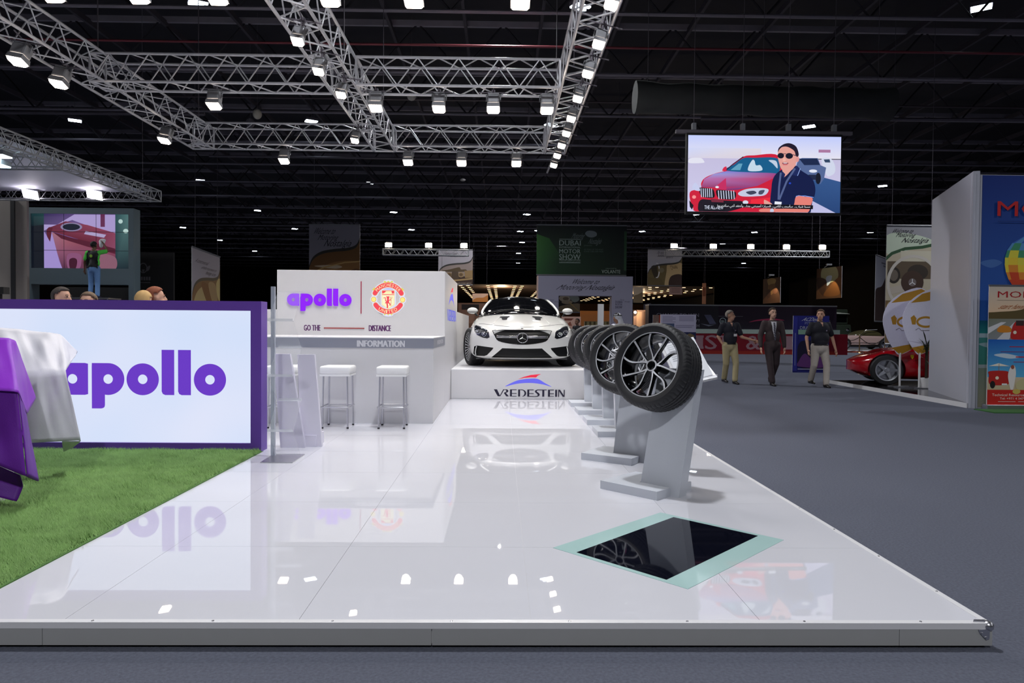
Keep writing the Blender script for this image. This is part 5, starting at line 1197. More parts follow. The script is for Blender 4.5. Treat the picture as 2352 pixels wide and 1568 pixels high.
# ================================================================== vintage open car on its plinth, far right
YV = 41.5; vp = thing('display_plinth', 'low pale plinth with an orange edge under the vintage car', 'plinth', (P(1990, 805, YV).x, YV, 0))
xa, xb = P(1926, 800, YV).x, P(2056, 800, YV).x
b = MB(); b.box(xa, xb, YV - .9, YV + 2.6, .08, .15); b.build('plinth_top', m_whitesat, vp); b = MB(); b.box(xa, xb, YV - .9, YV + 2.6, 0, .08); b.build('plinth_edge', mat('orange_red_edge', (176, 74, 50), .5), vp)
w1, w2 = P(1942.5, 792, YV).x, P(2033, 792, YV).x; vs_ = w2 - w1
pst = [S(0, .1, (0, .35), (.6, .35), (.72, .42), (.76, .55), (.72, .70), (.5, .76), (0, .78)), S(.3, 0, (0, .28), (.76, .28), (.86, .4), (.88, .56), (.85, .74), (.6, .83), (0, .85)), S(.85, 0, (0, .26), (.78, .26), (.87, .4), (.88, .6), (.86, .80), (.62, .87), (0, .89)), S(1.7, 0, (0, .26), (.78, .26), (.86, .4), (.87, .6), (.85, .82), (.66, .90), (0, .91)),
       S(2.4, 0, (0, .26), (.78, .26), (.86, .4), (.87, .6), (.85, .82), (.70, .86), (0, .86)), S(3.3, 0, (0, .28), (.78, .28), (.87, .42), (.88, .6), (.85, .80), (.66, .86), (0, .87)), S(4.25, 0, (0, .4), (.6, .4), (.7, .5), (.74, .6), (.7, .74), (.5, .80), (0, .82))]
vc = simple_car('vintage_convertible', 'silver pink vintage car with chrome hubcaps behind rope barriers', 'car', (w1 - .82, YV + .88, .15), math.radians(-90), pst, [S(1.62, 0, (0, .8), (.66, .8), (.74, .84), (.70, .88), (.5, .9), (0, .91)), S(2.05, 0, (0, .8), (.7, .8), (.76, .86), (.66, 1.12), (.5, 1.2), (0, 1.22)), S(2.75, 0, (0, .8), (.7, .8), (.76, .86), (.66, 1.14), (.5, 1.22), (0, 1.24)), S(3.25, 0, (0, .8), (.7, .8), (.74, .84), (.66, .95), (.5, 1.0), (0, 1.02))],
                mat('silver_pink_paint', (206, 176, 172), .22, .25, coat=.6, var=0), ((.82, .88), (.82 + vs_, .88)), .33, hubcap=True, glass=mat('olive_tinted_glass', (70, 66, 44), .1, var=0), arch=1.14)
b = MB(); b.path([(w1 + .9, YV + .02, .99), (w1 + 1.3, YV + .1, 1.36), (w1 + 2.0, YV + .14, 1.40)], .025, 6); b.build('chrome_window_frame', m_chrome, vc)
b = MB(); b.box(w1 - .3, w2 + .3, YV - .02, YV + .02, .38 + .15, .42 + .15); b.build('sill_strip', m_chrome, vc)
rb_ = thing('rope_barrier', 'brass posts with a slack dark rope in front of the vintage car', 'barrier', (P(1974, 806, 40.3).x, 40.3, 0)); tops = []
for px in (1974, 2032):
    q = P(px, 800, 40.3); b = MB(); b.tube((q.x, 40.3, 0.02), (q.x, 40.3, 1.0), .03, 8); b.ball((q.x, 40.3, 1.0), .05, n=8, m=6); b.build('post', mat('brass_post', (150, 120, 80), .3, .8), rb_); b = MB(); b.lathe([(.001, .04), (.16, .03), (.18, 0)], 14, Matrix.Translation((q.x, 40.3, 0))); b.build('foot', mat('brass_post', (150, 120, 80), .3, .8), rb_); tops.append(V3((q.x, 40.3, .93)))
for a, c in ((tops[0] + V3((-1.1, 0, 0)), tops[0]), (tops[0], tops[1]), (tops[1], tops[1] + V3((1.0, 0, 0)))):
    b = MB(); b.path([a * (1 - f) + c * f - V3((0, 0, .42 * math.sin(math.pi * f) * (1 if (c - a).length > 1.2 else .5))) for f in [i / 10 for i in range(11)]], .022, 6); b.build('rope', mat('dark_rope', (40, 30, 28), .8), rb_)
# dark vintage truck behind
YK = 47; k0, k1 = P(1921, 770, YK), P(1958, 770, YK)
tk = thing('vintage_truck', 'dark green vintage truck with a pale visor behind the red counter', 'truck', ((k0.x + k1.x) / 2 - .7, YK, 0)); xa, xb = k0.x - 1.3, k1.x
m_grn = mat('dark_green_truck', (52, 62, 52), .35, var=.1); zz_ = lambda y: P(1940, y, YK).z
b = MB(); b.hexa([V3((xa, YK, .5)), V3((xb, YK, .5)), V3((xb, YK + 4, .5)), V3((xa, YK + 4, .5))], [V3((xa, YK + .1, zz_(745))), V3((xb - .05, YK + .1, zz_(745))), V3((xb - .05, YK + 4, zz_(745))), V3((xa, YK + 4, zz_(745)))]); b.build('body', m_grn, tk, bevel=.08)
b = MB(); b.box(xa + .05, xb - .2, YK + .25, YK + 3.6, zz_(745), zz_(710)); b.build('cab', m_grn, tk, bevel=.08)
b = MB(); b.box(xa + .12, xb - .3, YK + .23, YK + .25, zz_(740), zz_(722)); b.build('windscreen', m_glassd, tk)
b = MB(); b.add([V3((xa, YK - .1, zz_(720))), V3((xb - .25, YK - .1, zz_(721))), V3((xa, YK - .1, zz_(713))), V3((xa, YK + .24, zz_(713))), V3((xb - .25, YK + .24, zz_(719)))], [(0, 1, 2), (1, 4, 3, 2), (0, 3, 4, 1), (0, 2, 3)]); b.build('visor', mat('pale_visor', (200, 206, 196), .5), tk)
b = MB(); b.box(xa, xb + .02, YK - .12, YK, .55, .72); b.build('bumper', m_chrome, tk)
for x in (xa + .4, xb - .35):
    b = MB(); b.lathe([(.001, .05), (.1, .04), (.12, 0)], 14, Matrix.Translation((x, YK, zz_(757))) @ Matrix.Rotation(math.pi / 2, 4, 'X')); b.build('headlamp', m_chrome, tk, smooth=True)
    b = MB(); b.tube((x - .12, YK + .6, .42), (x + .12, YK + .6, .42), .42, 20); b.build('tyre', m_rubber, tk)
# ================================================================== banners, far trusses, entrance portal
def banner(name, label, q, YL_, YR_, layers, px=None, bars=True, floor=False, cat='banner', group=None, thick=.02, cables=True, eps=.0025):
    """q: pixel corners TL, TR, BR, BL; the panel hangs between depth YL_ (left) and YR_ (right)"""
    TLp, TRp, BRp, BLp = P(*q[0], YL_), P(*q[1], YR_), P(*q[2], YR_), P(*q[3], YL_)
    if floor: BLp.z = BRp.z = 0.0
    BRp.x, BLp.x = TRp.x, TLp.x; BRp.y, BLp.y = TRp.y, TLp.y
    zt_ = (TLp.z + TRp.z) / 2; zb = (BLp.z + BRp.z) / 2
    if abs(YL_ - YR_) < .01: TLp.z = TRp.z = zt_; BLp.z = BRp.z = zb
    else: TLp.z = TRp.z = zt_; BLp.z = BRp.z = zb
    t = thing(name, label, cat, ((TLp.x + TRp.x) / 2, (TLp.y + TRp.y) / 2, zb), group=group)
    U = TRp - TLp; W = TLp - BLp; N = U.cross(W).normalized()
    b = MB(); b.hexa([BLp, BRp, BRp - N * thick, BLp - N * thick], [TLp, TRp, TRp - N * thick, TLp - N * thick]); b.build('panel', m_white, t)
    picture('banner_print', t, BLp, U, W, layers, px=px, eps=eps)
    if bars:
        for z in (TLp.z, BLp.z):
            b = MB(); b.tube(V3((TLp.x, TLp.y, z)), V3((TRp.x, TRp.y, z)), .035, 6); b.build('rail', m_lampgrey, t)
    if cables:
        for f in (.1, .9): p = TLp + U * f; hang(t, p.x, p.y, p.z, r=.008)
    return t
DK = (44, 42, 50)
def nostalgia(top=(142, 140, 152), pic=(120, 84, 48), txt=True, kind=0, lines=None):
    sw = curve_pts([(0, .30), (.08, .44), (.25, .53), (.5, .57), (.75, .59), (.92, .64), (1, .76)], 5, False)
    L = [('r', 0, 0, 1, 1, [(top[0], top[1], top[2])] * 4), ('p', sw + [(1, 0), (0, 0)], pic)]
    if kind == 0: L += [('c', [(0, .05), (.2, .30), (.6, .42), (1, .40), (1, .2), (.5, .22)], (150, 108, 62)), ('c', [(0, 0), (.3, .16), (.5, .04), (.4, -.1)], (176, 158, 120)), ('c', [(.1, .34), (.5, .30), (.65, .33), (.5, .36)], (200, 180, 150)), ('c', [(.5, .1), (.9, .3), (1.1, .2), (1, 0), (.6, -.1)], (96, 60, 34)), ('l', [(0, .2), (.3, .32), (.7, .4), (1, .42)], .02, (196, 160, 100))]
    if kind == 1: L += [('p', [(0, .0), (1, .0), (1, .25), (0, .22)], (70, 52, 44)), ('c', [(.1, .4), (.3, .43), (.6, .5), (.66, .44), (.8, .44), (.8, .38), (.3, .37)], (92, 76, 56)), ('e', .32, .28, .09, .075, (150, 124, 92)), ('e', .32, .28, .055, .045, (104, 82, 58)), ('e', .66, .29, .09, .075, (160, 134, 100)), ('e', .66, .29, .055, .045, (110, 88, 62)), ('p', [(.4, .38), (.58, .38), (.6, .14), (.36, .14)], (88, 72, 58)), ('p', [(.76, .4), (1, .42), (1, .2), (.78, .2)], (150, 122, 84)), ('p', [(.2, .12), (1, .2), (1, .16), (.2, .07)], (176, 146, 100)), ('t', 'Mercedes-Benz', .55, .03, .96, .06, (206, 196, 180))]
    if kind == 2: L += [('c', [(.6, .6), (1, .62), (1, .3), (.75, .26), (.62, .0), (.5, .0), (.55, .38)], (186, 160, 118)), ('c', [(.1, .5), (.25, .55), (.3, .3), (.22, .2)], (60, 52, 40)), ('l', ell(.27, .42, .07, .2, 14, 0, -110, 110), .03, (206, 204, 206)), ('e', .4, .43, .08, .07, (120, 110, 86)), ('c', [(.68, .26), (1, .3), (1, -.05), (.64, -.05)], (60, 44, 40)), ('p', [(0, 0), (.5, 0), (.4, .2), (0, .24)], (96, 82, 54)), ('t', 'Carmen', .64, .44, .9, .56, (90, 66, 40), .2)]
    if kind == 3: L += [('c', [(.05, .2), (.2, .4), (.5, .48), (.4, .1), (.1, -.1)], (182, 160, 110)), ('c', [(.3, .5), (.55, .5), (.85, .2), (.6, .15)], (116, 72, 30)), ('c', [(.55, .52), (.8, .54), (.9, .3), (.75, .2)], (160, 130, 90)), ('c', [(.85, .55), (1, .64), (1, .3), (.9, .35)], (190, 170, 110)), ('l', [(.7, .18), (1, .2)], .02, (210, 200, 180)), ('l', [(.7, .13), (1, .15)], .02, (210, 200, 180)), ('c', [(0, .2), (.2, .1), (.3, -.1), (0, -.1)], (140, 90, 70))]
    a = [(x, y + .045) for x, y in sw]; L.append(('p', sw + a[::-1], (58, 56, 52)))
    if lines:
        L += [('t', s_, x0, y1, x1, y0, (60, 58, 66), .18) for s_, x0, y0, x1, y1 in lines]
    elif txt: L += [('t', 'Welcome to', .07, .95, .56, .85, DK, .16), ('t', 'Motoring', .15, .84, .60, .73, DK, .16), ('t', 'Nostalgia', .26, .76, .88, .62, DK, .16)]
    return L
banner('hanging_banner', 'grey banner reading Welcome to Motoring Nostalgia above the sign wall', ((710, 516), (827, 516), (827, 660), (710, 660)), 34, 34, nostalgia(kind=0))
banner('hanging_banner', 'slanted grey and brown banner hanging left of the sign wall', ((441, 571), (505, 586), (506, 730), (441, 730)), 27, 31, nostalgia(kind=3, top=(156, 154, 170), lines=[('A controversial', .08, .80, .6, .86), ('embarrassment to', .28, .73, .92, .78), ('design icon', .42, .64, .86, .72)]))
banner('hanging_banner', 'pale banner with an old car dashboard between the sign wall and green banner', ((1007, 573), (1086, 573), (1086, 654), (1007, 654)), 42, 42, nostalgia((170, 164, 172), (150, 134, 128), kind=1, lines=[('A national treasure.', .15, .85, .6, .92), ('A national performer.', .24, .77, .84, .85)]))
banner('hanging_banner', 'pale banner about suicide doors with a cream dashboard right of the green banner', ((1488, 573), (1567, 573), (1567, 656), (1488, 656)), 42, 42, nostalgia((168, 166, 176), (104, 90, 58), kind=2, lines=[('The return of', .24, .88, .6, .95), ("'suicide", .26, .80, .56, .88), ("doors'", .52, .76, .78, .84)]))
# green banner
GN = [('r', 1233, 517, 1440, 632, [(26, 34, 34), (30, 34, 38), (30, 40, 34), (28, 66, 36)]), ('p', [(1233, 538), (1262, 548), (1290, 590), (1280, 632), (1233, 632)], [(70, 130, 62), (50, 104, 50), (30, 56, 36), (28, 60, 36), (44, 96, 50)]), ('r', 1434, 530, 1440, 620, (50, 80, 56))]
PL = (150, 166, 160)
GN += [('t', 'DUBAI', 1285, 552, 1334, 564, PL, 0, .02), ('t', 'INTERNATIONAL', 1285, 566, 1334, 570, PL), ('t', 'MOTOR', 1285, 572, 1334, 582, PL, 0, .02), ('t', 'SHOW', 1285, 584, 1334, 596, PL, 0, .02), ('r', 1285, 549, 1334, 550.2, PL), ('r', 1285, 596.5, 1334, 597.5, PL), ('r', 1285, 602.5, 1334, 604, PL), ('t', shape_ar('معرض دبي العالمي للسيارات'), 1285, 598, 1334, 602, PL),
       ('t', 'Motoring', 1310, 535, 1346, 552, (110, 122, 122), .25), ('t', 'Nostalgia', 1348, 547, 1386, 564, (110, 122, 122), .25), ('c', [(1344, 536), (1350, 530), (1362, 530), (1370, 534), (1370, 541), (1360, 545), (1350, 543)], (116, 126, 130)), ('t', 'presents', 1342, 562, 1360, 566, (90, 108, 100)), ('t', '40 YEARS OF THE MOST', 1342, 571, 1386, 574.5, (86, 104, 98)), ('t', 'ICONIC CARS EVER MADE', 1342, 575.5, 1386, 579, (86, 104, 98)), ('t', 'supported by', 1392, 614, 1417, 617.5, (130, 150, 140)), ('t', 'VOLANTE', 1383, 619, 1426, 627, (176, 190, 182), 0, .008)]
banner('hanging_banner', 'large dark green Dubai International Motor Show banner above the portal', ((1233, 517), (1440, 517), (1440, 632), (1233, 632)), 31.5, 31.5, GN, px=(1233, 517, 1440, 632))
# portal
YO = 30.0; po = thing('entrance_portal', 'grey-lilac entrance portal reading Welcome to Motoring Nostalgia', 'portal', (P(1345, 750, YO).x, YO, 0))
m_lil = mat('lilac_grey_board', (140, 138, 158), .5, var=.03, scale=3)
x0, x1, x2, x3 = [P(x, 700, YO).x for x in (1236, 1283, 1405, 1453)]; z1, z2 = P(1345, 679, YO).z, P(1345, 634, YO).z
for nm, a in (('left_leg', (x0, x1, 0, z1)), ('right_leg', (x2, x3, 0, z1)), ('lintel', (x0, x3, z1, z2))):
    b = MB(); b.box(a[0], a[1], YO, YO + .6, a[2], a[3]); b.build(nm, m_lil, po)
b = MB(); b.box(x0 - .05, x0, YO - .02, YO + .6, 0, z2); b.build('edge_strip', mat('peach_edge', (206, 176, 166), .5), po)
picture('portal_lettering', po, (x0, YO, z1), V3((x3 - x0, 0, 0)), V3((0, 0, z2 - z1)), [('t', 'Welcome to', 1310, 641, 1382, 652, DK, .14, .006), ('t', 'Motoring Nostalgia', 1271, 654, 1420, 669, DK, .14, .006)], px=(1236, 634, 1453, 679), eps=.004)
for xl in (1413, 1252):
    a = P(xl, 708, YO); c = P(xl + 36, 684, YO); picture('leg_lettering', po, (a.x, YO, a.z), V3((c.x - a.x, 0, 0)), V3((0, 0, c.z - a.z)), [('t', 'Motoring', .28, .9, .6, .7, (84, 82, 100), .2), ('t', 'Nostalgia', .55, .72, 1, .55, (84, 82, 100), .2), ('t', 'DUBAI', 0, .72, .45, .5, (70, 68, 86), 0, .02), ('t', 'MOTOR', 0, .46, .45, .28, (70, 68, 86), 0, .02), ('t', 'SHOW', 0, .24, .45, 0, (70, 68, 86), 0, .02)], eps=.004)
CR = [('r', 0, 0, 1, 1, (40, 34, 30)), ('e', .3, .82, .28, .2, (186, 172, 150)), ('e', .34, .8, .14, .1, (120, 104, 86)), ('c', [(.5, .95), (.9, .95), (.95, .7), (.7, .6)], (150, 156, 146)), ('e', .4, .6, .26, .12, (170, 154, 130)), ('c', [(.0, .3), (.4, .45), (1, .5), (1, 0), (0, 0)], (150, 132, 104)), ('l', [(.5, .6), (.98, .04)], .04, (196, 160, 96))]
banner('hanging_banner', 'small cream leather-seat banner seen through the entrance portal', ((1283, 678), (1332, 678), (1332, 717), (1283, 717)), 36, 36, CR, cables=True)
b = MB(); q = P(1380, 700, 26); b.box(P(1374, 700, 26).x, P(1387, 700, 26).x, 26, 26.15, 0, P(1380, 698, 26).z); tot = b.build('totem', m_white); tag(tot, 'slim white totem standing in front of the portal opening', 'totem')
# pinkish far panels, lit booths and shelves in the background
def slab(name, label, cat, xa, ya, xb, yb, Y, col, floor=True, depth=.2, layers=None, emit=0):
    a, c = P(xa, yb, Y), P(xb, ya, Y); z0 = 0 if floor else a.z; b = MB(); b.box(a.x, c.x, Y, Y + depth, z0, c.z)
    if layers is None:
        o = b.build(name, mat('far_board_%d_%d_%d' % col, col, .6, var=.15, scale=2)); return tag(o, label, cat)
    t = thing(name, label, cat, ((a.x + c.x) / 2, Y, z0)); b.build('board', mat('far_board_%d_%d_%d' % col, col, .6, var=.15, scale=2), t); picture('board_print', t, (a.x, Y, a.z), V3((c.x - a.x, 0, 0)), V3((0, 0, c.z - a.z)), layers, px=(xa, ya, xb, yb), eps=.004)
    if not floor: hang(t, a.x + .1, Y, c.z); hang(t, c.x - .1, Y, c.z)
    return t
slab('booth_wall', 'brown far booth wall to the left of the white coupe roof', 'booth', 1052, 697, 1238, 745, 62, (120, 84, 66), layers=[('r', 1060, 700, 1100, 712, (40, 30, 28)), ('r', 1110, 706, 1180, 716, (60, 38, 30)), ('r', 1190, 700, 1238, 730, (74, 46, 36)), ('r', 1060, 722, 1090, 742, (150, 110, 90))])
slab('far_banner', 'peach coloured far banner left above the coupe mirror', 'banner', 1085, 674, 1121, 693, 58, (226, 180, 150), floor=False, depth=.05, layers=[('c', [(1085, 690), (1095, 684), (1110, 683), (1121, 678), (1121, 694), (1085, 694)], (206, 130, 66))])
slab('booth_wall', 'pinkish booth wall lit by a lamp right of the portal', 'booth', 1455, 712, 1496, 752, 44, (150, 118, 100), layers=[('r', 1462, 716, 1474, 752, (196, 160, 130)), ('r', 1478, 715, 1496, 752, (110, 84, 70))])
slab('booth_wall', 'pale pink booth wall behind the dark-suited man in the portal', 'booth', 1290, 727, 1334, 760, 40, (206, 166, 150), layers=[('p', [(1296, 731), (1318, 731), (1312, 736), (1296, 736)], (120, 66, 56)), ('p', [(1298, 748), (1310, 738), (1314, 748)], (150, 90, 74))])
slab('booth_wall', 'pale booth shelf with bottles seen through the portal opening', 'booth', 1342, 738, 1410, 758, 52, (150, 130, 96), layers=[('r', 1344 + 5 * k, 739, 1347 + 5 * k, 748, (176, 170, 120) if k % 2 else (90, 84, 52)) for k in range(13)])
slab('booth_wall', 'orange-lit far shelf strip above the portal opening shelf', 'booth', 1333, 714, 1400, 722, 56, (196, 120, 60), layers=[('r', 1333, 714, 1400, 722, (206, 124, 60))])
slab('far_banner', 'pale pink far notice above the black promotion counter', 'banner', 1537, 659, 1567, 676, 50, (214, 176, 166), floor=False, depth=.05, layers=[('r', 1542, 662 + 3 * k, 1562, 663 + 3 * k, (150, 116, 110)) for k in range(4)])
slab('far_banner', 'narrow lit far banner beside the ceiling of the lobby', 'banner', 1613, 650, 1622, 698, 54, (206, 150, 120), floor=False, depth=.05, layers=[('r', 1614, 660, 1621, 680, (150, 96, 76))])
slab('far_banner', 'grey far banner just right of the portal', 'banner', 1455, 659, 1477, 695, 46, (150, 144, 136), floor=False, depth=.05, layers=[('c', [(1455, 680), (1465, 676), (1477, 672), (1477, 696), (1455, 696)], (96, 88, 74))])
m_bulb = glow('warm_wall_lamp', (255, 214, 170), 14)
for px, py, Y, lb in ((1459, 717, 43.5, 'glowing wall lamp on the pink booth right of the portal'), (1543, 652, 53, 'bright far spotlight above the pale pink notice')):
    t = thing('wall_lamp', lb, 'lamp', P(px, py, Y)); q = P(px, py, Y); b = MB(); b.ball(q, .09, n=12, m=8); b.build('bulb', m_bulb, t, smooth=True); b = MB(); b.tube(q + V3((0, .05, 0)), q + V3((0, .5, 0)), .04, 8); b.build('bracket', m_steel, t)
    l = bpy.data.lights.new('wall_lamp_light', 'POINT'); l.energy = 60; l.color = (1, .75, .5); lo = bpy.data.objects.new('wall_lamp_light', l); COL.objects.link(lo); lo.location = q + V3((0, -.3, 0))
# brown hanging pictures, right
BW = [('r', 0, 0, 1, 1, (84, 54, 38)), ('c', [(.25, .95), (.5, 1), (.75, .9), (.6, .7), (.35, .7)], (170, 140, 86)), ('c', [(.3, .7), (.7, .75), (.6, .4), (.4, .35)], (120, 84, 50)), ('c', [(.2, .5), (.4, .55), (.45, .3), (.25, .2)], (66, 40, 30)), ('e', .7, .5, .15, .14, (110, 70, 50))]
BW2 = [('r', 0, 0, 1, 1, (94, 62, 38)), ('c', [(.25, 1), (.75, 1), (.85, .65), (.5, .5), (.2, .65)], (166, 160, 120)), ('c', [(.4, .7), (.62, .72), (.55, .5), (.42, .42)], (190, 200, 214)), ('c', [(.0, .68), (.3, .66), (.42, .5), (.3, .1), (.1, .3)], (70, 44, 28)), ('c', [(.3, .1), (.6, .45), (.9, .66), (1, .5), (.9, .1)], (120, 74, 36))]
hp1 = banner('hanging_picture', 'smaller brown picture banner hanging above the promotion counter', ((1753, 641), (1793, 636), (1793, 694), (1753, 698)), 42, 40, BW, bars=False, cat='picture')
hp2 = banner('hanging_picture', 'larger brown picture banner with a lamp glow hanging above the promotion counter', ((1876, 618), (1934, 610), (1934, 683), (1876, 687)), 40, 38, BW2, bars=False, cat='picture')
for px, py, Y, hp in ((1772, 632, 40.5, hp1), (1904, 608, 38.5, hp2)):
    q = P(px, py, Y - .5); l = bpy.data.lights.new('picture_light', 'SPOT'); l.energy = 160; l.spot_size = 1.2; l.color = (1, .9, .6); lo = bpy.data.objects.new('picture_light', l); COL.objects.link(lo); lo.location = q + V3((0, 0, -.1)); lo.rotation_euler = (math.radians(25), 0, 0)
    b = MB(); b.box(q.x - .15, q.x + .15, q.y - .06, q.y + .06, q.z - .03, q.z + .06); b.tube(q, q + V3((0, .55, -.1)), .015, 6); b.build('picture_lamp', m_lampgrey, hp)
# large right-hand banner with the steering wheel
SW = nostalgia((150, 150, 158), (172, 168, 150), txt=False)
SWL = [('r', 2036, 518, 2150, 800, (150, 150, 158)), ('c', [(2020, 560), (2050, 535), (2110, 540), (2160, 560), (2150, 580), (2060, 590), (2020, 580)], (196, 210, 190)), ('c', [(2030, 600), (2050, 586), (2090, 574), (2140, 564), (2160, 560), (2160, 800), (2030, 800)], (190, 180, 158)), ('l', [(2030, 600), (2050, 582), (2080, 571), (2120, 567), (2160, 558)], 7, (50, 84, 56)), ('r', 2040, 600, 2150, 640, (96, 82, 66)), ('r', 2070, 576, 2140, 600, (206, 200, 180)),
       ('e', 2055, 632, 15, 19, (50, 44, 40)), ('e', 2055, 632, 10, 13, (110, 100, 90)), ('e', 2110, 625, 24, 18, (60, 52, 46)), ('l', ell(2100, 650, 58, 62, 36) + [ell(2100, 650, 58, 62, 36)[0]], 7, (204, 198, 190)), ('p', [(2046, 660), (2090, 650), (2110, 662), (2050, 676)], (190, 180, 168)), ('e', 2098, 648, 26, 27, (72, 54, 46)), ('e', 2098, 648, 9, 9, (120, 110, 110)), ('l', [(2098, 640), (2098, 648), (2091, 653)], 2, (220, 220, 224)), ('l', [(2098, 648), (2105, 653)], 2, (220, 220, 224)), ('r', 2036, 690, 2150, 800, (120, 96, 66)), ('c', [(2040, 700), (2080, 690), (2120, 720), (2060, 760)], (176, 160, 124)),
       ('t', 'Welcome to', 2047, 525, 2103, 536, DK, .16), ('t', 'Motoring', 2056, 535, 2106, 547, DK, .16), ('t', 'Nostalgia', 2068, 546, 2139, 560, DK, .16)]
banner('hanging_banner', 'tall Welcome to Motoring Nostalgia banner with a steering wheel beside the booth', ((2037, 518), (2150, 518), (2150, 790), (2037, 790)), 24, 24, SWL, px=(2037, 518, 2150, 790), cables=True)
banner('hanging_banner', 'narrow white and brown banner edge left of the steering-wheel banner', ((2012, 589), (2040, 592), (2040, 738), (2012, 738)), 32, 34, [('r', 0, 0, 1, 1, (176, 176, 190)), ('c', [(0, .45), (.5, .55), (1, .72), (1, 0), (0, 0)], (70, 56, 54)), ('r', .45, .9, .95, .92, (110, 110, 120)), ('r', .6, .86, .95, .88, (110, 110, 120))])
# dark promotion counter with red front
YX = 36.5; pcn = thing('promotion_counter', 'long promotion counter with dark upper panel and red front behind the walking men', 'counter', (P(1705, 810, YX).x, YX, 0))
xa, xb = P(1490, 760, YX).x, P(1922, 760, YX).x; zr, zw, zt2 = P(1705, 766, YX).z, P(1705, 756, YX).z, P(1705, 703, YX).z
b = MB(); b.box(xa, xb + .6, YX, YX + 1.0, 0, zr); b.build('red_front', mat('crimson_board', (150, 14, 40), .4), pcn)
b = MB(); b.box(xa, xb + .15, YX - .05, YX + 1.0, zr, zw); b.build('pale_ledge', mat('pale_green_ledge', (196, 214, 204), .4), pcn)
b = MB(); b.box(xa, xb, YX + .05, YX + .9, zw, zt2); b.build('dark_fascia', mat('dark_navy_fascia', (26, 22, 36), .4), pcn)
b = MB(); b.box(xa, xb, YX, YX + .95, zt2, zt2 + .07); b.build('top_rail', m_lampgrey, pcn)
RL = (190, 150, 160)
picture('red_front_lettering', pcn, (xa, YX, 0), V3((xb - xa, 0, 0)), V3((0, 0, zr)), [('r', 1490, 806, 1922, 814, (176, 50, 40)), ('t', 'I', 1600, 771, 1614, 802, RL, 0, .03), ('t', 'S', 1620, 770, 1646, 803, RL, 0, .03), ('t', 'T', 1650, 771, 1672, 802, RL, 0, .03), ('t', '&', 1714, 771, 1746, 803, RL, 0, .03), ('t', 'I', 1806, 771, 1820, 802, RL, 0, .03), ('r', 1598, 771, 1616, 776, RL), ('r', 1598, 797, 1616, 802, RL), ('r', 1804, 771, 1822, 776, RL), ('r', 1804, 797, 1822, 802, RL)], px=(1490, 766, 1922, 814), eps=.006)
FW = (150, 146, 160)
picture('fascia_graphics', pcn, (xa, YX + .05, zw), V3((xb - xa, 0, 0)), V3((0, 0, zt2 - zw)), [('r', 1650, 704, 1922, 756, [(40, 20, 40), (46, 26, 50), (40, 24, 46), (26, 20, 36)]), ('t', 'CHANCE TO WIN', 1508, 721, 1605, 729, FW, 0, .012), ('t', 'Y!', 1595, 734, 1606, 741, FW, 0, .012), ('t', 'H', 1600, 745, 1606, 752, FW, 0, .012), ('p', [(1617, 724), (1632, 724), (1645, 744), (1630, 745)], (90, 92, 120)), ('p', [(1609, 744), (1632, 747), (1645, 745), (1628, 750)], (120, 122, 140)), ('l', ell(1660, 738, 7, 7, 20) + [ell(1660, 738, 7, 7, 20)[0]], 1.4, (176, 196, 200)), ('t', 'DELL', 1655.5, 736, 1664.5, 740, (176, 196, 200), 0, .02), ('l', [(1650, 727), (1706, 727)], 1, (110, 110, 120)),
        ('c', [(1720, 740), (1740, 734), (1775, 731), (1802, 735), (1775, 735), (1740, 737)], (170, 50, 90)), ('t', 'N', 1783, 748, 1788, 753, FW), ('t', 'MX-5', 1882, 735, 1908, 741, FW, 0, .012)], px=(1490, 704, 1922, 756), eps=.006)
# blue roll-up, white notice board
BL = (36, 40, 130)
AC = [('r', 1822, 725, 1905, 856, [(40, 44, 140), (36, 40, 130), (30, 32, 110), (34, 40, 126)]), ('t', 'ACDelco', 1841, 729, 1892, 737, (206, 210, 230), .16, .012), ('t', 'PIT STOP', 1849, 739, 1886, 745, (150, 160, 206)), ('t', 'DRAG', 1838, 749, 1864, 756, (190, 194, 210)), ('r', 1834, 757, 1905, 768, (150, 190, 170)), ('c', [(1836, 790), (1860, 782), (1898, 784), (1900, 842), (1836, 842)], (30, 26, 60)), ('c', [(1836, 830), (1850, 812), (1870, 826), (1890, 806), (1898, 842), (1836, 842)], (110, 60, 130)), ('l', [(1834, 848), (1900, 848)], 1.5, (206, 206, 226)), ('r', 1823, 728, 1832, 852, (52, 56, 160)), ('l', [(1827.5, 765), (1827.5, 840)], 1.6, (140, 146, 200))]
banner('roll_up_banner', 'blue roll-up banner standing between the suited man and the last walking man', ((1822, 725), (1905, 725), (1905, 856), (1822, 856)), 21.3, 21.3, AC, px=(1822, 725, 1905, 856), bars=False, floor=True, cables=False)
NB = [('r', 1518, 722, 1599, 880, (172, 170, 196))] + [('r', 1522, 726 + 3.4 * k, 1552 if k % 3 else 1545, 727.6 + 3.4 * k, (130, 128, 156)) for k in range(5)] + [('r', 1560, 726 + 3.4 * k, 1594, 727.6 + 3.4 * k, (134, 132, 160)) for k in range(4)] + [('r', 1520, 744, 1549, 768, (64, 76, 110)), ('c', [(1520, 752), (1535, 747), (1549, 753), (1549, 760), (1520, 760)], (110, 120, 140)), ('r', 1568, 765, 1599, 782, (34, 40, 80)), ('c', [(1575, 776), (1585, 768), (1596, 775), (1588, 781)], (110, 96, 70)), ('r', 1552, 748, 1594, 749.5, (130, 128, 156)), ('r', 1552, 752, 1590, 753.5, (130, 128, 156))]
banner('notice_board', 'tall white notice board with photos standing behind the nearest wheel', ((1518, 722), (1599, 722), (1599, 880), (1518, 880)), 18.2, 18.2, NB, px=(1518, 722, 1599, 880), bars=False, floor=True, cables=False, cat='notice board', thick=.05)
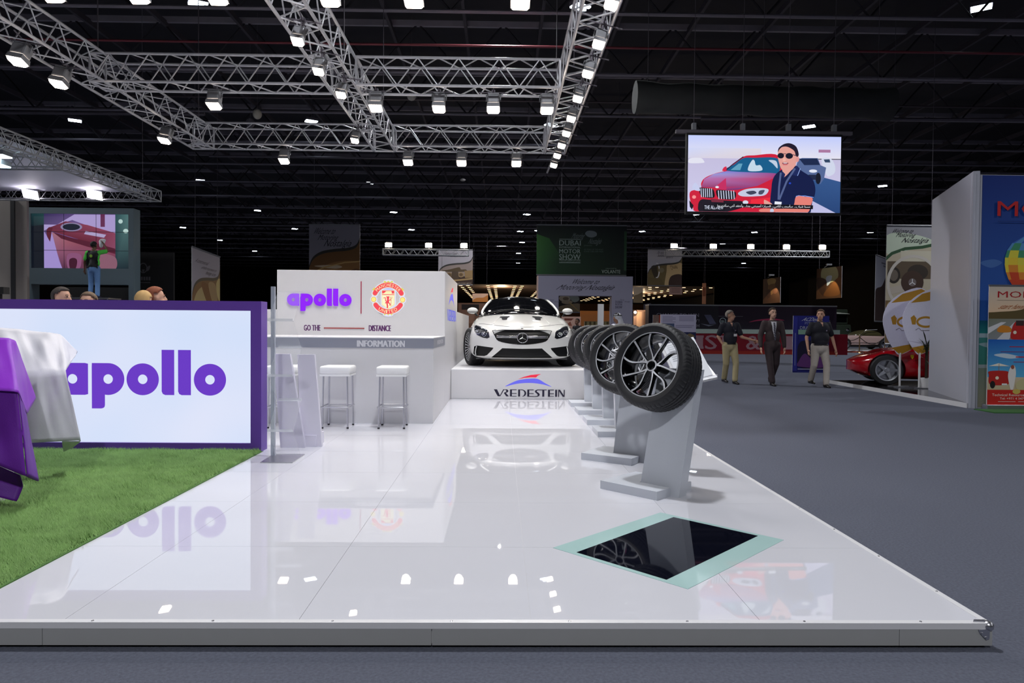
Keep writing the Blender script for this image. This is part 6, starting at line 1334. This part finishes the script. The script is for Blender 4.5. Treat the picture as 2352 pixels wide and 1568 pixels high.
banner('roll_up_banner', 'narrow brown roll-up just left of the white notice board', ((1500, 723), (1518, 723), (1518, 870), (1500, 870)), 19.5, 19.5, [('r', 0, 0, 1, 1, (110, 90, 84)), ('c', [(.1, .6), (.5, .9), (.8, .7), (.5, .4)], (150, 130, 118)), ('r', .75, 0, 1, 1, (140, 50, 40))], bars=False, floor=True, cables=False)
# far trusses with warm lamps
def far_row(xs_, y, ty, x0, x1, Y, label, lab2):
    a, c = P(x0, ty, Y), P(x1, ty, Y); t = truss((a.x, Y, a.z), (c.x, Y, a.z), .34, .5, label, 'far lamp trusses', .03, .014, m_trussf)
    for f in (.1, .9): hang(t, a.x + (c.x - a.x) * f, Y, a.z)
    for i, px in enumerate(xs_):
        q = P(px, y, Y - .1); q.z = a.z + .22; l_ = thing('par_lamp', '%s warm lamp from the left on %s' % (ORD[i], lab2), 'lamp', q, group='lamps on the far trusses')
        b = MB(); b.box(q.x - .17, q.x + .17, q.y - .10, q.y + .14, q.z - .10, q.z + .18); b.build('housing', m_lampgrey, l_, bevel=.03)
        b = MB(); b.box(q.x - .19, q.x + .19, q.y - .13, q.y - .10, q.z - .12, q.z + .12); b.build('lens', glow('warm_far_lens', (255, 236, 208), 30), l_)
        b = MB(); b.tube((q.x, q.y + .1, q.z - .1), (q.x, q.y + .1, a.z - .02), .03, 6); b.build('clamp', m_steel, l_)
far_row((893, 985, 1066), 558, 572, 880, 1076, 40, 'far truss with three warm lamps over the dashboard banner', 'the far truss left of the green banner')
far_row((1547, 1637, 1723, 1805, 1887), 567, 574, 1528, 1902, 40, 'far truss with five warm lamps below the LED screen', 'the far truss below the LED screen')
# small round pendant loudspeakers
for i, (px, py, Y) in enumerate(((591, 262, 25), (945, 222, 25), (575, 282, 27), (1063, 413, 38))):
    q = P(px, py, Y); t = thing('pendant_speaker', ('round white pendant loudspeaker between the two left cross trusses', 'squarish pale pendant loudspeaker right of the middle long truss', 'small dark pendant loudspeaker below the round white one', 'disc-shaped pendant fitting below the far truss lamps')[i], 'speaker', q)
    b = MB(); b.ball(q, .16, .16, (.18, .14, .2, .07)[i], 14, 10); b.build('speaker_body', mat('pendant_%d' % i, ((190, 184, 170), (176, 172, 164), (96, 94, 104), (150, 148, 150))[i], .5), t, smooth=True); hang(t, q.x, q.y, q.z)
# ================================================================== neighbouring stand at the left
YW = 22.0
vw = thing('video_wall_stand', 'teal grey wall with a large tiled video wall at the left', 'stand', (P(184, 690, YW).x, YW, 0))
m_teal = mat('teal_grey_wall', (96, 112, 120), .5, var=.03, scale=2)
xa, xb, xi, xo = [P(x, 600, YW).x for x in (60, 307, 71, 295)]; zt3, zs1, zs0, zo = P(184, 477, YW).z, P(184, 491, YW).z, P(184, 616, YW).z, P(184, 653, YW).z
for nm, a in (('wall_top', (xa, xb, zs1, zt3)), ('wall_left_pier', (xa, xi, 0, zs1)), ('wall_right_pier', (xo, xb, 0, zs1)), ('wall_lower', (xi, xo, zo, zs0))):
    b = MB(); b.box(a[0], a[1], YW, YW + .4, a[2], a[3]); b.build(nm, m_teal, vw)
b = MB(); b.box(xi, xo, YW + 1.6, YW + 1.7, 0, zo); b.build('recess_shade_sheet', m_black, vw)  # black sheet put in for the shade inside the lower opening
VW = [('r', 71, 490, 295, 617, (18, 24, 36)), ('p', [(71, 490), (190, 490), (140, 512), (71, 520)], [(30, 60, 66), (60, 110, 110), (30, 60, 70), (20, 34, 44)]), ('r', 264, 490, 295, 617, [(46, 86, 92), (90, 130, 130), (24, 40, 50), (30, 50, 60)]), ('e', 276, 507, 5, 5, (200, 230, 226)), ('e', 288, 529, 6, 5, (206, 236, 230)),
      ('r', 100, 490, 264, 616, [(60, 50, 96), (130, 100, 170), (130, 70, 90), (150, 120, 190)]), ('p', [(170, 492), (264, 492), (264, 540), (165, 505), (120, 520), (100, 530), (100, 516), (130, 516)], (186, 168, 226)), ('r', 230, 490, 240, 520, (110, 50, 90)), ('p', [(112, 523), (150, 508), (200, 516), (264, 534), (264, 572), (200, 555), (112, 530)], [(110, 40, 66), (120, 50, 76), (150, 66, 92), (150, 70, 100), (150, 80, 110), (110, 36, 58), (120, 44, 66)]), ('c', [(108, 545), (106, 530), (112, 522), (120, 524), (117, 534), (120, 552), (112, 553)], (96, 28, 50)),
      ('e', 163, 521, 25, 10, (150, 140, 180)), ('e', 163, 521, 20, 7.5, (22, 30, 50)), ('p', [(196, 530), (243, 538), (238, 545), (192, 537)], (190, 176, 220)), ('p', [(100, 530), (108, 545), (114, 556), (118, 532), (135, 600), (142, 617), (100, 617)], (176, 156, 226)), ('p', [(118, 533), (160, 548), (210, 560), (264, 580), (264, 617), (142, 617), (130, 580)], [(176, 120, 140), (170, 96, 110), (150, 76, 96), (140, 70, 96), (120, 66, 90), (96, 50, 80), (150, 90, 120)]), ('p', [(120, 533), (160, 545), (220, 558), (264, 570), (264, 582), (200, 566), (140, 548)], (92, 28, 52)), ('c', [(152, 590), (162, 581), (184, 584), (186, 600), (180, 617), (156, 617)], (150, 90, 130)), ('c', [(158, 597), (168, 592), (176, 598), (172, 617), (160, 617)], (70, 22, 46)), ('c', [(230, 582), (264, 590), (264, 617), (228, 617), (222, 600)], (150, 100, 120))]
VW += [('r', x - .5, 490, x + .5, 617, (16, 16, 28)) for x in (146, 220)] + [('r', 71, y - .5, 295, y + .5, (16, 16, 28)) for y in (532, 575)]
picture('video_picture', vw, (xi, YW + .03, zs0), V3((xo - xi, 0, 0)), V3((0, 0, zs1 - zs0)), VW, px=(71, 491, 295, 616), emit=.75, eps=.003)
b = MB(); b.box(xi, xo, YW + .032, YW + .3, zs0, zs1); b.build('screen_cabinet', m_black, vw)
# beige side wall and dark column
sw_ = thing('side_wall', 'beige wall panels left of the video wall', 'wall panel', (P(30, 600, 20).x, 20.6, 0)); m_bei = mat('beige_panel', (150, 143, 136), .6, var=.04)
for x0, x1 in ((-160, 27), (36, 62)):
    a, c = P(x0, 600, 21).x, P(x1, 600, 21).x; b = MB(); b.box(a, c, 21, 21.1, 0, P(30, 455, 21).z); b.build('wall_panel', m_bei, sw_)
b = MB(); b.box(P(27, 600, 21).x, P(36, 600, 21).x, 20.95, 21.12, 0, P(30, 455, 21).z); b.build('dark_joint', mat('dark_joint', (44, 44, 46), .6), sw_)
# black wall with a pale emblem to the right of the video wall
bk = thing('black_partition', 'black partition with a faint winged emblem right of the video wall', 'partition', (P(345, 640, 23).x, 23, 0))
a, c = P(308, 700, 23), P(398, 580, 23); b = MB(); b.box(a.x, c.x, 23, 23.1, 0, c.z); b.build('panel', m_drape, bk)
EM = (74, 72, 78); q0, q1 = P(310, 652, 23), P(348, 598, 23)
picture('emblem_print', bk, (q0.x, 23, q0.z), V3((q1.x - q0.x, 0, 0)), V3((0, 0, q1.z - q0.z)), [('l', ell(.5, .68, .22, .2, 20) + [ell(.5, .68, .22, .2, 20)[0]], .05, EM), ('c', [(.08, .78), (.3, .7), (.3, .55), (.15, .6)], EM), ('c', [(.92, .78), (.7, .7), (.7, .55), (.85, .6)], EM), ('p', [(.4, .62), (.6, .62), (.5, .45)], EM), *[('r', .05 + .155 * k_, .16, .16 + .155 * k_, .31, EM) for k_ in range(6)], ('r', .1, .05, .92, .08, EM)], eps=.004)
# canopy of fabric with its own truss frame
YC2 = 20.0; cz = P(362, 437, YC2).z; XcR = P(352, 450, YC2).x
cn = thing('fabric_canopy', 'pale stretched fabric canopy above the video wall', 'canopy', (XcR - 3, 17, cz))
b = MB(); n = 12; vs = []
for j in range(n + 1):
    for i in range(n + 1):
        f, g_ = i / n, j / n; vs.append((XcR - 6.5 + 6.35 * f, 12 + 7.9 * g_, cz - .08 + .18 * math.sin(math.pi * f) * math.sin(math.pi * g_)))
b.add(vs, [(j * (n + 1) + i, j * (n + 1) + i + 1, (j + 1) * (n + 1) + i + 1, (j + 1) * (n + 1) + i) for j in range(n) for i in range(n)]); b.build('fabric', mat('pale_blue_fabric', (196, 200, 214), .7), cn, smooth=True, solid=.01)
for x in (XcR - 6, XcR - .2):
    for y in (12.2, 19.8): hang(cn, x, y, cz)
g2 = 'canopy trusses at the left'
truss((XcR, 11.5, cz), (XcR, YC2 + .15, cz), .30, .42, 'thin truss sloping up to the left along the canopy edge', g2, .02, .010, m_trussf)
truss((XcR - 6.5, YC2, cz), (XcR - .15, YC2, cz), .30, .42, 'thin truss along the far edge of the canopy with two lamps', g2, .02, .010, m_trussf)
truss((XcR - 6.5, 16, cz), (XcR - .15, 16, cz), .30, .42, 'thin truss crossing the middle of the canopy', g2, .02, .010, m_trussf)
for i, (px, py) in enumerate(((70, 446), (217, 447))):
    q = P(px, py, YC2 - .3); t = thing('canopy_floodlight', ('left', 'right')[i] + ' bright floodlight under the far canopy truss', 'spotlight', q, group='canopy floodlights')
    RX = Matrix.Translation(q) @ Matrix.Rotation(math.radians(-48), 4, 'X') @ Matrix.Rotation(.25, 4, 'Z')
    b = MB(); b.box(-.2, .2, -.15, .15, 0, .12, 0, RX); b.build('housing', m_lampgrey, t, bevel=.02)
    b = MB(); b.box(-.2, .2, -.14, .14, -.012, 0, 0, RX); b.build('lens', glow('canopy_lens', (255, 244, 255), 40), t)
    b = MB(); b.tube(q + V3((0, .1, .05)), (q.x, YC2 - .1, cz - .28), .02, 6); b.build('bracket', m_steel, t)
    l = bpy.data.lights.new('canopy_light', 'SPOT'); l.energy = 150; l.spot_size = 2.3; l.spot_blend = .6; l.shadow_soft_size = .15; lo = bpy.data.objects.new('canopy_light', l); COL.objects.link(lo); lo.location = q + V3((0, -.1, -.2)); lo.rotation_euler = (math.radians(-25), 0, 0)
for k, (px, py, Y) in enumerate(((5, 358, 14.5), (2, 380, 14.8))):
    q = P(px, py, Y); t = thing('canopy_floodlight', ('upper', 'lower')[k] + ' cool floodlight under the near canopy at the left frame edge', 'spotlight', q, group='canopy floodlights')
    b = MB(); b.box(q.x - .25, q.x + .12, q.y - .15, q.y + .15, q.z, q.z + .1); b.build('housing', m_lampgrey, t); b = MB(); b.box(q.x - .24, q.x + .11, q.y - .14, q.y + .14, q.z - .02, q.z); b.build('lens', glow('cool_canopy_lens', (210, 245, 255), 25), t)
    b = MB(); b.tube(q + V3((0, 0, .1)), q + V3((.1, 0, max(.2, cz - q.z))), .02, 6); b.build('bracket', m_steel, t)
# scaffold under the worker
sq = P(216, 684, 20.9); scf = thing('work_platform', 'small metal work platform under the cleaning worker', 'platform', (sq.x, 20.9, 0))
b = MB(); b.box(sq.x - .6, sq.x + .6, 20.6, 21.3, sq.z - .04, sq.z); b.build('deck', m_alu, scf)
for x in (-.55, .55):
    for y in (20.65, 21.25): b = MB(); b.tube((sq.x + x, y, 0), (sq.x + x, y, sq.z - .04), .025, 8); b.build('leg', m_alu, scf)
bc = thing('camera_on_mount', 'small dark box on a mount above the purple frame at the left edge', 'device', P(8, 680, 12)); q = P(6, 667, 12)
b = MB(); b.box(q.x - .12, q.x + .05, 11.95, 12.1, q.z - .06, q.z + .06); b.build('box', m_black, bc); b = MB(); b.tube((q.x - .04, 12.02, PZ), (q.x - .04, 12.02, q.z - .05), .02, 6); b.build('pole', m_black, bc)
# ================================================================== people
def remesh(b, vox=.015, it=4):
    me = bpy.data.meshes.new('tmp'); me.from_pydata([tuple(v) for v in b.v], [], b.f); o = bpy.data.objects.new('tmp', me); COL.objects.link(o)
    m = o.modifiers.new('r', 'REMESH'); m.mode = 'VOXEL'; m.voxel_size = vox
    m = o.modifiers.new('s', 'SMOOTH'); m.iterations = it; m.factor = .5
    dg = bpy.context.evaluated_depsgraph_get(); m2 = bpy.data.meshes.new_from_object(o.evaluated_get(dg)); bpy.data.objects.remove(o)
    r = MB(); r.v = [tuple(v.co) for v in m2.vertices]; r.f = [tuple(p.vertices) for p in m2.polygons]; r.m = [0] * len(r.f); bpy.data.meshes.remove(m2); return r
def cap(b, p0, r0, p1, r1):
    b.tube(p0, p1, r0, 12, r1); b.ball(p0, r0, n=12, m=8); b.ball(p1, r1, n=12, m=8)
def mk(name, col, rough=.75): return mat(name, col, rough, var=.08, scale=25)
def person(label, loc, rz, H, J=None, skin=(196, 150, 126), hair=(60, 44, 34), hairlen=0.0, top=(24, 24, 34), sleeve='short', legs=(150, 138, 110), shoes=(24, 20, 20), head=0.0, nod=0.0, fat=1.0, style='polo', grey=None, vox=.015):
    t = thing('person', label, 'person', loc, rz); k = H / 1.78
    D = dict(aL=(-.11, 0, .08), aR=(.11, 0, .08), kL=(-.10, -.02, .49), kR=(.10, -.02, .49), hL=(-.09, 0, .93), hR=(.09, 0, .93), sL=(-.185, .01, 1.43), sR=(.185, .01, 1.43), eL=(-.25, .03, 1.15), eR=(.25, .03, 1.15), wL=(-.26, -.05, .90), wR=(.26, -.05, .90))
    D.update(J or {}); D = {a: V3(c) for a, c in D.items()}
    hc = V3((0, -.02, 1.655)); Rh = Matrix.Rotation(math.radians(head), 3, 'Z') @ Matrix.Rotation(math.radians(nod), 3, 'X')
    hp = lambda x, y, z: hc + Rh @ V3((x, y, z))
    b = MB()
    b.ball(hp(0, .015, .03), .078, .098, .095, 16, 12, Rh); b.ball(hp(0, -.03, -.05), .058, .066, .07, 14, 10, Rh); b.ball(hp(0, -.035, -.09), .038, .045, .034, 12, 8, Rh)
    cap(b, V3((0, .02, 1.47)), .058, hc + V3((0, .02, -.06)), .052)
    cap(b, hp(0, -.088, .02), .012, hp(0, -.108, -.022), .017)                        # nose
    for s in (-1, 1): b.ball(hp(s * .08, .012, -.005), .012, .024, .034, 8, 6, Rh)      # ears
    b.ball((0, 0, 1.33), .15, .09, .17, 14, 10); b.ball((0, 0, 1.08), .135, .085, .16, 14, 10)
    for s in 'LR':
        cap(b, D['s' + s], .05, D['e' + s], .040); cap(b, D['e' + s], .040, D['w' + s], .028)
        cap(b, D['h' + s], .08, D['k' + s], .052); cap(b, D['k' + s], .05, D['a' + s], .036); cap(b, (0, 0, 1.36), .06, D['s' + s], .05); cap(b, (0, 0, 1.0), .08, D['h' + s], .08)
    hands = []
    for s in 'LR':
        d = (D['w' + s] - D['e' + s]).normalized(); pc = D['w' + s] + d * .055; side = V3((-1 if s == 'L' else 1, 0, 0)); side = (side - d * side.dot(d)).normalized(); up_ = d.cross(side)
        b.ball(pc, .017, .042, .05, 10, 8, Matrix((side, up_, d)).transposed()); cap(b, D['w' + s], .026, pc, .022); hands.append((pc, d, up_, side))
    r = remesh(b, vox * .85, 3)
    for pc, d, up_, side in hands:
        for q, L in ((-.030, .075), (-.010, .088), (.011, .082), (.030, .066)):
            p0 = pc + d * .035 + up_ * q; p1 = p0 + d * L * .55 - side * .008; p2 = p1 + d * L * .4 - side * .022; r.path([p0, p1, p2], [.0095, .0085, .007], 6)
        p0 = pc - d * .015 - up_ * .035; r.path([p0, p0 - up_ * .025 + d * .025, p0 - up_ * .03 + d * .06], [.012, .0105, .008], 6)
    S_ = Matrix.Diagonal((k, k, k))
    def fin(mb, name, m_, parent=t, **kw):
        mb.v = [tuple(S_ @ V3(v)) for v in mb.v]; return mb.build(name, m_, parent, world=False, smooth=True, **kw)
    body = fin(r, 'body', mk('skin_%d_%d_%d' % skin, skin, .55))
    # face
    for s in (-1, 1):
        e = MB(); e.ball(hp(s * .03, -.083, .022), .011, .006, .007, 8, 6, Rh); fin(e, 'eye', mk('eye_dark', (40, 30, 28), .3), body)
        e = MB(); e.path([hp(s * .016, -.088, .04), hp(s * .032, -.086, .045), hp(s * .048, -.074, .04)], .004, 5); fin(e, 'eyebrow', mk('hair_%d_%d_%d' % hair, hair), body)
    e = MB(); e.path([hp(-.024, -.088, -.058), hp(0, -.097, -.056), hp(.024, -.088, -.058)], .005, 5); fin(e, 'mouth', mk('lip', (150, 92, 84)), body)
    # hair: a cap over crown, back and sides
    e = MB(); n, m = 24, 14; vs = []
    for j in range(m + 1):
        th = math.pi * j / m
        for i in range(n):
            a = 2 * math.pi * i / n; x, y, z = math.sin(th) * math.cos(a), math.sin(th) * math.sin(a), math.cos(th); q = 1 + .04 * math.sin(7 * a + 3 * th) * math.sin(th); vs.append(hp(x * .088 * q, .022 + y * .108 * q, .034 + z * .105 * q))
    fs = []
    for j in range(m):
        for i in range(n):
            a = 2 * math.pi * (i + .5) / n; th = math.pi * (j + .5) / m; y, z = math.sin(th) * math.sin(a), math.cos(th)
            if z > (.55 if y < -.35 else (.12 if y < .25 else -.62 - hairlen)): fs.append((j * n + i, (j + 1) * n + i, (j + 1) * n + (i + 1) % n, j * n + (i + 1) % n))
    e.add(vs, fs); fin(e, 'hair', mk('hair_%d_%d_%d' % hair, hair, .6), t, solid=.012)
    # clothes
    e = MB(); f = fat
    if style == 'robe':
        e.ball((0, 0, 1.32), .19 * f, .13 * f, .2, 14, 10); cap(e, (0, 0, 1.2), .16, (0, 0, .25), .24)
        for s in 'LR': cap(e, D['s' + s], .075, D['e' + s], .075); cap(e, D['e' + s], .075, D['w' + s], .07); cap(e, (0, 0, 1.38), .08, D['s' + s], .075)
        rb_ = remesh(e, vox, 6); fin(rb_, 'robe', mk('white_robe', (206, 208, 220), .7))
        e = MB(); e.ball(hp(0, .03, .03), .10, .12, .118, 14, 10, Rh); cap(e, hp(0, .07, 0), .085, V3((0, .11, 1.42)), .13); q = remesh(e, vox, 5); fin(q, 'headscarf', mk('white_scarf', (214, 216, 226), .7))
        e = MB(); e.path([hp(.105 * math.cos(a), .03 + .12 * math.sin(a), .075) for a in [2 * math.pi * i / 18 for i in range(18)]], .010, 6, closed=True); fin(e, 'headband', m_black)
        return t
    lo = .80 if style == 'suit' else .90
    e.ball((0, 0, 1.33), .185 * f, .122 * f, .19, 16, 12); e.ball((0, -.02 * f, 1.12), .172 * f, .125 * f, .2, 16, 12); cap(e, (0, 0, 1.12), .13 * f, (0, 0, lo + .13), .15 * f)
    if style == 'suit': e.ball((0, 0, .92), .185 * f, .125 * f, .16, 14, 10)
    for s in 'LR':
        cap(e, (0, 0, 1.37), .085, D['s' + s], .075); mid = D['s' + s].lerp(D['e' + s], 1.0 if sleeve == 'long' else .72); cap(e, D['s' + s], .075, mid, .068 if sleeve != 'long' else .062)
        if sleeve == 'long': cap(e, mid, .062, D['e' + s].lerp(D['w' + s], .93), .046)
    sh = remesh(e, vox, 5); bv = BVHTree.FromPolygons([V3(v) for v in sh.v], sh.f)
    def onf(x, z, o):
        h = bv.ray_cast(V3((x, -2, z)), V3((0, 1, 0)))[0]; return V3((x, (h.y if h else -.1) - o, z))
    garment = fin(sh, 'jacket' if style == 'suit' else 'shirt', mk('cloth_%d_%d_%d' % top, top))
    if style == 'suit':
        fin(conform(onf, [(-.075, 1.47), (.075, 1.47), (.035, 1.2), (0, 1.08), (-.02, 1.2)], .006, 5, 4), 'shirt_front', mk('white_shirt', (214, 214, 222)), garment)
        for s in (-1, 1): fin(conform(onf, [(s * .09, 1.48), (s * .06, 1.46), (s * .012, 1.08), (s * .10, 1.32)], .010, 4, 4), 'lapel', mk('lapel_%d' % top[0], tuple(int(c * .85) for c in top)), garment)
        fin(conform(onf, [(-.018, 1.45), (.018, 1.45), (.034, 1.1), (.02, 1.03), (0, 1.05), (-.006, 1.2)], .014, 5, 4), 'tie', mk('grey_tie', (92, 92, 104)), garment)
        for kk in range(6): z = 1.40 - kk * .055; fin(conform(onf, [(-.016, z), (.024, z - .03), (.026, z - .045), (-.016, z - .015)], .017, 2, 2), 'tie_stripe', mk('dark_stripe', (40, 40, 52)), garment)
    elif style == 'polo':
        for s in (-1, 1): fin(conform(onf, [(s * .005, 1.44), (s * .075, 1.49), (s * .085, 1.44), (s * .03, 1.385)], .006, 3, 3), 'collar', mk('collar_%d' % top[0], tuple(min(255, c + 8) for c in top)), garment)
        fin(conform(onf, [(-.03, 1.49), (.03, 1.49), (0, 1.39)], .004, 3, 3), 'open_neck', mk('skin_%d_%d_%d' % skin, skin, .55), garment)
        fin(conform(onf, ell(.095, 1.30, .017, .017, 8), .004, 2, 1), 'chest_emblem', mk('pale_emblem', (150, 140, 160)), garment)
    elif style == 'vest':
        def onb(x, z, o):
            h = bv.ray_cast(V3((x, 2, z)), V3((0, -1, 0)))[0]; return V3((x, (h.y if h else .1) + o, z))
        fin(conform(onb, [(-.13, 1.49), (.13, 1.49), (.175, 1.38), (.185, 1.2), (.18, .93), (-.18, .93), (-.185, 1.2), (-.175, 1.38)], .008, 6, 4), 'black_back_panel', mk('black_vest', (22, 24, 26)), garment)
        fin(conform(onb, ell(.02, 1.32, .05, .05, 12), .009, 3, 1), 'round_print', mk('lime_print', (140, 190, 60)), garment)
    # trousers and shoes
    e = MB(); cap(e, (0, 0, 1.0), .135 * f, (0, 0, .90), .145 * f)
    for s in 'LR': cap(e, D['h' + s], .105 * min(f, 1.1), D['k' + s], .078); cap(e, D['k' + s], .076, D['a' + s] + V3((0, 0, .02)), .068); cap(e, (0, 0, .93), .12, D['h' + s], .11)
    fin(remesh(e, vox, 4), 'trousers', mk('trouser_%d_%d_%d' % legs, legs))
    if style == 'polo':
        e = MB(); e.path([V3((.142 * f * math.cos(a), .128 * f * math.sin(a), .97)) for a in [2 * math.pi * i / 24 for i in range(24)]], .016, 6, closed=True); fin(e, 'belt', m_black)
    for s in 'LR':
        a = D['a' + s]; e = MB(); z0 = a.z - .08
        rings = []
        for y, w_, h in ((.085, .03, .07), (.06, .042, .09), (0, .044, .10), (-.08, .046, .07), (-.15, .044, .05), (-.19, .022, .035)):
            rings.append([V3((a.x + w_ * math.cos(q), a.y + y, z0 + max(0, h * (.5 + .5 * math.sin(q))))) for q in [2 * math.pi * i / 12 for i in range(12)]])
        e.loft(rings); fin(e, 'shoe', mk('shoe_%d' % shoes[0], shoes, .35))
    return t
def floor_at(px, py): q = G(px, py, 0); q.z = 0; return q
fx_ = lambda L: V3(L)
p1 = person('grey-haired man in dark polo and khaki trousers pointing aside, leftmost walking man', floor_at(1675, 880), .12, 1.80, dict(eR=(.27, -.06, 1.14), wR=(.50, -.16, 1.07), eL=(-.27, .08, 1.14), wL=(-.17, .0, .94), aR=(.05, -.20, .08), kR=(.09, -.15, .50), aL=(-.05, .18, .10), kL=(-.08, .02, .48)), hair=(150, 142, 134), head=48, top=(24, 24, 38), legs=(170, 158, 122))
b = MB(); b.box(.028, .11, -.155, -.148, 1.17, 1.23); b.build('name_badge', m_white, p1, world=False); b = MB(); b.path([(.02, -.14, 1.4), (.05, -.15, 1.3), (.065, -.15, 1.23)], .006, 5); b.build('lanyard', mk('lanyard', (60, 60, 80)), p1, world=False)
person('man in dark brown suit, white shirt and striped tie walking in the middle', floor_at(1772, 884), -.04, 1.86, dict(eL=(-.27, .02, 1.13), wL=(-.28, -.06, .88), eR=(.27, .04, 1.13), wR=(.29, .02, .88), aL=(-.06, -.22, .08), kL=(-.09, -.14, .50), aR=(.06, .22, .12), kR=(.11, .04, .49)), hair=(58, 44, 36), head=6, top=(62, 50, 52), sleeve='long', legs=(54, 42, 46), style='suit', skin=(202, 160, 138))
person('brown-haired man in loose dark polo and pale trousers, rightmost walking man', floor_at(1881, 888), 0, 1.82, dict(eL=(-.30, .02, 1.14), wL=(-.30, -.06, .88), eR=(.31, .04, 1.14), wR=(.36, -.02, .88), aR=(.07, -.20, .08), kR=(.11, -.13, .50), aL=(-.12, .16, .14), kL=(-.13, -.02, .50)), hair=(88, 66, 50), hairlen=.1, head=-32, top=(20, 20, 32), legs=(176, 168, 160), fat=1.22)
# worker wiping the video wall
wk = person('worker in green and black shirt and jeans wiping the video wall', (sq.x - .03, 20.95, sq.z), math.pi, 1.70, dict(eL=(-.37, -.12, 1.50), wL=(-.20, -.2, 1.73), sL=(-.185, -.02, 1.45), eR=(.27, .03, 1.15), wR=(.30, -.02, .92)), skin=(110, 76, 58), hair=(24, 20, 20), top=(80, 200, 70), legs=(84, 120, 166), style='vest', shoes=(40, 34, 60))
b = MB(); b.ball((-.10, -.26, 1.74), .10, .05, .09, 12, 8); b.ball((-.08, -.24, 1.64), .06, .04, .10, 10, 8); b.ball((-.16, -.26, 1.78), .06, .04, .05, 10, 8)
rg = remesh(b, .014, 3); M = Matrix.Translation(wk.location) @ Matrix.Rotation(math.pi, 4, 'Z'); rg.v = [tuple(M @ V3(v)) for v in rg.v]
tag(rg.build('cleaning_cloth', mk('white_rag', (226, 228, 234)), smooth=True), 'crumpled white cloth held up by the worker at the video wall', 'cloth')
# people behind the purple sign: only heads show
def headat(px, ptop, Y, **kw):
    q = P(px, ptop, Y); H = (q.z - PZ) * 1.78 / 1.795; return person(loc=(q.x, Y, PZ), H=H, **kw)
headat(147, 659, 7.5, label='dark-haired man in profile behind the purple frame, leftmost head', rz=0, hair=(62, 54, 50), head=80, top=(60, 60, 66), style='plain')
headat(203, 670, 7.5, label='brown-haired man facing forward behind the purple frame, second head', rz=0, hair=(104, 84, 66), head=0, top=(80, 80, 86), style='plain')
headat(330, 667, 7.5, label='blond-haired person behind the purple frame, third head', rz=math.pi, hair=(186, 150, 96), hairlen=.3, top=(90, 90, 100), style='plain')
headat(356, 658, 8.1, label='auburn-haired person behind the purple frame, rightmost head', rz=2.2, hair=(126, 66, 40), hairlen=.3, top=(60, 40, 60), style='plain')
q = P(1326, 731, 27); person('man in dark suit standing far off in the portal opening', (q.x, 27, 0), -.9, q.z * 1.78 / 1.795, None, hair=(30, 26, 26), top=(26, 26, 30), legs=(26, 26, 30), sleeve='long', style='plain', skin=(120, 86, 68))
q = P(1418, 718, 18); person('man in white robe and headscarf standing behind the wheels', (q.x, 18, 0), -1.1, q.z * 1.78 / 1.80, dict(eR=(.2, -.1, 1.16), wR=(.1, -.32, 1.2), eL=(-.2, -.1, 1.16), wL=(-.1, -.32, 1.22)), style='robe', skin=(150, 110, 88), hair=(30, 26, 26))
